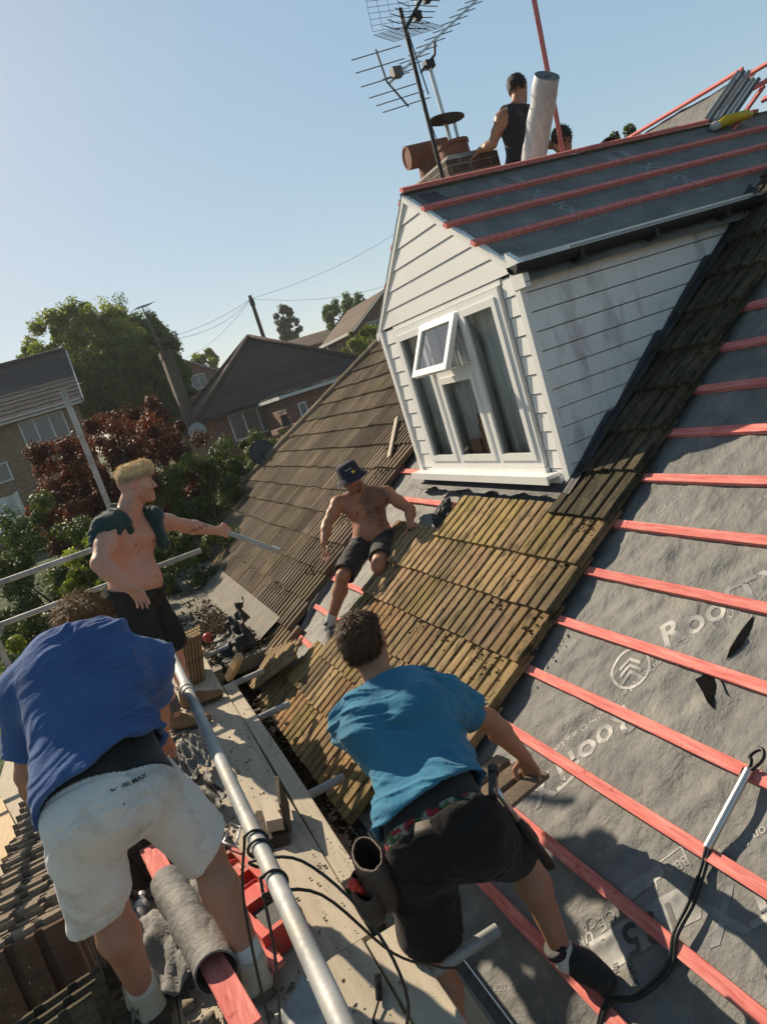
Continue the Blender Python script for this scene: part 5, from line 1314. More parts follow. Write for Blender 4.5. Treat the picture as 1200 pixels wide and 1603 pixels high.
m = MB(); m.bar(RP(7.56, 4.02, .075), RP(6.95, 3.44, .085), .055, .022, NR); tag(m.build('timber_offcut', MT['board'], loc=tuple(RP(7.2, 3.7, .08))), 'weathered grey batten lying on the far tiles left of the dormer', 'timber')
m = MB(); m.bar((.36, 5.28, PZ + .06), (.45, 4.9, PZ + .30), .05, .05); tag(m.build('timber_offcut', MT['timber'], loc=(.4, 5.1, PZ)), 'short wooden prop leaning by the stub tubes near the roof', 'timber')
# broken timber scraps
root = empty('timber_scrap', (.17, 3.2, PZ), 'splintered brown timber scrap with a pale broken face on the dusty board', 'timber')
m = MB(); m.prism([A(q) for q in ((.06, 3.08, PZ + .004), (.20, 3.02, PZ + .004), (.24, 3.22, PZ + .004), (.12, 3.34, PZ + .004), (.05, 3.25, PZ + .004))], (.01, .02, .035)); m.build('block', MT['bark'], root)
m = MB(); m.prism([A(q) for q in ((.13, 3.10, PZ + .056), (.20, 3.06, PZ + .056), (.19, 3.28, PZ + .056), (.15, 3.30, PZ + .056))], (.01, .0, .055)); m.build('splinter', MT['board'], root)
m = MB(); m.prism([A(q) for q in ((.215, 3.05, PZ + .03), (.225, 3.05, PZ + .03), (.28, 3.30, PZ + .03), (.26, 3.32, PZ + .03))], (.0, .02, .14)); m.build('splinter', MT['bark'], root)
# red tool case with cut out grips
root = empty('tool_case', (-.06, 2.75, PZ), 'red plastic tool case with cut out grips lying by the bare right calf', 'tool case')
def cutbox(m, a, b, holes, th):
    """flat red tray: rim bars and cross webs"""
a = A([-.105, 3.02, PZ + .075]); d = unit(A([.13, -.56, 0])); s = A([d[1], -d[0], 0]) * -1; u = A([0, 0, 1.])
m = MB(); L = .62
m.box(a + d * L / 2 + u * -.03, .085, L / 2, .035, s, d, u)
for o_ in (-.07, .07): m.box(a + d * L / 2 + s * o_ + u * .022, .014, L / 2, .018, s, d, u)
for k_ in (0.012, .20, .40, .608): m.box(a + d * k_ + u * .022, .0555, .012, .017, s, d, u)
m.build('case', MT['red_plastic'], root, angle=30)
for k_ in (.09, .30): 
    m = MB(); m.tube([a + d * k_ + s * -.045 + u * .03, a + d * (k_ + .03) + s * -.03 + u * .055, a + d * (k_ + .03) + s * .03 + u * .055, a + d * k_ + s * .045 + u * .03], .008, 8); m.build('grip', MT['red_plastic'], root, smooth=True)
m = MB(); m.box(a + d * .50 + u * .008, .04, .07, .004, s, d, u); m.build('sticker', MT['black_plastic'], root)
V, Fc = text_mesh('BISON', .05, True); p0_ = a + d * .40 + s * .088 + u * -.05
m = MB(); m.add([p0_ + d * v[0] + u * v[1] for v in V], Fc); m.build('lettering', MT['black_plastic'], root)
m = MB(); m.tube([A([-.02, 2.98, PZ + .14]), A([-.06, 3.06, PZ + .14]), A([.0, 3.17, PZ + .145]), A([.03, 3.10, PZ + .145]), A([-.02, 2.98, PZ + .14])], .005, 6); tag(m.build('karabiner', MT['alu'], loc=(-.01, 3.05, PZ + .14), smooth=True), 'steel wire clip on top of the red tool case', 'clip')
# red battens with a rolled membrane sleeve between the legs
def loose_batten(a, b, label, w=.05, th=.05, mat='batten', group=None):
    m = MB(); m.bar(a, b, w, th, (0, 0, 1), bev=.003); return tag(m.build('loose_batten', MT[mat], loc=tuple((A(a) + A(b)) / 2)), label, 'batten', group)
ba, bb = A([-.372, 3.34, PZ + .125]), A([-.165, 2.02, PZ + .135])
loose_batten(ba, bb, 'red batten running between the legs through the grey rolled sleeve', .085, .045)
loose_batten(A([-.20, 3.30, PZ + .06]), A([-.03, 2.30, PZ + .06]), 'red batten lying behind the rolled sleeve under the bare calf', .05, .03)
d = unit(bb - ba); m = MB(); pts = [ba + d * t for t in np.linspace(.34, 1.02, 12)]
m.tube([p + A([.004 * math.sin(i * 2.1), 0, .004 * math.cos(i * 1.7)]) for i, p in enumerate(pts)], [.072 + .004 * math.sin(i * 1.3) for i in range(12)], 22, hollow=.90)
tag(m.build('membrane_roll', MT['felt'], loc=tuple(pts[6]), angle=50), 'short grey rolled membrane sleeve pushed over the red batten', 'roll')
# clear bottle
root = empty('water_bottle', (-.45, 2.95, PZ), 'clear plastic drinks bottle lying between the legs by the tiles', 'bottle')
bt = A([-.475, 2.84, PZ + .05]); bd = unit(A([.18, 1, .22]))
m = MB(); m.lathe([(0, 0), (.034, .002), (.036, .03), (.033, .05), (.036, .08), (.035, .15), (.030, .185), (.014, .21), (.013, .225)], bt, bd, 20); m.build('body', MT['clear'], root, smooth=True)
m = MB(); m.lathe([(.0155, .222), (.0155, .242), (0, .243)], bt, bd, 16); m.build('cap', MT['white'], root)
m = MB(); m.lathe([(.0368, .085), (.0368, .145)], bt, bd, 20); m.build('label', MT['print'], root, smooth=True)
# yellowish plank and grey tube at the far left
m = MB(); m.bar((-1.30, 5.05, PZ + .02), (-1.02, 3.95, PZ + .12), .12, .035); tag(m.build('timber_plank', MT['timber'], loc=(-1.15, 4.5, PZ)), 'pale fresh timber plank at the left edge of the platform', 'timber')
# black cable on the guard rail
def cable(pts, r, label, name='cable', group=None, mat='black_rubber', n=8, sub=6):
    pts = A(pts, float); q = []
    for i in range(len(pts) - 1):
        p0, p1, p2, p3 = pts[max(i - 1, 0)], pts[i], pts[i + 1], pts[min(i + 2, len(pts) - 1)]
        for t in np.linspace(0, 1, sub, endpoint=False):
            q.append(.5 * ((2 * p1) + (-p0 + p2) * t + (2 * p0 - 5 * p1 + 4 * p2 - p3) * t * t + (-p0 + 3 * p1 - 3 * p2 + p3) * t ** 3))
    q.append(pts[-1]); m = MB(); m.tube(q, r, n)
    return tag(m.build(name, MT[mat], loc=tuple(pts[0]), smooth=True), label, 'cable', group)
rc = A([.036, 0, -.965]); ring = lambda y, a, rr=.0265: A([.037 + rr * math.cos(a), y, -.972 + (y - 2) * -.016 + rr * math.sin(a)])
cable([(-.12, 1.62, -1.86), (-.10, 1.72, -1.55), (-.045, 1.70, -1.15)] + [ring(1.66 - .006 * i, math.pi - i * .8) for i in range(17)] + [(.11, 1.50, -.98), (.19, 1.40, -1.12), (.20, 1.34, -1.30), (.12, 1.42, -1.5), (.02, 1.52, -1.7), (-.06, 1.6, -1.85)], .0037, 'black cable wrapped twice round the long guard rail and hanging in a loop')
cable([(-.13, 1.9, -1.86), (-.08, 1.8, -1.6), (-.02, 1.55, -1.2)] + [ring(1.47 - .005 * i, math.pi - i * .8) for i in range(9)] + [(.12, 1.46, -1.05), (.25, 1.62, -1.42), (.40, 1.85, -1.75), (.47, 1.95, -1.88), (.50, 2.0, -1.95)], .0037, 'black cable trailing from the guard rail towards the stub tube by the bare shin')
cable([(-.10, 1.3, -1.86), (-.04, 1.42, -1.84), (.03, 1.38, -1.86), (.0, 1.25, -1.86), (-.12, 1.18, -1.86), (-.22, 1.35, -1.86), (-.20, 1.75, -1.86)], .0037, 'coil of black cable lying on the boards by the cream trainer')
# black cable with grey sleeve on the membrane
rt = lambda Y, v, o=.012: RP(Y, v, o)
cable([rt(1.80, 2.04, .012), rt(1.76, 2.10, .03), rt(1.78, 2.135, .03), rt(1.815, 2.10, .02), rt(1.80, 2.05, .014), rt(1.80, 1.80, .012), rt(1.79, 1.68, -.01), rt(1.76, 1.56, .0), rt(1.75, 1.44, .012), rt(1.73, 1.34, -.008), rt(1.78, 1.2, -.005), rt(1.85, 1.12, .012), rt(1.84, 1.0, -.01), rt(1.78, .86, -.03), rt(1.70, .75, -.06)], .0075, 'twin black cable running down the membrane over the red battens')
cable([rt(1.815, 2.05, .016), rt(1.812, 1.80, .014), rt(1.803, 1.68, -.006), rt(1.775, 1.56, .004), rt(1.762, 1.44, .014), rt(1.745, 1.34, -.004), rt(1.792, 1.2, -.002), rt(1.862, 1.12, .014), rt(1.85, 1.0, -.008), rt(1.79, .86, -.03)], .0065, 'second strand of the black cable lying beside it on the membrane', 'cable')
m = MB(); m.tube([rt(1.797, 2.05, .016), rt(1.797, 1.74, .018)], .0155, 14, hollow=.8); tag(m.build('cable_sleeve', MT['alu'], loc=tuple(rt(1.797, 1.9, .016)), angle=40), 'grey tube sleeve round the black cable on the red batten', 'tube')
m = MB()
# trowel like hand tool on the bottom boards
root = empty('hand_tool', (.22, 2.03, PZ), 'black handled wire hand tool lying on the bottom board', 'tool')
m = MB(); m.tube([(.245, 2.06, PZ + .022), (.215, 1.98, PZ + .022)], [.013, .011], 10); m.build('handle', MT['black_rubber'], root, smooth=True)
m = MB(); m.tube([(.215, 1.98, PZ + .022), (.17, 1.93, PZ + .016), (.15, 1.87, PZ + .012), (.18, 1.84, PZ + .012)], .004, 6); m.tube([(.17, 1.93, PZ + .016), (.19, 1.86, PZ + .012)], .004, 6); m.build('prong', MT['darkmetal'], root, smooth=True)

# ------------------------------------------------------------------ things up on the dormer ridge
for bx_, by_, bz_, nn, lab in ((5.86, 6.5, 1.14, 5, 'half round ridge tile in the taller stack behind the dormer ridge'), (6.38, 6.72, 1.50, 2, 'half round ridge tile in the low stack behind the dormer ridge')):
    for q in range(nn):
        m = MB(); g = .55 + .3 * random.random(); c = A([bx_ + .01 * math.sin(q * 2), by_, bz_ + .085 * q]); sx = A([.95, -.3, 0]); rg = [sx * (.115 * math.cos(t)) + A([0, 0, .115 * math.sin(t)]) for t in np.linspace(0, math.pi, 12)]
        rg += [r_ * .84 for r_ in rg][::-1]; m.prism([c + r_ for r_ in rg], A([.3, .95, 0]) * .42, (g, g, g))
        tag(m.build('ridge_tile', MT['tile_dark'], loc=tuple(c), angle=40), lab, 'ridge tile', 'ridge tiles stacked behind the dormer ridge', 'thing')
root = empty('membrane_roll', (4.3, 5.85, .82), 'white wrapped roll of membrane standing upright behind the dormer ridge', 'roll')
b = A([4.288, 5.0, 1.815]); a = b + unit(A([.01, .45, -.52])) * 1.32; d = b - a
m = MB(); m.tube([a + d * t + A([.004 * math.sin(t * 31), .004 * math.cos(t * 27), 0]) for t in np.linspace(0, 1, 20)], [.105 + .003 * math.sin(i * 1.9) for i in range(20)], 30, cap=False); m.build('wrapper', MT['white_roll'], root, smooth=True)
m = MB(); dd = unit(d)
for r_ in (.100, .082, .064, .050): m.lathe([(r_ - .014, -.012), (r_ - .002, 0.0), (r_, -.008)], b, dd, 28)
m.lathe([(0, -.05), (.04, -.05), (.04, -.012), (.103, -.013)], b, dd, 28); m.build('rolled_end', MT['print'], root, smooth=True)
loose_batten(A([4.545, 5.37, .86]), A([4.59, 5.27, 2.75]), 'red batten held upright behind the white roll', .05, .025)
root = empty('plastic_wrapper', (5.8, 4.7, 1.0), 'crumpled yellow and clear plastic wrapper lying on the dormer battens', 'wrapper')
m = MB(); p = DP(5.80, .165, .03); m.tube([p + A([-.13, .03, .0]), p + A([-.05, .02, .02]), p + A([.06, -.01, .018]), p + A([.16, -.01, .022]), p + A([.21, -.03, .012])], [.03, .045, .04, .042, .02], 12); m.build('yellow_part', MT['yellow'], root, smooth=True)
m = MB(); m.tube([p + A([-.20, .04, -.005]), p + A([-.15, .035, .0]), p + A([-.12, .03, .0])], [.03, .038, .03], 12); m.build('clear_part', MT['clear'], root, smooth=True)
root = empty('plastic_trims', (6.2, 4.9, 1.1), 'leaning bundle of pale grey ribbed plastic trims at the end of the dormer ridge', 'trims')
e1_ = A([5.70, 4.78, 1.12]); e2_ = A([6.14, 4.74, 1.43]); dd = unit(e2_ - e1_); sd_ = unit(np.cross(dd, A([0, -1, .4])))
for i in range(6):
    m = MB(); o_ = sd_ * (i * .036 - .09); m.bar(e1_ + o_, e2_ + o_ + dd * .03 * (i % 3), .032, .012 + .006 * (i % 2), (0, -1, .4)); m.build('trim', MT[('grey_edge', 'wire')[i % 2]], root)
loose_batten(e1_ + sd_ * .15, e2_ + sd_ * .16 + dd * .02, 'red batten leaning with the pale plastic trims', .045, .025)
# ------------------------------------------------------------------ continuous bodies: smooth signed-distance solids turned into one mesh
class Pr:
    """rounded cone ('c'), ellipsoid ('e'); sub=True carves; cut=(point, normal) flattens that end for cloth"""
    def __init__(s, kind, a, b=None, ra=.05, rb=None, k=.03, R=None, cut=None, sub=False):
        s.kind = kind; s.a = A(a, float); s.k = k; s.sub = sub; s.cut = cut
        if kind == 'c':
            s.b = A(b, float); s.ra = ra; s.rb = ra if rb is None else rb; s.bc = (s.a + s.b) / 2
            s.br = np.linalg.norm(s.a - s.b) / 2 + max(s.ra, s.rb)
        else:
            s.r = A(ra, float); s.R = np.eye(3) if R is None else A(R, float); s.bc = s.a; s.br = s.r.max()
    def d(s, p):
        if s.kind == 'c':
            ba = s.b - s.a; pa = p - s.a; t = np.clip(pa @ ba / (ba @ ba + 1e-12), 0, 1)
            return np.linalg.norm(pa - t[:, None] * ba, axis=1) - (s.ra + (s.rb - s.ra) * t)
        q = (p - s.a) @ s.R.T
        k0 = np.linalg.norm(q / s.r, axis=1); k1 = np.linalg.norm(q / s.r ** 2, axis=1) + 1e-9
        return np.where(k0 < .05, -s.r.min(), k0 * (k0 - 1) / k1)
    def lower(s, c):
        if s.kind == 'c':
            return s.d(c)
        return np.linalg.norm(c - s.bc, axis=1) - s.br
def cone(a, b, ra, rb=None, k=.03, cut=None): return Pr('c', a, b, ra, rb, k, cut=cut)
def ball(a, r, k=.03): return Pr('c', a, A(a, float) + A([0, 0, 1e-4]), r, r, k)
def ell(a, r, R=None, k=.03, sub=False): return Pr('e', a, None, r, None, k, R, None, sub)
def smin(a, b, k):
    h = np.maximum(k - np.abs(a - b), 0) / k
    return np.minimum(a, b) - h * h * k * .25
def combine(prs, p, use_cut=True):
    d = np.full(len(p), 9.0)
    for q in prs:
        if q.sub: continue
        e = q.d(p)
        if use_cut and q.cut is not None:
            e = np.maximum(e, (p - q.cut[0]) @ q.cut[1])
        d = smin(d, e, q.k)
    for q in prs:
        if q.sub: d = -smin(-d, q.d(p), q.k)
    return d
def mesh_sdf(prs, h=.006, disp=None, amp=0.0, planes=(), th=0.0, body=None, n=12):
    """surface of the union; disp(p) is added to it; planes = (point, normal, wobble) keep the side against the normal; th>0 makes an open shell"""
    lo = np.min([q.bc - q.br for q in prs if not q.sub], axis=0) - .05; hi = np.max([q.bc + q.br for q in prs if not q.sub], axis=0) + .05
    bs = h * n; nb = np.ceil((hi - lo) / bs).astype(int) + 1
    I = np.stack(np.meshgrid(*[np.arange(k) for k in nb], indexing='ij'), -1).reshape(-1, 3)
    Cn = lo + (I + .5) * bs; Rb = bs * .5 * 1.733
    L = np.stack([q.lower(Cn) for q in prs]); K = A([q.k for q in prs])
    near = L - Rb < (K * 1.05 + amp + .004)[:, None]
    pos = A([not q.sub for q in prs])
    act = (near & pos[:, None]).any(0)
    cap = A([q.kind == 'c' and q.cut is None for q in prs])
    if cap.any() and not planes and th == 0:
        act &= np.where(cap[:, None], L, 9.).min(0) > -(Rb + amp + .03)
    S = np.stack(np.meshgrid(*[np.arange(n + 1)] * 3, indexing='ij'), -1).reshape(-1, 3)
    NY, NZ = int(nb[1]) * n + 2, int(nb[2]) * n + 2
    VI = []; VP = []; Q = []
    def gid(c): return ((c[:, 0] + 1) * NY + (c[:, 1] + 1)) * NZ + (c[:, 2] + 1)
    for bi in np.nonzero(act)[0]:
        org = I[bi] * n
        p = lo + (S + org) * h
        sel = [q for q, ok in zip(prs, near[:, bi]) if ok]
        d = combine(sel, p)
        if disp is not None: w = disp(p); d = d + w
        if th > 0:
            f = combine(sel, p, False) + (w if disp is not None else 0)
            d = np.maximum(d, -(f + th))
        for (pt, nm, wob) in planes:
            e = (p - pt) @ nm
            if wob: e = e + wob * (fbm(p * 9.0 + 2.0, 2) - .5)
            d = np.maximum(d, e)
        V = d.reshape(n + 1, n + 1, n + 1); neg = V < 0
        c8 = [neg[i:i + n, j:j + n, k:k + n] for i in (0, 1) for j in (0, 1) for k in (0, 1)]
        s8 = sum(c.astype(np.int8) for c in c8); mix = (s8 > 0) & (s8 < 8)
        if not mix.any(): continue
        cells = np.argwhere(mix); acc = np.zeros((len(cells), 3)); cnt = np.zeros(len(cells))
        for ax in range(3):
            o1, o2 = [a for a in range(3) if a != ax]
            for u in (0, 1):
                for v in (0, 1):
                    c0 = cells.copy(); c0[:, o1] += u; c0[:, o2] += v; c1 = c0.copy(); c1[:, ax] += 1
                    a_ = V[c0[:, 0], c0[:, 1], c0[:, 2]]; b_ = V[c1[:, 0], c1[:, 1], c1[:, 2]]
                    cr = (a_ < 0) != (b_ < 0)
                    t = np.where(cr, a_ / np.where(cr, a_ - b_, 1), 0)
                    pt = c0.astype(float); pt[:, ax] += t
                    acc[cr] += pt[cr]; cnt[cr] += 1
        VI.append(gid(cells + org)); VP.append(lo + (acc / cnt[:, None] + org) * h)
        for ax in range(3):
            o1, o2 = (ax + 1) % 3, (ax + 2) % 3
            sl0 = [slice(0, n)] * 3; sl1 = [slice(0, n)] * 3; sl1[ax] = slice(1, n + 1)
            a_ = neg[tuple(sl0)]; b_ = neg[tuple(sl1)]; e = np.argwhere(a_ != b_)
            if len(e) == 0: continue
            fl = a_[e[:, 0], e[:, 1], e[:, 2]]
            g = e + org; q4 = []
            for (u, v) in ((-1, -1), (0, -1), (0, 0), (-1, 0)):
                c = g.copy(); c[:, o1] += u; c[:, o2] += v; q4.append(gid(c))
            q4 = np.stack(q4, -1); q4[~fl] = q4[~fl][:, ::-1]; Q.append(q4)
    VI = np.concatenate(VI); VP = np.concatenate(VP); Q = np.concatenate(Q)
    o = np.argsort(VI); VI = VI[o]; VP = VP[o]
    ix = np.searchsorted(VI, Q); ix = np.clip(ix, 0, len(VI) - 1)
    ok = (VI[ix] == Q).all(1)
    return VP, ix[ok]
def basis(u, f):
    """rows: left, forward, up of a frame with given up and approximate forward"""
    u = unit(u); f = unit(A(f, float) - u * (A(f, float) @ u)); l = np.cross(u, f)
    return A([l, f, u])
def hand(wr, dr, thumb, s=1.0, curl=(.35, .4, .45, .5), spread=.10, tcurl=.3):
    """palm, four jointed fingers, thumb; dr = wrist to knuckles, thumb = side of the thumb"""
    dr = unit(dr); th = unit(A(thumb, float) - dr * (A(thumb, float) @ dr)); pn = np.cross(dr, th)
    pn = hand.flip * pn
    out = []; wr = A(wr, float)
    for i, o in enumerate((.028, .010, -.009, -.026)):
        out.append(cone(wr + th * o * .55 * s + dr * .008 * s, wr + dr * (.088 - .006 * abs(i - 1)) * s + th * o * s, .0135 * s, .0120 * s, k=.014))
    ln = (.072, .080, .074, .058)
    for i, o in enumerate((.030, .010, -.010, -.029)):
        p = wr + dr * (.090 - .006 * abs(i - 1)) * s + th * o * s
        a = 0.0; side = th * (spread * (1.5 - i))
        for j, (fr, r0, r1) in enumerate(((.46, .0093, .0086), (.30, .0086, .0080), (.24, .0079, .0066))):
            a += curl[i] * (.8, 1.1, .7)[j]
            v = unit(dr * math.cos(a) + pn * math.sin(a) + side * (1 if j == 0 else .8))
            q = p + v * ln[i] * fr * s
            out.append(cone(p, q, r0 * s, r1 * s, k=.004)); p = q
    p = wr + dr * .022 * s + th * .024 * s; v = unit(dr * .55 + th * .75 + pn * .35)
    q = p + v * .046 * s; out.append(cone(p, q, .0145 * s, .0105 * s, k=.012))
    v = unit(dr * .85 + th * (.45 - tcurl) + pn * (.2 + tcurl)); q2 = q + v * .032 * s; out.append(cone(q, q2, .0102 * s, .0092 * s, k=.004))
    v = unit(dr * .9 + th * (.2 - tcurl) + pn * (.25 + tcurl)); out.append(cone(q2, q2 + v * .026 * s, .0092 * s, .0072 * s, k=.004))
    return out
hand.flip = 1
def head_prims(c, B, s=1.0, jaw=1.0):
    """c skull centre, B rows left/forward/up"""
    l, f, u = B
    P = lambda x, y, z: c + (l * x + f * y + u * z) * s
    o = [ell(P(0, -.012, .018), A([.076, .097, .090]) * s, B, k=.02), ell(P(0, .026, -.045), A([.060, .066, .080]) * s, B, k=.03)]
    for q in (-1, 1):
        o += [cone(P(q * .052, -.005, -.062), P(q * .018, .068, -.104), .020 * s * jaw, .018 * s, k=.03),
              ball(P(q * .043, .062, -.030), .020 * s, k=.025), cone(P(q * .010, .088, .018), P(q * .042, .072, .020), .010 * s, .010 * s, k=.016),
              ell(P(q * .078, -.012, -.014), A([.010, .020, .032]) * s, basis(u + f * -.25, f + l * q * .5), k=.008), ell(P(q * .086, -.016, .0), A([.006, .018, .022]) * s, B, k=.006)]
        o.append(ell(P(q * .031, .100, -.002), A([.016, .014, .010]) * s, B, k=.012, sub=True))
        o.append(ell(P(q * .031, .082, -.002), A([.0115, .0115, .0095]) * s, B, k=.004))
        o.append(ball(P(q * .012, .101, -.042), .0085 * s, k=.008))
    o += [cone(P(0, .090, .004), P(0, .110, -.036), .0085 * s, .0115 * s, k=.012), cone(P(-.014, .068, -.108), P(.014, .068, -.108), .020 * s, k=.02),
          cone(P(-.018, .086, -.069), P(.018, .086, -.069), .0085 * s, k=.008), cone(P(-.015, .084, -.081), P(.015, .084, -.081), .0085 * s, k=.008)]
    return o
def torso_frame(J):
    t = unit(J['neck'] - J['pelvis']); l = unit(J['shL'] - J['shR']); l = unit(l - t * (l @ t)); f = np.cross(l, t)
    hl = unit(J['hipL'] - J['hipR']); pf = unit(np.cross(hl, t))
    return t, l, f, hl, pf
def torso_prims(J, w=1.0, belly=0.0, back=1.0, g=0.0, chest=True):
    """g grows everything (used for cloth)"""
    t, l, f, hl, pf = torso_frame(J); nk, pv = J['neck'], J['pelvis']; L = np.linalg.norm(nk - pv)
    mid = (J['spine'] if 'spine' in J else (nk + pv) / 2)
    ch = nk - t * .15 * (L / .55)
    o = []
    for q in (-1, 1):
        o += [cone(nk + l * q * .075 - t * .06 - f * .005, ch + l * q * .085 * w - f * .0, .078 * w + g, .092 * w + g, k=.06),
              cone(ch + l * q * .085 * w, mid + l * q * .062 * w - t * .02, .092 * w + g, .080 * w + g, k=.06),
              cone(mid + l * q * .062 * w - t * .02, pv + hl * q * .070 * w + t * .05, .080 * w + g, .088 * w + g, k=.06),
              cone(pv + hl * q * .05 * w + t * .04, pv + hl * q * .078 * w - t * .03, .095 * w + g, .098 * w + g, k=.05),
              ball(pv + hl * q * .072 * w - pf * .055 - t * .055, .084 * w + g, k=.05),
              cone(nk + l * q * .03 - t * .005 - f * .01, J['shL' if q > 0 else 'shR'] - t * .004, .050 + g, .054 + g, k=.05),
              cone(ch + l * q * .10 * w - f * .015 + t * .04, J['shL' if q > 0 else 'shR'] - t * .03, .060 * w + g, .052 + g, k=.05)]
    if belly: o.append(ell(pv * .62 + mid * .38 + f * (.055 + belly * .5), A([.130 * w + g, .085 + belly + g, .145 + g]), A([l, f, t]), k=.07))
    return o
def arm_prims(J, S, r=1.0, g=0.0, upto=1.0):
    sh, el, wr = J['sh' + S], J['el' + S], J['wr' + S]
    e = unit(el - sh); o = [ball(sh + e * .012, .062 * r + g, k=.04), cone(sh + e * .03, sh + (el - sh) * .52, .053 * r + g, .050 * r + g, k=.03), cone(sh + (el - sh) * .52, el, .050 * r + g, .041 * r + g, k=.03)]
    m_ = el + (wr - el) * .30
    o += [cone(el, m_, .041 * r + g, .045 * r + g, k=.025), cone(m_, wr, .045 * r + g, .0275 * r + g, k=.02)]
    return o
def leg_prims(J, S, back, r=1.0, g=0.0):
    h, kn, an = J['hip' + S], J['knee' + S], J['ank' + S]
    m_ = kn + (an - kn) * .30 + unit(back) * .020
    return [cone(h, h + (kn - h) * .5, .092 * r + g, .078 * r + g, k=.05), cone(h + (kn - h) * .5, kn, .078 * r + g, .056 * r + g, k=.03),
            cone(kn, m_, .053 * r + g, .060 * r + g, k=.03), cone(m_, an, .058 * r + g, .036 * r + g, k=.03)]
def finish(name, V, Q, mat, parent=None, loc=None, tint=None):
    return link_mesh(name, V, Q, mat, parent, loc, True, tint)
def folds(t, l, f, c, amp, fs=(5, 15, 5), seed=0.0, warp=.35):
    """cloth creases that run mostly across the axis t"""
    M_ = A([l, t, f])
    def fn(p):
        q = (p - c) @ M_.T * A([fs[0], fs[1], fs[2]])
        wv = (fbm((p - c) * 7.0 + seed, 2) - .5) * 2
        q = q + wv[:, None] * warp * A([1, 4, 1]) + seed
        n1 = 1 - np.abs(2 * vn(q) - 1); n2 = 1 - np.abs(2 * vn(q * A([1.6, 1.9, 1.6]) + 5) - 1); n3 = 1 - np.abs(2 * vn(q * A([2.6, 3.3, 2.6]) + 11) - 1)
        mask = np.clip(fbm((p - c) * 5 + seed + 3, 2) * 2.8 - .75, .10, 1); m2 = np.clip(fbm((p - c) * 8 + seed + 8, 2) * 2.8 - .85, .05, 1)
        return -amp * (.8 * n1 ** 2 * mask + .62 * n2 ** 2 * m2 + .28 * n3 ** 2 * mask - .40) - amp * .35 * (fbm((p - c) * 6 + seed, 2) - .5)
    return fn
def hair_tufts(V, Q, n, ln, flow, seed, w=.0022, lift=.55, jit=.5):
    """short locks standing off the scalp surface"""
    r = np.random.default_rng(seed)
    a, b, c = V[Q[:, 0]], V[Q[:, 1]], V[Q[:, 2]]
    nr = np.cross(b - a, c - a); ar = np.linalg.norm(nr, axis=1); nr /= ar[:, None] + 1e-12
    k = r.choice(len(Q), n, p=ar / ar.sum()); P = a[k] + (b[k] - a[k]) * r.random((n, 1)) + (V[Q[k, 3]] - a[k]) * r.random((n, 1)) * .6
    N = nr[k]; T = flow(P, N) + r.normal(size=(n, 3)) * jit; T -= N * (T * N).sum(1)[:, None]; T /= np.linalg.norm(T, axis=1)[:, None] + 1e-9
    D = T + N * lift; D /= np.linalg.norm(D, axis=1)[:, None]; L = ln * (.5 + .9 * r.random((n, 1)))
    B_ = np.cross(D, N); B_ /= np.linalg.norm(B_, axis=1)[:, None] + 1e-9; W = w * (.6 + .8 * r.random((n, 1)))
    base = P - N * .004; mid = base + D * L * .55; tip = base + D * L * .85 + T * L * .35 - N * L * .15
    VV = np.stack([base - B_ * W, base + B_ * W, mid + B_ * W * .8, mid - B_ * W * .8, tip + B_ * W * .15, tip - B_ * W * .15], 1).reshape(-1, 3)
    o = np.arange(n)[:, None] * 6; F = np.concatenate([o + A([[0, 1, 2, 3]]), o + A([[3, 2, 4, 5]])])
    g = .75 + .5 * r.random(n); Tn = np.repeat(np.stack([g, g, g], -1), 6, 0)
    return VV, F, Tn
def hair(parent, prs, planes, mat, flow, n, ln, seed, disp_amp=.008, h=.005, lift=.5, w=.0022, jit=.5, fade=None):
    fn = lambda p: -disp_amp * (fbm(p * 55 + seed, 3) - .45) * 2
    V, Q = mesh_sdf(prs, h, fn, disp_amp, planes)
    VV, F, Tn = hair_tufts(V, Q, n, ln, flow, seed, w, lift, jit)
    g = (.6 + .5 * vn(V * 90))[:, None] * A([1, 1, 1])
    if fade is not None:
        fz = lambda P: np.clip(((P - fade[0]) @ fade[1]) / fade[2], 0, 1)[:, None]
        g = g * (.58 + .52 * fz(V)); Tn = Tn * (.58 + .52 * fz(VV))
    return link_mesh('hair', np.concatenate([V, VV]), np.concatenate([Q, F + len(V)]), mat, parent, None, True, np.concatenate([g, Tn]))
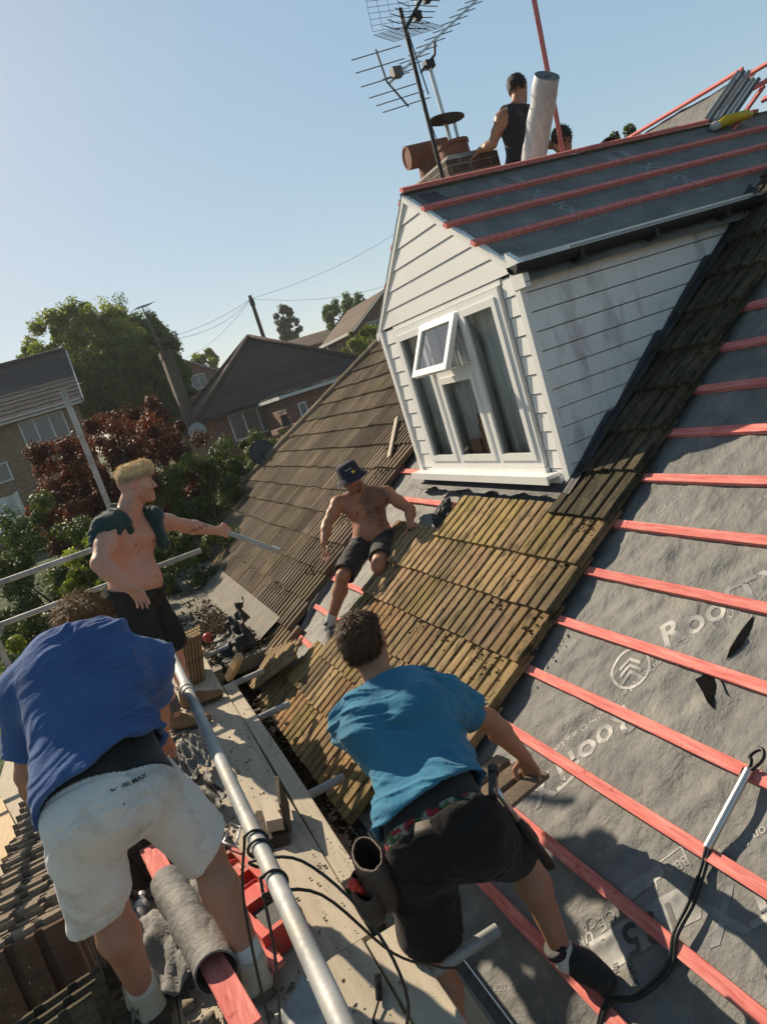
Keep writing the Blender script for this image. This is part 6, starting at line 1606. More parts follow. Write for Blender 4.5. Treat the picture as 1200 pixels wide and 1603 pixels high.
def shoe(parent, an, toe, up, mat, sole_mat, L=.275, r=1.0, collar=.05, name='shoe', swoosh=None):
    """upper and sole; an = ankle joint, toe = pointing direction along the sole, up = sole normal"""
    up = unit(up); toe = unit(A(toe, float) - up * (A(toe, float) @ up)); sd = np.cross(up, toe); an = A(an, float)
    hl = an - up * .062 - toe * .035; base = an - up * .088
    tip = hl + toe * (L - .075)
    pr = [cone(hl, hl + toe * .09, .040 * r, .043 * r, k=.03), cone(hl + toe * .09, tip - up * .014, .045 * r, .030 * r, k=.03), cone(hl + toe * .10 + sd * .012, tip + sd * .012 - up * .012, .036 * r, .030 * r, k=.03), cone(hl + toe * .10 - sd * .012, tip - sd * .014 - up * .012, .036 * r, .028 * r, k=.03),
          cone(hl + up * .02, an - toe * .008 + up * collar * .6, .042 * r, .046 * r, k=.03), cone(hl + toe * .05 + up * .02, hl + toe * .13 - up * .0, .044 * r, .036 * r, k=.03)]
    def lace(p):
        q = (p - an) @ A([sd, toe, up]).T
        on = np.exp(-(q[:, 0] / .022) ** 2) * ((q[:, 1] > .0) & (q[:, 1] < .11))
        return -.004 * on * np.clip(np.sin(q[:, 1] * 420), 0, 1) - .0015 * (fbm(p * 60) - .5)
    V, Q = mesh_sdf(pr, .005, lace, .005, [(base + up * .018, -up, 0), (an + up * collar, up, .01)])
    o = finish(name, V, Q, mat, parent)
    m = MB(); ring = []
    for a in np.linspace(0, 2 * math.pi, 28, endpoint=False):
        cx = math.cos(a); x = (L / 2) * cx; w = (.046 + .006 * math.cos(a - .4)) * r * (abs(math.sin(a)) ** .75) * (1 if math.sin(a) > 0 else -1)
        ring.append(base + toe * (L / 2 - .075 + x) + sd * w)
    m.prism(ring, up * .021); 
    s = m.build('sole', sole_mat, o, angle=50)
    return o
def sock(parent, an, kn, mat, r=.043, h=.09):
    d = unit(kn - an); V, Q = mesh_sdf([cone(an - d * .03, an + d * h, r, r * 1.02, k=.02, cut=(an + d * h, d))], .005, lambda p: -.002 * np.abs(np.sin((p - an) @ d * 260)), .003)
    return finish('sock', V, Q, mat, parent)
def skin_mat(name, c1, c2, rough=.5):
    m = mk(name, c1, c2, 7, rough, bmp=.30, bscale=95, bdist=.0025, dirt=tuple(x * .86 for x in c2), dscale=16, damt=(.56, .78), spec=.4, rvar=.14, sss=.08, speck=tuple(x * .84 for x in c2), speckscale=120)
    return m
SK = dict(tan=skin_mat('tanned skin', (.40, .200, .120), (.34, .165, .097)), pink=skin_mat('fair pink skin', (.62, .335, .245), (.55, .275, .195)), warm=skin_mat('reddish tanned skin', (.40, .185, .110), (.33, .145, .085)), mid=skin_mat('light tanned skin', (.45, .235, .150), (.385, .19, .118)))
HR = dict(brown=mk('brown hair', (.105, .056, .028), (.048, .026, .014), 40, .62, bmp=.4, bscale=180, bdist=.003, spec=.22), blond=mk('blond hair', (.95, .76, .46), (.74, .55, .30), 40, .6, bmp=.3, bscale=180, bdist=.003, spec=.25),
          dark=mk('dark hair', (.030, .020, .014), (.014, .010, .008), 40, .5, bmp=.5, bscale=180, bdist=.004, spec=.5), light=mk('light brown hair', (.34, .205, .090), (.17, .098, .043), 40, .6, bmp=.4, bscale=180, bdist=.003, spec=.25))
# ------------------------------------------------------------------ people
def base_of(J): return tuple(A([J['pelvis'][0], J['pelvis'][1], min(J['ankL'][2], J['ankR'][2]) - .09]))
def tint_add(V, T, c, r, col, soft=.4):
    d = np.linalg.norm((V - c) / r, axis=1); w = np.clip((1 - d) / soft, 0, 1)[:, None]
    return T * (1 - w) + T * A(col) * w

# ---- man in the blue T-shirt bending over the roof, back to us
def man_blue_tee():
    J = {k: A(v) for k, v in dict(pelvis=(.588, 2.02, -1.466), hipL=(.672, 1.965, -1.475), hipR=(.512, 2.075, -1.50), ankL=(.885, 2.035, -2.165), neck=(.690, 2.468, -1.135), spine=(.672, 2.275, -1.325),
         head=(.705, 2.595, -.985), shL=(.842, 2.365, -1.225), shR=(.545, 2.545, -1.232), elL=(1.035, 2.40, -1.430), wrL=(1.150, 2.430, -1.665), kneeL=(.885, 2.16, -1.815), kneeR=(.452, 2.10, -1.915),
         ankR=(.395, 2.02, -2.335), elR=(.62, 2.62, -1.53), wrR=(.83, 2.62, -1.70)).items()}
    t, l, f, hl, pf = torso_frame(J)
    hd = unit(A([.05, .55, -.15]) + A([.15, .35, .0])); B = basis(unit(J['head'] - J['neck']) * .7 + A([0, .1, .9]) * .6, A([.55, .75, -.45]))
    body = torso_prims(J, 1.0) + arm_prims(J, 'L', 1.02) + arm_prims(J, 'R', 1.02)
    for S in 'LR': body += leg_prims(J, S, -A([0, 1, 0]), 1.0)
    body += [cone(J['neck'] - t * .02, J['head'] - B[2] * .07 - B[1] * .02, .062, .058, k=.03)] + head_prims(J['head'], B)
    hand.flip = -1
    body += hand(J['wrL'], A([.06, .03, -.30]), A([-.5, .45, .1]), 1.0, (.75, .8, .8, .85), .05, .5)
    hand.flip = 1
    body += hand(J['wrR'], A([.28, -.08, -.14]), A([.1, -.3, .6]), 1.0, (.5, .55, .6, .65), .05, .4)
    V, Q = mesh_sdf(body, .0052, lambda p: -.004 * (fbm(p * 16, 3) - .5), .003)
    T = np.ones((len(V), 3)); 
    for q in (-1, 1): T = tint_add(V, T, J['head'] + B[0] * q * .08 - B[2] * .01, A([.035] * 3), (1.08, .90, .88))
    T = tint_add(V, T, J['head'] - B[1] * .06 - B[2] * .07, A([.075, .075, .05]), (.62, .60, .62), .6)
    p = finish('person', V, Q, SK['tan'], None, base_of(J), T)
    tag(p, 'man in blue tee and dark shorts bending over the roof, gripping a tile', 'person')
    # hair
    c = J['head']; l_, f_, u_ = B
    hp = [ell(c + u_ * .030 - f_ * .020, A([.083, .100, .092]), B, k=.02), ell(c + u_ * .075 + f_ * .015, A([.068, .082, .046]), B, k=.03), ell(c - f_ * .055 - u_ * .02, A([.070, .056, .066]), B, k=.03)]
    hair(p, hp, [(c - u_ * .035 + f_ * .02, unit(-u_ + f_ * .35), .03), (c + f_ * .055 + u_ * .03, unit(f_ - u_ * .5), .02)], HR['brown'], lambda P, N: -u_ * .9 + np.cross(P - c, u_) * 5 + f_ * .3, 11000, .027, 3, .010, lift=.34, w=.0016, jit=.55, fade=(c - u_ * .075, u_, .06))
    # T-shirt
    g = .020
    tp = torso_prims(J, 1.0, 0, g=g); tp = [q for q in tp]
    for S in 'LR':
        sh, el = J['sh' + S], J['el' + S]; e = unit(el - sh); cp = sh + (el - sh) * .60
        tp += [ball(sh + e * .01, .070 + .008, k=.05), cone(sh, cp + e * .06, .072, .080, k=.04, cut=(cp, e))]
    tp.append(cone(J['neck'] - t * .03, J['neck'] + t * .012 , .074, .068, k=.03, cut=(J['neck'] + t * .016, unit(t + f * -.15))))
    hem = J['pelvis'] + t * .075
    fo = folds(unit(t + l * .35), unit(l - t * .35), f, J['spine'], .024, (2.6, 24, 5), 1.7, .30)
    bag = lambda p: fo(p) - .024 * np.clip(1.1 - np.abs((p - hem) @ t) / .22, 0, 1)
    V, Q = mesh_sdf(tp, .0055, bag, .045, [(hem, unit(-t + l * .10), .05), (J['neck'] + t * .02, unit(t), 0)], .020)
    finish('t_shirt', V, Q, MT['teal'], p)
    # black strip below the shirt hem, then patterned boxers above the shorts
    V, Q = mesh_sdf(torso_prims(J, 1.0, 0, g=.013), .006, None, 0, [(J['pelvis'] + t * .125, t, 0), (J['pelvis'] + t * .025, -t, .01)], .012); finish('black_strip', V, Q, MT['blackcloth'], p)
    V, Q = mesh_sdf(torso_prims(J, 1.0, 0, g=.016), .006, folds(t, l, f, J['pelvis'], .005), .006, [(J['pelvis'] + t * .035 , t, .01), (J['pelvis'] - t * .03, -t, 0)], .012)
    bx = np.clip(fbm(V * 24), 0, 1); b2 = fbm(V * 24 + 9); TT = np.where((bx > .56)[:, None], A([[.28, .02, .03]]), np.where((b2 > .54)[:, None], A([[.30, .29, .24]]), np.where((b2 < .42)[:, None], A([[.02, .02, .02]]), A([[.06, .13, .035]]))))
    finish('boxers', V, Q, PATT, p, None, TT)
    # shorts
    sp = torso_prims(J, 1.0, 0, g=.024)
    for S in 'LR':
        h, kn = J['hip' + S], J['knee' + S]; e = unit(kn - h); cp = h + (kn - h) * (.80 if S == 'L' else .86)
        sp += [cone(h - e * .02, cp + e * .08, .118, .112, k=.05, cut=(cp, e))]
    fo2 = folds(t, hl, pf, J['pelvis'], .016, (6, 9, 6), 4.1, .5)
    V, Q = mesh_sdf(sp, .006, fo2, .02, [(J['pelvis'] - t * .002, unit(t - hl * .06), .02)], .018); finish('shorts', V, Q, MT['darkcloth'], p)
    m = MB(); q = J['pelvis'] - t * .045 - pf * .145 - hl * .10
    m.tube([q, q + A([-.02, -.01, -.05]), q + A([.015, -.012, -.075]), q + A([.025, -.01, -.03]), q + A([.0, -.01, .0])], .004, 6); m.build('drawstring', MT['sock'], p, smooth=True)
    # tool pouch on his left-of-picture hip
    pc_ = J['pelvis'] + A([-.235, .07, -.06])
    for q_, (o_, sz, zt) in enumerate(((A([0, 0, 0]), (.055, .105, .135), .075), (A([-.052, -.02, -.045]), (.040, .085, .090), .045))):
        V, Q = mesh_sdf([ell(pc_ + o_, A(sz), k=.02), ell(pc_ + o_ - A([0, 0, sz[2] * .45]), A([sz[0] * .95, sz[1] * .8, sz[2] * .6]), k=.03)], .0055, lambda p: -.004 * (fbm(p * 22) - .5), .004, [(pc_ + o_ + A([0, 0, zt]), unit(A([-.25, -.1, 1])), .015)], .009)
        po = finish('tool_pouch', V, Q, MT['leather'], p)
    m = MB(); pts = [J['pelvis'] + hl * (.135 * math.cos(a)) + pf * (.135 * math.sin(a)) - t * .02 for a in np.linspace(0, 2 * math.pi, 32)]
    P = np.stack([A(pts) - t * .022, A(pts) + t * .022], 1); m.slab(P, (0, 0, 1), .003); m.build('belt', MT['leather'], p, smooth=True)
    m = MB(); c0 = J['pelvis'] + A([-.315, .045, -.045]); m.tube([c0 + A([.03, .0, -.06]), c0], [.012, .013], 12); m.lathe([(0, .02), (.013, .016), (.019, .004), (.017, -.010), (.010, -.018)], c0, A([-.2, .1, 1]), 14); m.build('red_grip', MT['red_plastic'], p, smooth=True)
    # footwear
    tn = NR
    shoe(p, J['ankL'], A([.10, -.80, .07]), tn, MT['black_shoe'], MT['sole'], .26)
    shoe(p, J['ankR'], A([.1, .9, 0]), A([0, 0, 1]), MT['black_shoe'], MT['sole'], .28)
    sock(p, J['ankL'], J['kneeL'], MT['sock'], .041, .02); sock(p, J['ankR'], J['kneeR'], MT['sock'], .042, .04)
    # hammer hanging from the belt
    h = empty('hammer', tuple(J['pelvis'] + A([.20, .02, -.1])), 'black gripped hammer hanging at the hip of the man in the blue T-shirt', 'hammer')
    a = J['hipL'] + A([.115, -.015, .105]); b = J['hipL'] + A([.225, -.02, -.275])
    m = MB(); m.tube([a, a + (b - a) * .42], .010, 10); m.build('shaft', MT['alu'], h, smooth=True)
    m = MB(); m.tube([a + (b - a) * .42, a + (b - a) * .46, a + (b - a) * .96, b], [.012, .017, .019, .016], 12); m.build('grip', MT['black_rubber'], h, smooth=True)
    m = MB(); s_ = A([.55, .8, .1]); m.bar(a - unit(s_) * .06, a + unit(s_) * .05, .024, .026); m.lathe([(0, 0), (.019, 0), (.019, .03), (.012, .035)], a + unit(s_) * .05, s_, 12); m.build('head', MT['darkmetal'], h, angle=40)
PATT = mk('patterned cotton', (1, 1, 1), (.9, .9, .9), 20, .9, bmp=.1)
man_blue_tee()

# ---- man in the royal blue T-shirt and white shorts, bent away from us
def man_white_shorts():
    J = {k: A(v) for k, v in dict(pelvis=(-.308, 2.42, -1.02), hipL=(-.395, 2.36, -1.04), hipR=(-.215, 2.47, -1.09), ankL=(-.468, 2.494, -1.785), ankR=(-.103, 2.35, -1.785), kneeL=(-.460, 2.49, -1.405), kneeR=(-.120, 2.545, -1.450),
         neck=(-.265, 2.835, -.610), spine=(-.300, 2.630, -.775), head=(-.235, 3.005, -.60), shR=(-.085, 2.80, -.775), shL=(-.470, 2.775, -.690), elR=(-.105, 2.99, -1.00), wrR=(-.13, 3.17, -1.20), elL=(-.575, 2.79, -.98), wrL=(-.60, 2.93, -1.22)).items()}
    t, l, f, hl, pf = torso_frame(J)
    B = basis(unit(A([.05, .75, .25])), A([.05, .5, -.9]))
    body = torso_prims(J, 1.12, .03) + arm_prims(J, 'L', 1.1) + arm_prims(J, 'R', 1.1)
    for S in 'LR': body += leg_prims(J, S, -A([0, 1, 0]), 1.12)
    body += [cone(J['neck'] - t * .02, J['head'] - B[2] * .06 - B[1] * .02, .066, .06, k=.03)] + head_prims(J['head'], B)
    hand.flip = 1
    body += hand(J['wrL'], A([-.02, .15, -.25]), A([.6, .3, .1])); hand.flip = -1
    body += hand(J['wrR'], A([.0, .15, -.25]), A([-.6, .3, .1])); hand.flip = 1
    V, Q = mesh_sdf(body, .0055, lambda p: -.004 * (fbm(p * 16, 3) - .5), .003)
    p = finish('person', V, Q, SK['mid'], None, base_of(J)); tag(p, 'man in royal blue T-shirt and grubby white shorts bending away from us on the boards', 'person')
    c = J['head']; l_, f_, u_ = B
    hair(p, [ell(c + u_ * .028 - f_ * .012, A([.090, .108, .098]), B, k=.02), ell(c - f_ * .05 - u_ * .03, A([.076, .062, .075]), B, k=.03)], [(c - u_ * .05, unit(-u_ + f_ * .45), .03), (c + f_ * .06 + u_ * .03, unit(f_ - u_ * .5), .02)],
         HR['light'], lambda P, N: np.cross(P - c - u_ * .1, u_) * 7 - u_ * .5 + A([.5, -.1, .1]), 13000, .040, 8, .011, lift=.35, w=.0017, jit=.65)
    g = .024; tp = torso_prims(J, 1.12, .03, g=g)
    for S in 'LR':
        sh, el = J['sh' + S], J['el' + S]; e = unit(el - sh); cp = sh + (el - sh) * .74
        tp += [ball(sh + e * .01, .080 + .008, k=.06), cone(sh, cp + e * .06, .082, .086, k=.05, cut=(cp, e))]
    tp.append(cone(J['neck'] - t * .03, J['neck'] + t * .02, .076, .070, k=.03, cut=(J['neck'] + t * .022, t)))
    hem = J['pelvis'] + t * .055
    fo = folds(unit(t + l * .5), unit(l - t * .5), f, J['spine'], .022, (2.2, 21, 4), 8.2, .30)
    rt_ = lambda p: np.clip(((p - J['spine']) @ l) * -5 + .75, .35, 1.3)
    V, Q = mesh_sdf(tp, .0055, lambda p: fo(p) * rt_(p) - .028 * np.clip(1.1 - np.abs((p - hem) @ t) / .2, 0, 1), .045, [(hem, unit(-t - l * .40), .06), (J['neck'] + t * .03, t, 0)], .020)
    finish('t_shirt', V, Q, MT['royal'], p)
    V, Q = mesh_sdf(torso_prims(J, 1.12, .03, g=.012), .006, None, 0, [(J['pelvis'] + t * .20, t, 0), (J['pelvis'] - t * .0, -t, .0)], .010); finish('boxers', V, Q, MT['blackcloth'], p)
    sp = torso_prims(J, 1.06, .0, g=.018)
    for S in 'LR':
        h, kn = J['hip' + S], J['knee' + S]; o_ = hl * (.022 if S == 'L' else -.022); h = h + o_; kn = kn + o_; e = unit(kn - h); cp = kn - e * (.02 if S == 'L' else .045)
        sp += [cone(h - e * .01 + A([0, 0, -.01]), cp + e * .09, .112, .112, k=.045, cut=(cp, unit(e + A([.42, -.06, 0])))), cone(h - hl * (.05 if S == 'L' else -.05) - t * .03, h + (kn - h) * .3, .092, .100, k=.045)]
    sp.append(ball(J['pelvis'] - t * .075 + pf * .01, .100, k=.05))
    wl = J['pelvis'] + t * .052
    fo2 = folds(t, hl, pf, J['pelvis'], .010, (5, 6, 5), 2.6, .5)
    def sd_(p):
        w = (p - wl) @ t; a = np.arctan2((p - wl) @ pf, (p - wl) @ hl)
        band = np.clip((w + .062) / .012, 0, 1)
        return fo2(p) * (1 - .7 * band) + .006 * band + band * .003 * np.sin(a * 60 + 8 * fbm(p * 14, 2)) + .006 * np.exp(-((w + .066) / .006) ** 2) + .005 * np.exp(-((w + .150 + .10 * np.abs((p - J['pelvis']) @ hl)) / .005) ** 2) + .0055 * np.exp(-(((p - J['pelvis']) @ hl) / .004) ** 2) * (w < -.06)
    V, Q = mesh_sdf(sp, .0055, sd_,   .022, [(wl, t, .01)], .020); sh_ = finish('shorts', V, Q, MT['offwhite'], p)
    # small black printing on the seat
    VV, Fc = text_mesh('AIR MAX', .0215, True); 
    sw = [(-.040, .006), (-.030, .001), (-.008, .014), (-.026, .006), (-.034, .008), (-.038, .016)]
    VV2 = np.concatenate([VV, A(sw)]); Fc2 = [list(q) for q in Fc] + [[len(VV) + i for i in range(6)]]
    c0 = J['pelvis'] - pf * .20 - t * .058 + hl * .035
    tr = -hl
    ex = unit(J['hipR'] - J['hipL']); ey = unit(t - ex * (t @ ex))
    P = A([c0 + ex * v[0] + ey * v[1] for v in VV2])
    # lay the print on the cloth: slide each point along the view of the seat normal to the nearest shorts vertex depth
    nr_ = unit(np.cross(ex, ey)); 
    if nr_ @ pf > 0: nr_ = -nr_
    loc_ = A([V @ ex, V @ ey]).T; dep = V @ nr_
    out = []
    for q in P:
        d2 = (loc_[:, 0] - q @ ex) ** 2 + (loc_[:, 1] - q @ ey) ** 2; k = d2 < .012 ** 2
        z = dep[k].max() if k.any() else q @ nr_
        out.append(q + nr_ * (z - q @ nr_ + .0045))
    link_mesh('lettering', A(out), Fc2, MT['blackcloth'], sh_)
    for S, dx in (('L', -.28), ('R', .12)):
        shoe(p, J['ank' + S], A([dx, .9, 0]), A([0, 0, 1]), MT['trainer'], MT['sole_white'], .30, 1.08, .03); sock(p, J['ank' + S], J['knee' + S], MT['sock'], .047, .075)
man_white_shorts()

# ---- blond man with a shirt slung over his shoulders, pointing with a bar
def man_blond():
    J = {k: A(v) for k, v in dict(neck=(.095, 4.95, -.385), head=(.222, 4.925, -.215), shR=(-.015, 4.80, -.415), shL=(.240, 5.085, -.475), elR=(-.150, 4.600, -.585), wrR=(-.050, 4.545, -.775), elL=(.444, 5.25, -.622), wrL=(.651, 5.30, -.745),
         pelvis=(-.045, 4.95, -.905), hipR=(-.100, 4.875, -.95), hipL=(.015, 5.035, -.96), kneeR=(-.065, 4.83, -1.36), kneeL=(.065, 5.10, -1.37), ankR=(-.075, 4.865, -1.765), ankL=(.055, 5.17, -1.765), spine=(.018, 4.945, -.66)).items()}
    t, l, f, hl, pf = torso_frame(J)
    B = basis(A([.10, .02, 1]), A([.95, -.16, -.42]))
    body = torso_prims(J, 1.15, .042) + arm_prims(J, 'L', 1.10) + arm_prims(J, 'R', 1.30)
    for S in 'LR': body += leg_prims(J, S, -pf, 1.1)
    ch = J['neck'] - t * .17
    for q in (-1, 1): body.append(cone(J['neck'] + l * q * .03 + f * .05 - t * .035, J['sh' + ('L' if q > 0 else 'R')] + f * .03 - l * q * .03, .013, .012, k=.02))
    for q in (-1, 1): body.append(ell(ch + l * q * .082 + f * .082, A([.085, .045, .062]), A([l, f, t]), k=.05))
    body += [cone(J['neck'] - t * .03, J['head'] - B[2] * .06 - B[1] * .025, .080, .074, k=.03)] + head_prims(J['head'], B, 1.05, 1.1)
    hand.flip = 1
    body += hand(J['wrR'], A([.35, .05, -.75]), A([.55, -.35, .2]), 1.05, (.35, .4, .45, .5), .06)
    hand.flip = -1
    body += hand(J['wrL'], A([.75, .1, -.40]), A([.2, .1, .8]), 1.0, (1.0, 1.05, 1.1, 1.1), .02, .6)
    V, Q = mesh_sdf(body, .0054, lambda p: -.005 * (fbm(p * 16, 3) - .5), .003)
    T = np.ones((len(V), 3)); l_, f_, u_ = B; c = J['head']
    q = (V - c) @ B.T
    beard = np.clip(1.6 * np.clip(.9 - np.abs((q[:, 2] + .085) / .055), 0, 1) * (q[:, 1] > .0), 0, 1)[:, None] * (np.linalg.norm(q, axis=1) < .16)[:, None]
    T = T * (1 - .55 * beard) + T * A([.70, .48, .36]) * .55 * beard
    side = ((np.linalg.norm(q * A([1, 1, 1]), axis=1) < .135) & (q[:, 2] > .01) & (q[:, 1] < .05))[:, None]; T = np.where(side, T * A([.80, .76, .70]), T)
    T = tint_add(V, T, c + f_ * .094 - u_ * .075, A([.022] * 3), (1.05, .62, .62))
    T = tint_add(V, T, c + f_ * .086 + u_ * .020, A([.05, .05, .008]), (.62, .50, .40))
    for q_ in (-1, 1):
        T = tint_add(V, T, c + l_ * q_ * .031 + f_ * .092 - u_ * .002, A([.014] * 3), (.55, .5, .5))
        T = tint_add(V, T, c + l_ * q_ * .08 - u_ * .01, A([.035] * 3), (1.05, .90, .88))
        T = tint_add(V, T, ch + l * q_ * .088 - t * .018 + f * .125, A([.020] * 3), (.62, .42, .40), .3)
    T = tint_add(V, T, J['pelvis'] + t * .13 + f * .19, A([.016] * 3), (.5, .4, .4), .3)
    fa = J['elL'] + (J['wrL'] - J['elL']) * .5; fd = unit(J['wrL'] - J['elL']); s_ = (V - fa) @ fd; h_ = (V - fa) @ A([0, 0, 1.])
    ink = (np.abs(s_) < .085) & (np.linalg.norm(V - fa - s_[:, None] * fd, axis=1) < .07) & (np.abs(h_ - .012 - .006 * np.sin(s_ * 160)) < .006 + .005 * np.sin(s_ * 330)) & ((V - fa) @ A([0, -1., 0]) > 0)
    T = np.where(ink[:, None], T * .35, T)
    p = finish('person', V, Q, SK['pink'], None, base_of(J), T); tag(p, 'bare chested blond man, green shirt slung over shoulders, pointing a metal bar', 'person')
    m = MB()
    for q_ in (-1, 1):
        m.lathe([(0, .0115), (.004, .0108), (.0045, .0095)], c + l_ * q_ * .0315 + f_ * .0825 - u_ * .003, f_, 10)
    m.build('eyes', MT['black_rubber'], p)
    hair(p, [ell(c + u_ * .072 + f_ * .004, A([.064, .098, .050]), B, k=.02), ell(c + u_ * .092 + f_ * .062, A([.050, .044, .034]), B, k=.03), ell(c + u_ * .045 - f_ * .03, A([.074, .078, .070]), B, k=.02)], [(c + u_ * .038 - f_ * .02, unit(-u_ - f_ * .20), .06)],
         HR['blond'], lambda P, N: f_ * .7 + np.cross(P - c, u_) * 4 - u_ * .2, 14000, .030, 12, .013, lift=.65, w=.0016, jit=1.1, fade=(c + u_ * .030, u_, .055))
    # rolled shirt slung round the neck and over both shoulders
    e_ = unit(J['elR'] - J['shR'])
    sl = [cone(J['neck'] - f * .075 + t * .035, J['shR'] + t * .055 - f * .03 + l * .05, .040, .046, k=.05), cone(J['shR'] + t * .05 + l * .05 + f * .03, J['shR'] + t * .03 - l * .01 - f * .03, .050, .055, k=.05),
          ell(J['shR'] + e_ * .01 + t * .015 - l * .01, A([.098, .098, .078]), A([l, f, t]), k=.05), cone(J['shR'] + e_ * .0 - l * .06 - f * .03, J['shR'] + e_ * .11 - l * .05 - f * .06, .055, .030, k=.05), cone(J['shR'] + l * .06 + f * .07 + t * .03, J['shR'] + l * .07 + f * .085 - t * .03, .036, .026, k=.04),
          cone(J['neck'] - f * .075 + t * .035, J['neck'] - f * .03 + l * .09 + t * .03, .040, .040, k=.04), cone(J['neck'] - f * .03 + l * .09 + t * .03, J['shL'] - l * .07 + f * .07 + t * .035, .042, .045, k=.04),
          cone(J['shL'] - l * .075 + f * .085 + t * .01, J['shL'] - l * .055 + f * .125 - t * .17, .050, .036, k=.04), cone(J['shL'] - l * .03 + f * .06 + t * .01, J['shL'] - l * .005 + f * .085 - t * .14, .050, .036, k=.04)]
    V, Q = mesh_sdf(sl, .0055, folds(f, l, t, J['neck'], .026, (7, 12, 7), 6.6, .6), .03); finish('slung_shirt', V, Q, MT['greentee'], p)
    sp = torso_prims(J, 1.13, .035, g=.022)
    for S in 'LR':
        h, kn = J['hip' + S], J['knee' + S]; e = unit(kn - h); cp = kn - e * .0
        sp += [cone(h - e * .02, cp + e * .08, .128, .108, k=.05, cut=(cp, e)), ell(h + (kn - h) * .62 + hl * (.10 if S == 'L' else -.10), A([.035, .085, .085]), A([hl, pf, t]), k=.02)]
    V, Q = mesh_sdf(sp, .006, folds(t, hl, pf, J['pelvis'], .014, (6, 8, 6), 3.3, .5), .02, [(J['pelvis'] + t * .075 - f * 0, unit(t + f * .12), .01)], .018); s_ = finish('shorts', V, Q, MT['greycloth'], p)
    m = MB(); a = J['kneeR'] + A([.02, -.10, .16])
    for dz in (0, -.028): m.bar(a + A([-.04, -.012, dz]), a + A([.05, -.02, dz + .012]), .006, .012)
    m.build('reflective_trim', MT['sock'], s_)
    shoe(p, J['ankR'], A([.75, -.45, 0]), A([0, 0, 1]), MT['tan_boot'], MT['sole'], .30, 1.1, .10, 'boot'); shoe(p, J['ankL'], A([.85, -.28, 0]), A([0, 0, 1]), MT['tan_boot'], MT['sole'], .30, 1.1, .10, 'boot')
    for S in 'LR': sock(p, J['ank' + S] + A([0, 0, .09]), J['knee' + S], MT['grey_shoe'], .050, .05)
    hd = J['wrL'] + unit(A([.75, .1, -.40])) * .085; d_ = unit(A([.27, -.12, -.245]))
    m = MB(); a = hd - d_ * .05 + A([0, 0, -.01]); b = hd + d_ * .40
    m.bar(a, b, .034, .022); m.bar(a + A([0, .0, .020]), b + A([0, 0, .020]), .010, .016); m.box(b - d_ * .02 + A([0, 0, .02]), .02, .03, .012, unit(np.cross(d_, (0, 0, 1))), d_, unit(np.cross(unit(np.cross(d_, (0, 0, 1))), d_)))
    tag(m.build('metal_bar', MT['alu'], loc=tuple((a + b) / 2)), 'flat metal bar held out over the roof by the blond man', 'bar')
man_blond()

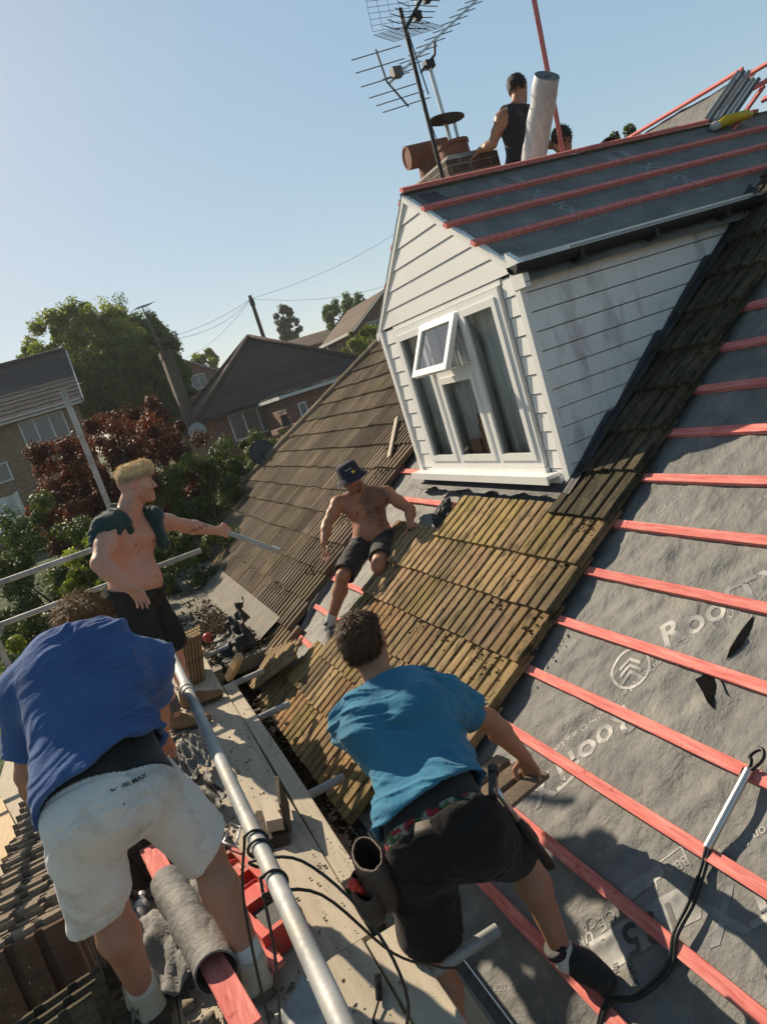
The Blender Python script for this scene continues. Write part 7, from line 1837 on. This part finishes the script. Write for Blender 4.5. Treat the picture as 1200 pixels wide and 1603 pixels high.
# ---- bare chested man in a bucket hat sitting on the roof
def man_hat():
    J = {k: A(v) for k, v in dict(pelvis=(1.99, 5.90, -1.385), hipR=(1.885, 5.93, -1.40), hipL=(2.055, 5.82, -1.43), neck=(2.035, 5.955, -.955), spine=(2.03, 5.965, -1.17), head=(1.965, 5.90, -.800), shR=(1.815, 5.99, -.985), shL=(2.225, 5.875, -1.035),
         elR=(1.630, 5.92, -1.115), wrR=(1.520, 5.80, -1.235), elL=(2.330, 5.70, -1.225), wrL=(2.230, 5.560, -1.300), kneeR=(1.545, 5.66, -1.53), ankR=(1.335, 5.79, -1.915), kneeL=(1.815, 5.49, -1.525), ankL=(1.90, 5.80, -1.60)).items()}
    t, l, f, hl, pf = torso_frame(J)
    B = basis(A([-.20, -.05, 1]), A([-.80, -.55, -.30]))
    body = torso_prims(J, 1.04, .02) + arm_prims(J, 'L', 1.05) + arm_prims(J, 'R', 1.05)
    for S in 'LR': body += leg_prims(J, S, A([.5, .4, -.3]), 1.02)
    ch = J['neck'] - t * .16
    for q in (-1, 1): body.append(ell(ch + l * q * .082 + f * .075, A([.085, .042, .060]), A([l, f, t]), k=.04))
    body.append(cone(J['ankL'], J['ankL'] + A([.12, .05, -.02]), .04, .03))
    for q in (-1, 1):
        body.append(cone(J['neck'] + l * q * .025 + f * .045 - t * .035, J['sh' + ('L' if q > 0 else 'R')] + f * .03 - l * q * .03, .013, .012, k=.018))
        for a_ in (.10, .15, .20, .25): body.append(ell(J['pelvis'] + t * a_ + l * q * .034 + f * .098, A([.030, .020, .022]), A([l, f, t]), k=.018))
        body.append(cone(J['neck'] + l * q * .045 + f * .02 + t * .02, J['neck'] + l * q * .008 + f * .06 - t * .03, .013, .011, k=.02))
    body += [cone(J['neck'] - t * .03, J['head'] - B[2] * .06 - B[1] * .02, .066, .06, k=.03)] + head_prims(J['head'], B, 1.0, 1.05)
    hand.flip = 1
    body += hand(J['wrR'], A([-.16, -.22, -.75]), A([.3, -.55, .2]), 1.05, (.25, .3, .35, .4), .16)
    hand.flip = -1
    body += hand(J['wrL'], A([-.05, -.45, -.10]) + NR * -.12, A([-.8, .0, -.4]), 1.05, (.10, .08, .08, .1), .20, .0)
    V, Q = mesh_sdf(body, .0054, lambda p: -.005 * (fbm(p * 16, 3) - .5), .003)
    T = np.ones((len(V), 3)); l_, f_, u_ = B; c = J['head']; q = (V - c) @ B.T
    beard = (np.clip(1.6 * np.clip(1.0 - np.abs((q[:, 2] + .09) / .06), 0, 1) * (q[:, 1] > -.01), 0, 1) * (np.linalg.norm(q, axis=1) < .16))[:, None]
    T = T * (1 - .6 * beard) + T * A([.40, .36, .36]) * .6 * beard
    tq = (V - (ch + l * .085 + f * .1 + t * .03)) @ A([l, f, t]).T
    ink = np.clip((.62 * fbm(V * 34, 3) + .45 - np.linalg.norm(tq * A([9.5, 4, 5.6]), axis=1) * .55) * 6, 0, 1) * (tq[:, 1] > -.11)
    T = T * (1 - .68 * ink[:, None]) + T * A([.25, .29, .33]) * .68 * ink[:, None]
    for q_ in (-1, 1):
        T = tint_add(V, T, ch + l * q_ * .088 - t * .018 + f * .112, A([.018] * 3), (.55, .40, .40), .3)
        T = tint_add(V, T, c + l_ * q_ * .031 + f_ * .09, A([.015] * 3), (.5, .45, .45))
    p = finish('person', V, Q, SK['warm'], None, base_of(J), T); tag(p, 'bare chested tattooed man in a dark bucket hat and black shorts sitting on the tiles', 'person')
    m = MB()
    for q_ in (-1, 1): m.lathe([(0, .0115), (.004, .0108), (.0045, .0095)], c + l_ * q_ * .0315 + f_ * .0825 - u_ * .003, f_, 10)
    m.build('eyes', MT['black_rubber'], p)
    hc = c + u_ * .028 - f_ * .006; hu = unit(u_ - f_ * .05); m = MB()
    m.lathe([(0, .115), (.055, .114), (.083, .105), (.094, .085), (.104, .0), (.112, -.008), (.150, -.042), (.153, -.046), (.149, -.045), (.106, -.008), (.098, .0)], hc, hu, 36)
    hat = m.build('bucket_hat', MT['navy'], p, angle=50)
    vv, ff = text_mesh('HOPE', .024, True); r_ = .1035
    def on_hat(v, a0, z0): a = a0 + v[0] / r_; return hc + hu * (z0 + v[1]) + (f_ * math.cos(a) + -l_ * math.sin(a)) * (r_ - .1 * (z0 + v[1])) * 1.0 + (f_ * math.cos(a) - l_ * math.sin(a)) * .003
    # badge and lettering patch round the front of the crown
    m = MB(); m.add([on_hat((x - .03, y), -.75, .062) for x, y in ((0, 0), (.012, .0), (.012, .011), (0, .011), (.016, 0), (.028, 0), (.028, .011), (.016, .011), (.032, 0), (.046, 0), (.046, .011), (.032, .011), (.05, 0), (.06, 0), (.06, .011), (.05, .011))], [(0, 1, 2, 3), (4, 5, 6, 7), (8, 9, 10, 11), (12, 13, 14, 15)]); m.build('badge', MT['grey_edge'], hat)
    ro = [((.012 + .007 * (i % 3)) * math.cos(a), (.010 + .005 * (i % 2)) * math.sin(a)) for i, a in enumerate(np.linspace(0, 6.283, 14, endpoint=False))]
    m = MB(); m.add([on_hat(v, -1.05, .030) for v in ro], [tuple(range(14))]); m.build('badge', MT['yellow'], hat)
    sp = torso_prims(J, 1.04, .0, g=.020)
    for S in 'LR':
        h, kn = J['hip' + S], J['knee' + S]; e = unit(kn - h); cp = h + (kn - h) * (.92 if S == 'R' else .72)
        sp += [cone(h - e * .02, cp + e * .08, .108, .098, k=.05, cut=(cp, e))]
    V, Q = mesh_sdf(sp, .006, folds(t, hl, pf, J['pelvis'], .013, (7, 9, 7), 9.3, .5), .02, [(J['pelvis'] + t * .055, unit(t), .01)], .018); finish('shorts', V, Q, MT['blackcloth'], p)
    shoe(p, J['ankR'], A([-.30, -.35, -.30]), unit(NR + A([0, 0, .2])), MT['grey_shoe'], MT['sole'], .28); sock(p, J['ankR'], J['kneeR'], MT['sock'], .045, .10)
    shoe(p, J['ankL'] + A([.10, .04, .0]), A([.7, .1, .2]), A([.2, .6, .6]), MT['grey_shoe'], MT['sole'], .28)
man_hat()

# ---- man in a black vest standing behind the dormer
def man_vest():
    J = {k: A(v) for k, v in dict(pelvis=(4.62, 6.02, 1.40), hipL=(4.53, 6.02, 1.36), hipR=(4.71, 6.02, 1.36), neck=(4.705, 6.0, 1.945), spine=(4.66, 5.99, 1.66), head=(4.800, 6.03, 2.115), shL=(4.525, 6.0, 1.885), shR=(4.885, 6.01, 1.865),
         elL=(4.385, 6.03, 1.690), wrL=(4.385, 6.17, 1.660), elR=(4.98, 6.12, 1.63), wrR=(5.02, 5.92, 1.50), kneeL=(4.52, 6.05, .92), kneeR=(4.74, 6.06, .93), ankL=(4.50, 6.02, .36), ankR=(4.78, 6.04, .50)).items()}
    J['wrL'] = A([4.33, 6.20, 1.70]); J['elL'] = A([4.385, 6.06, 1.69])
    t, l, f, hl, pf = torso_frame(J)
    B = basis(A([.12, .1, 1]), A([.80, .60, -.12]))
    body = torso_prims(J, 1.0) + arm_prims(J, 'L', 1.0) + arm_prims(J, 'R', 1.0)
    for S in 'LR': body += leg_prims(J, S, -A([0, 1, 0]))
    body += [cone(J['neck'] - t * .02, J['head'] - B[2] * .06 - B[1] * .02, .062, .058, k=.03)] + head_prims(J['head'], B)
    hand.flip = -1; body += hand(J['wrL'], A([-.15, .3, -.12]), A([.5, .3, .2]), 1.0, (.2, .2, .2, .2), .1); hand.flip = 1
    body += hand(J['wrR'], A([.1, -.2, -.5]), A([-.6, .2, .1]))
    V, Q = mesh_sdf(body, .007); p = finish('person', V, Q, SK['tan'], None, base_of(J)); tag(p, 'man in a black vest standing with his back to us beside the chimney', 'person')
    c = J['head']; l_, f_, u_ = B
    hair(p, [ell(c + u_ * .034 - f_ * .014, A([.083, .102, .092]), B, k=.02), ell(c + u_ * .085 + f_ * .03, A([.066, .078, .044]), B, k=.03)], [(c - u_ * .028, unit(-u_ + f_ * .25), .03), (c + f_ * .06 + u_ * .03, unit(f_ - u_ * .5), .02)], HR['dark'], lambda P, N: f_ * .6 + u_ * .2, 5000, .026, 17, .009, lift=.5, w=.0018, jit=.7)
    tp = torso_prims(J, 1.0, g=.014)
    pl_ = [(J['pelvis'] + t * -.02, -t, .02), (J['neck'] + t * .02, unit(t - f * .1), 0)]
    ho = [ell(J['sh' + S] + l * s * .055 + t * .0, A([.082, .14, .135]), A([l, f, t]), k=.015, sub=True) for S, s in (('L', 1), ('R', -1))]
    V, Q = mesh_sdf(tp + ho, .007, folds(t, l, f, J['spine'], .014, (5, 8, 5), 5.5), .02, pl_); finish('vest', V, Q, MT['blackcloth'], p)
    sp = torso_prims(J, 1.0, g=.02)
    for S in 'LR':
        h, kn = J['hip' + S], J['knee' + S]; e = unit(kn - h); sp += [cone(h, kn + e * .06, .11, .10, k=.05, cut=(kn, e))]
    V, Q = mesh_sdf(sp, .008, None, 0, [(J['pelvis'] + t * .06, t, 0)]); finish('shorts', V, Q, MT['darkcloth'], p)
    m = MB(); m.lathe([(.034, -.006), (.037, 0), (.034, .006)], J['wrL'] + A([.015, -.03, .0]), A([-.3, .7, .1]), 16); m.build('wristband', MT['yellow'], p, smooth=True)
    for S in 'LR': shoe(p, J['ank' + S], A([.2, .9, .1]), unit(NR + A([0, 0, .8])), MT['black_shoe'], MT['sole'])
man_vest()

# ---- man crouching behind the ridge, only his hair shows
def man_crouch():
    J = {k: A(v) for k, v in dict(pelvis=(5.50, 6.45, .88), hipL=(5.41, 6.45, .86), hipR=(5.59, 6.45, .86), neck=(5.44, 6.30, 1.36), spine=(5.47, 6.42, 1.12), head=(5.40, 6.24, 1.555), shL=(5.28, 6.32, 1.28), shR=(5.60, 6.32, 1.28), elL=(5.22, 6.52, 1.10), elR=(5.66, 6.52, 1.10), wrL=(5.24, 6.72, 1.02), wrR=(5.62, 6.72, 1.02),
         kneeL=(5.36, 6.82, 1.08), kneeR=(5.64, 6.82, 1.12), ankL=(5.38, 6.62, .89), ankR=(5.62, 6.62, 1.03)).items()}
    J = {k: v + A([-.56, -.58, -.075]) for k, v in J.items()}
    for k_ in ('kneeL', 'kneeR', 'ankL', 'ankR'): J[k_] = J[k_] + A([0, .12, -.22])
    t, l, f, hl, pf = torso_frame(J); B = basis(A([0, .1, 1]), A([.25, .95, -.3]))
    body = torso_prims(J, 1.0) + arm_prims(J, 'L') + arm_prims(J, 'R')
    for S in 'LR': body += leg_prims(J, S, -A([0, 1, 0]))
    body += [cone(J['neck'] - t * .02, J['head'] - B[2] * .06, .062, .058)] + head_prims(J['head'], B) + hand(J['wrL'], A([0, .4, -.2]), A([.6, 0, 0])) + hand(J['wrR'], A([0, .4, -.2]), A([-.6, 0, 0]))
    V, Q = mesh_sdf(body, .009); p = finish('person', V, Q, SK['tan'], None, base_of(J)); tag(p, 'dark haired man crouching behind the ridge with only his head showing', 'person')
    c = J['head']; l_, f_, u_ = B
    hair(p, [ell(c + u_ * .034 - f_ * .014, A([.084, .104, .092]), B, k=.02)], [(c - u_ * .045, unit(-u_ + f_ * .25), .03)], HR['dark'], lambda P, N: f_ * .6 + u_ * .2, 1500, .03, 19, .011, lift=.7, jit=.7)
    V, Q = mesh_sdf(torso_prims(J, 1.0, g=.016), .009, None, 0, [(J['neck'] + t * .02, t, 0)]); finish('t_shirt', V, Q, MT['greycloth'], p)
    for S in 'LR': shoe(p, J['ank' + S], A([.1, .9, .05]), A([0, 0, 1]), MT['black_shoe'], MT['sole'])
man_crouch()
# ------------------------------------------------------------------ thin summer haze over the gardens
m = MB(); m.aabb((-161, -161, -8.0), (221, 261, 14.0)); hz_ = m.build('haze', None) if False else None
hm_ = bpy.data.materials.new('thin haze'); hm_.use_nodes = True; hn_ = hm_.node_tree
hn_.nodes.remove(hn_.nodes['Principled BSDF']); pv_ = hn_.nodes.new('ShaderNodeVolumePrincipled')
pv_.inputs['Color'].default_value = (0.93, 0.96, 1.0, 1); pv_.inputs['Density'].default_value = HAZE; pv_.inputs['Anisotropy'].default_value = 0.35
hn_.links.new(pv_.outputs[0], hn_.nodes['Material Output'].inputs['Volume'])
tag(m.build('haze', hm_), kind='stuff', label='thin pale haze in the air over the gardens')
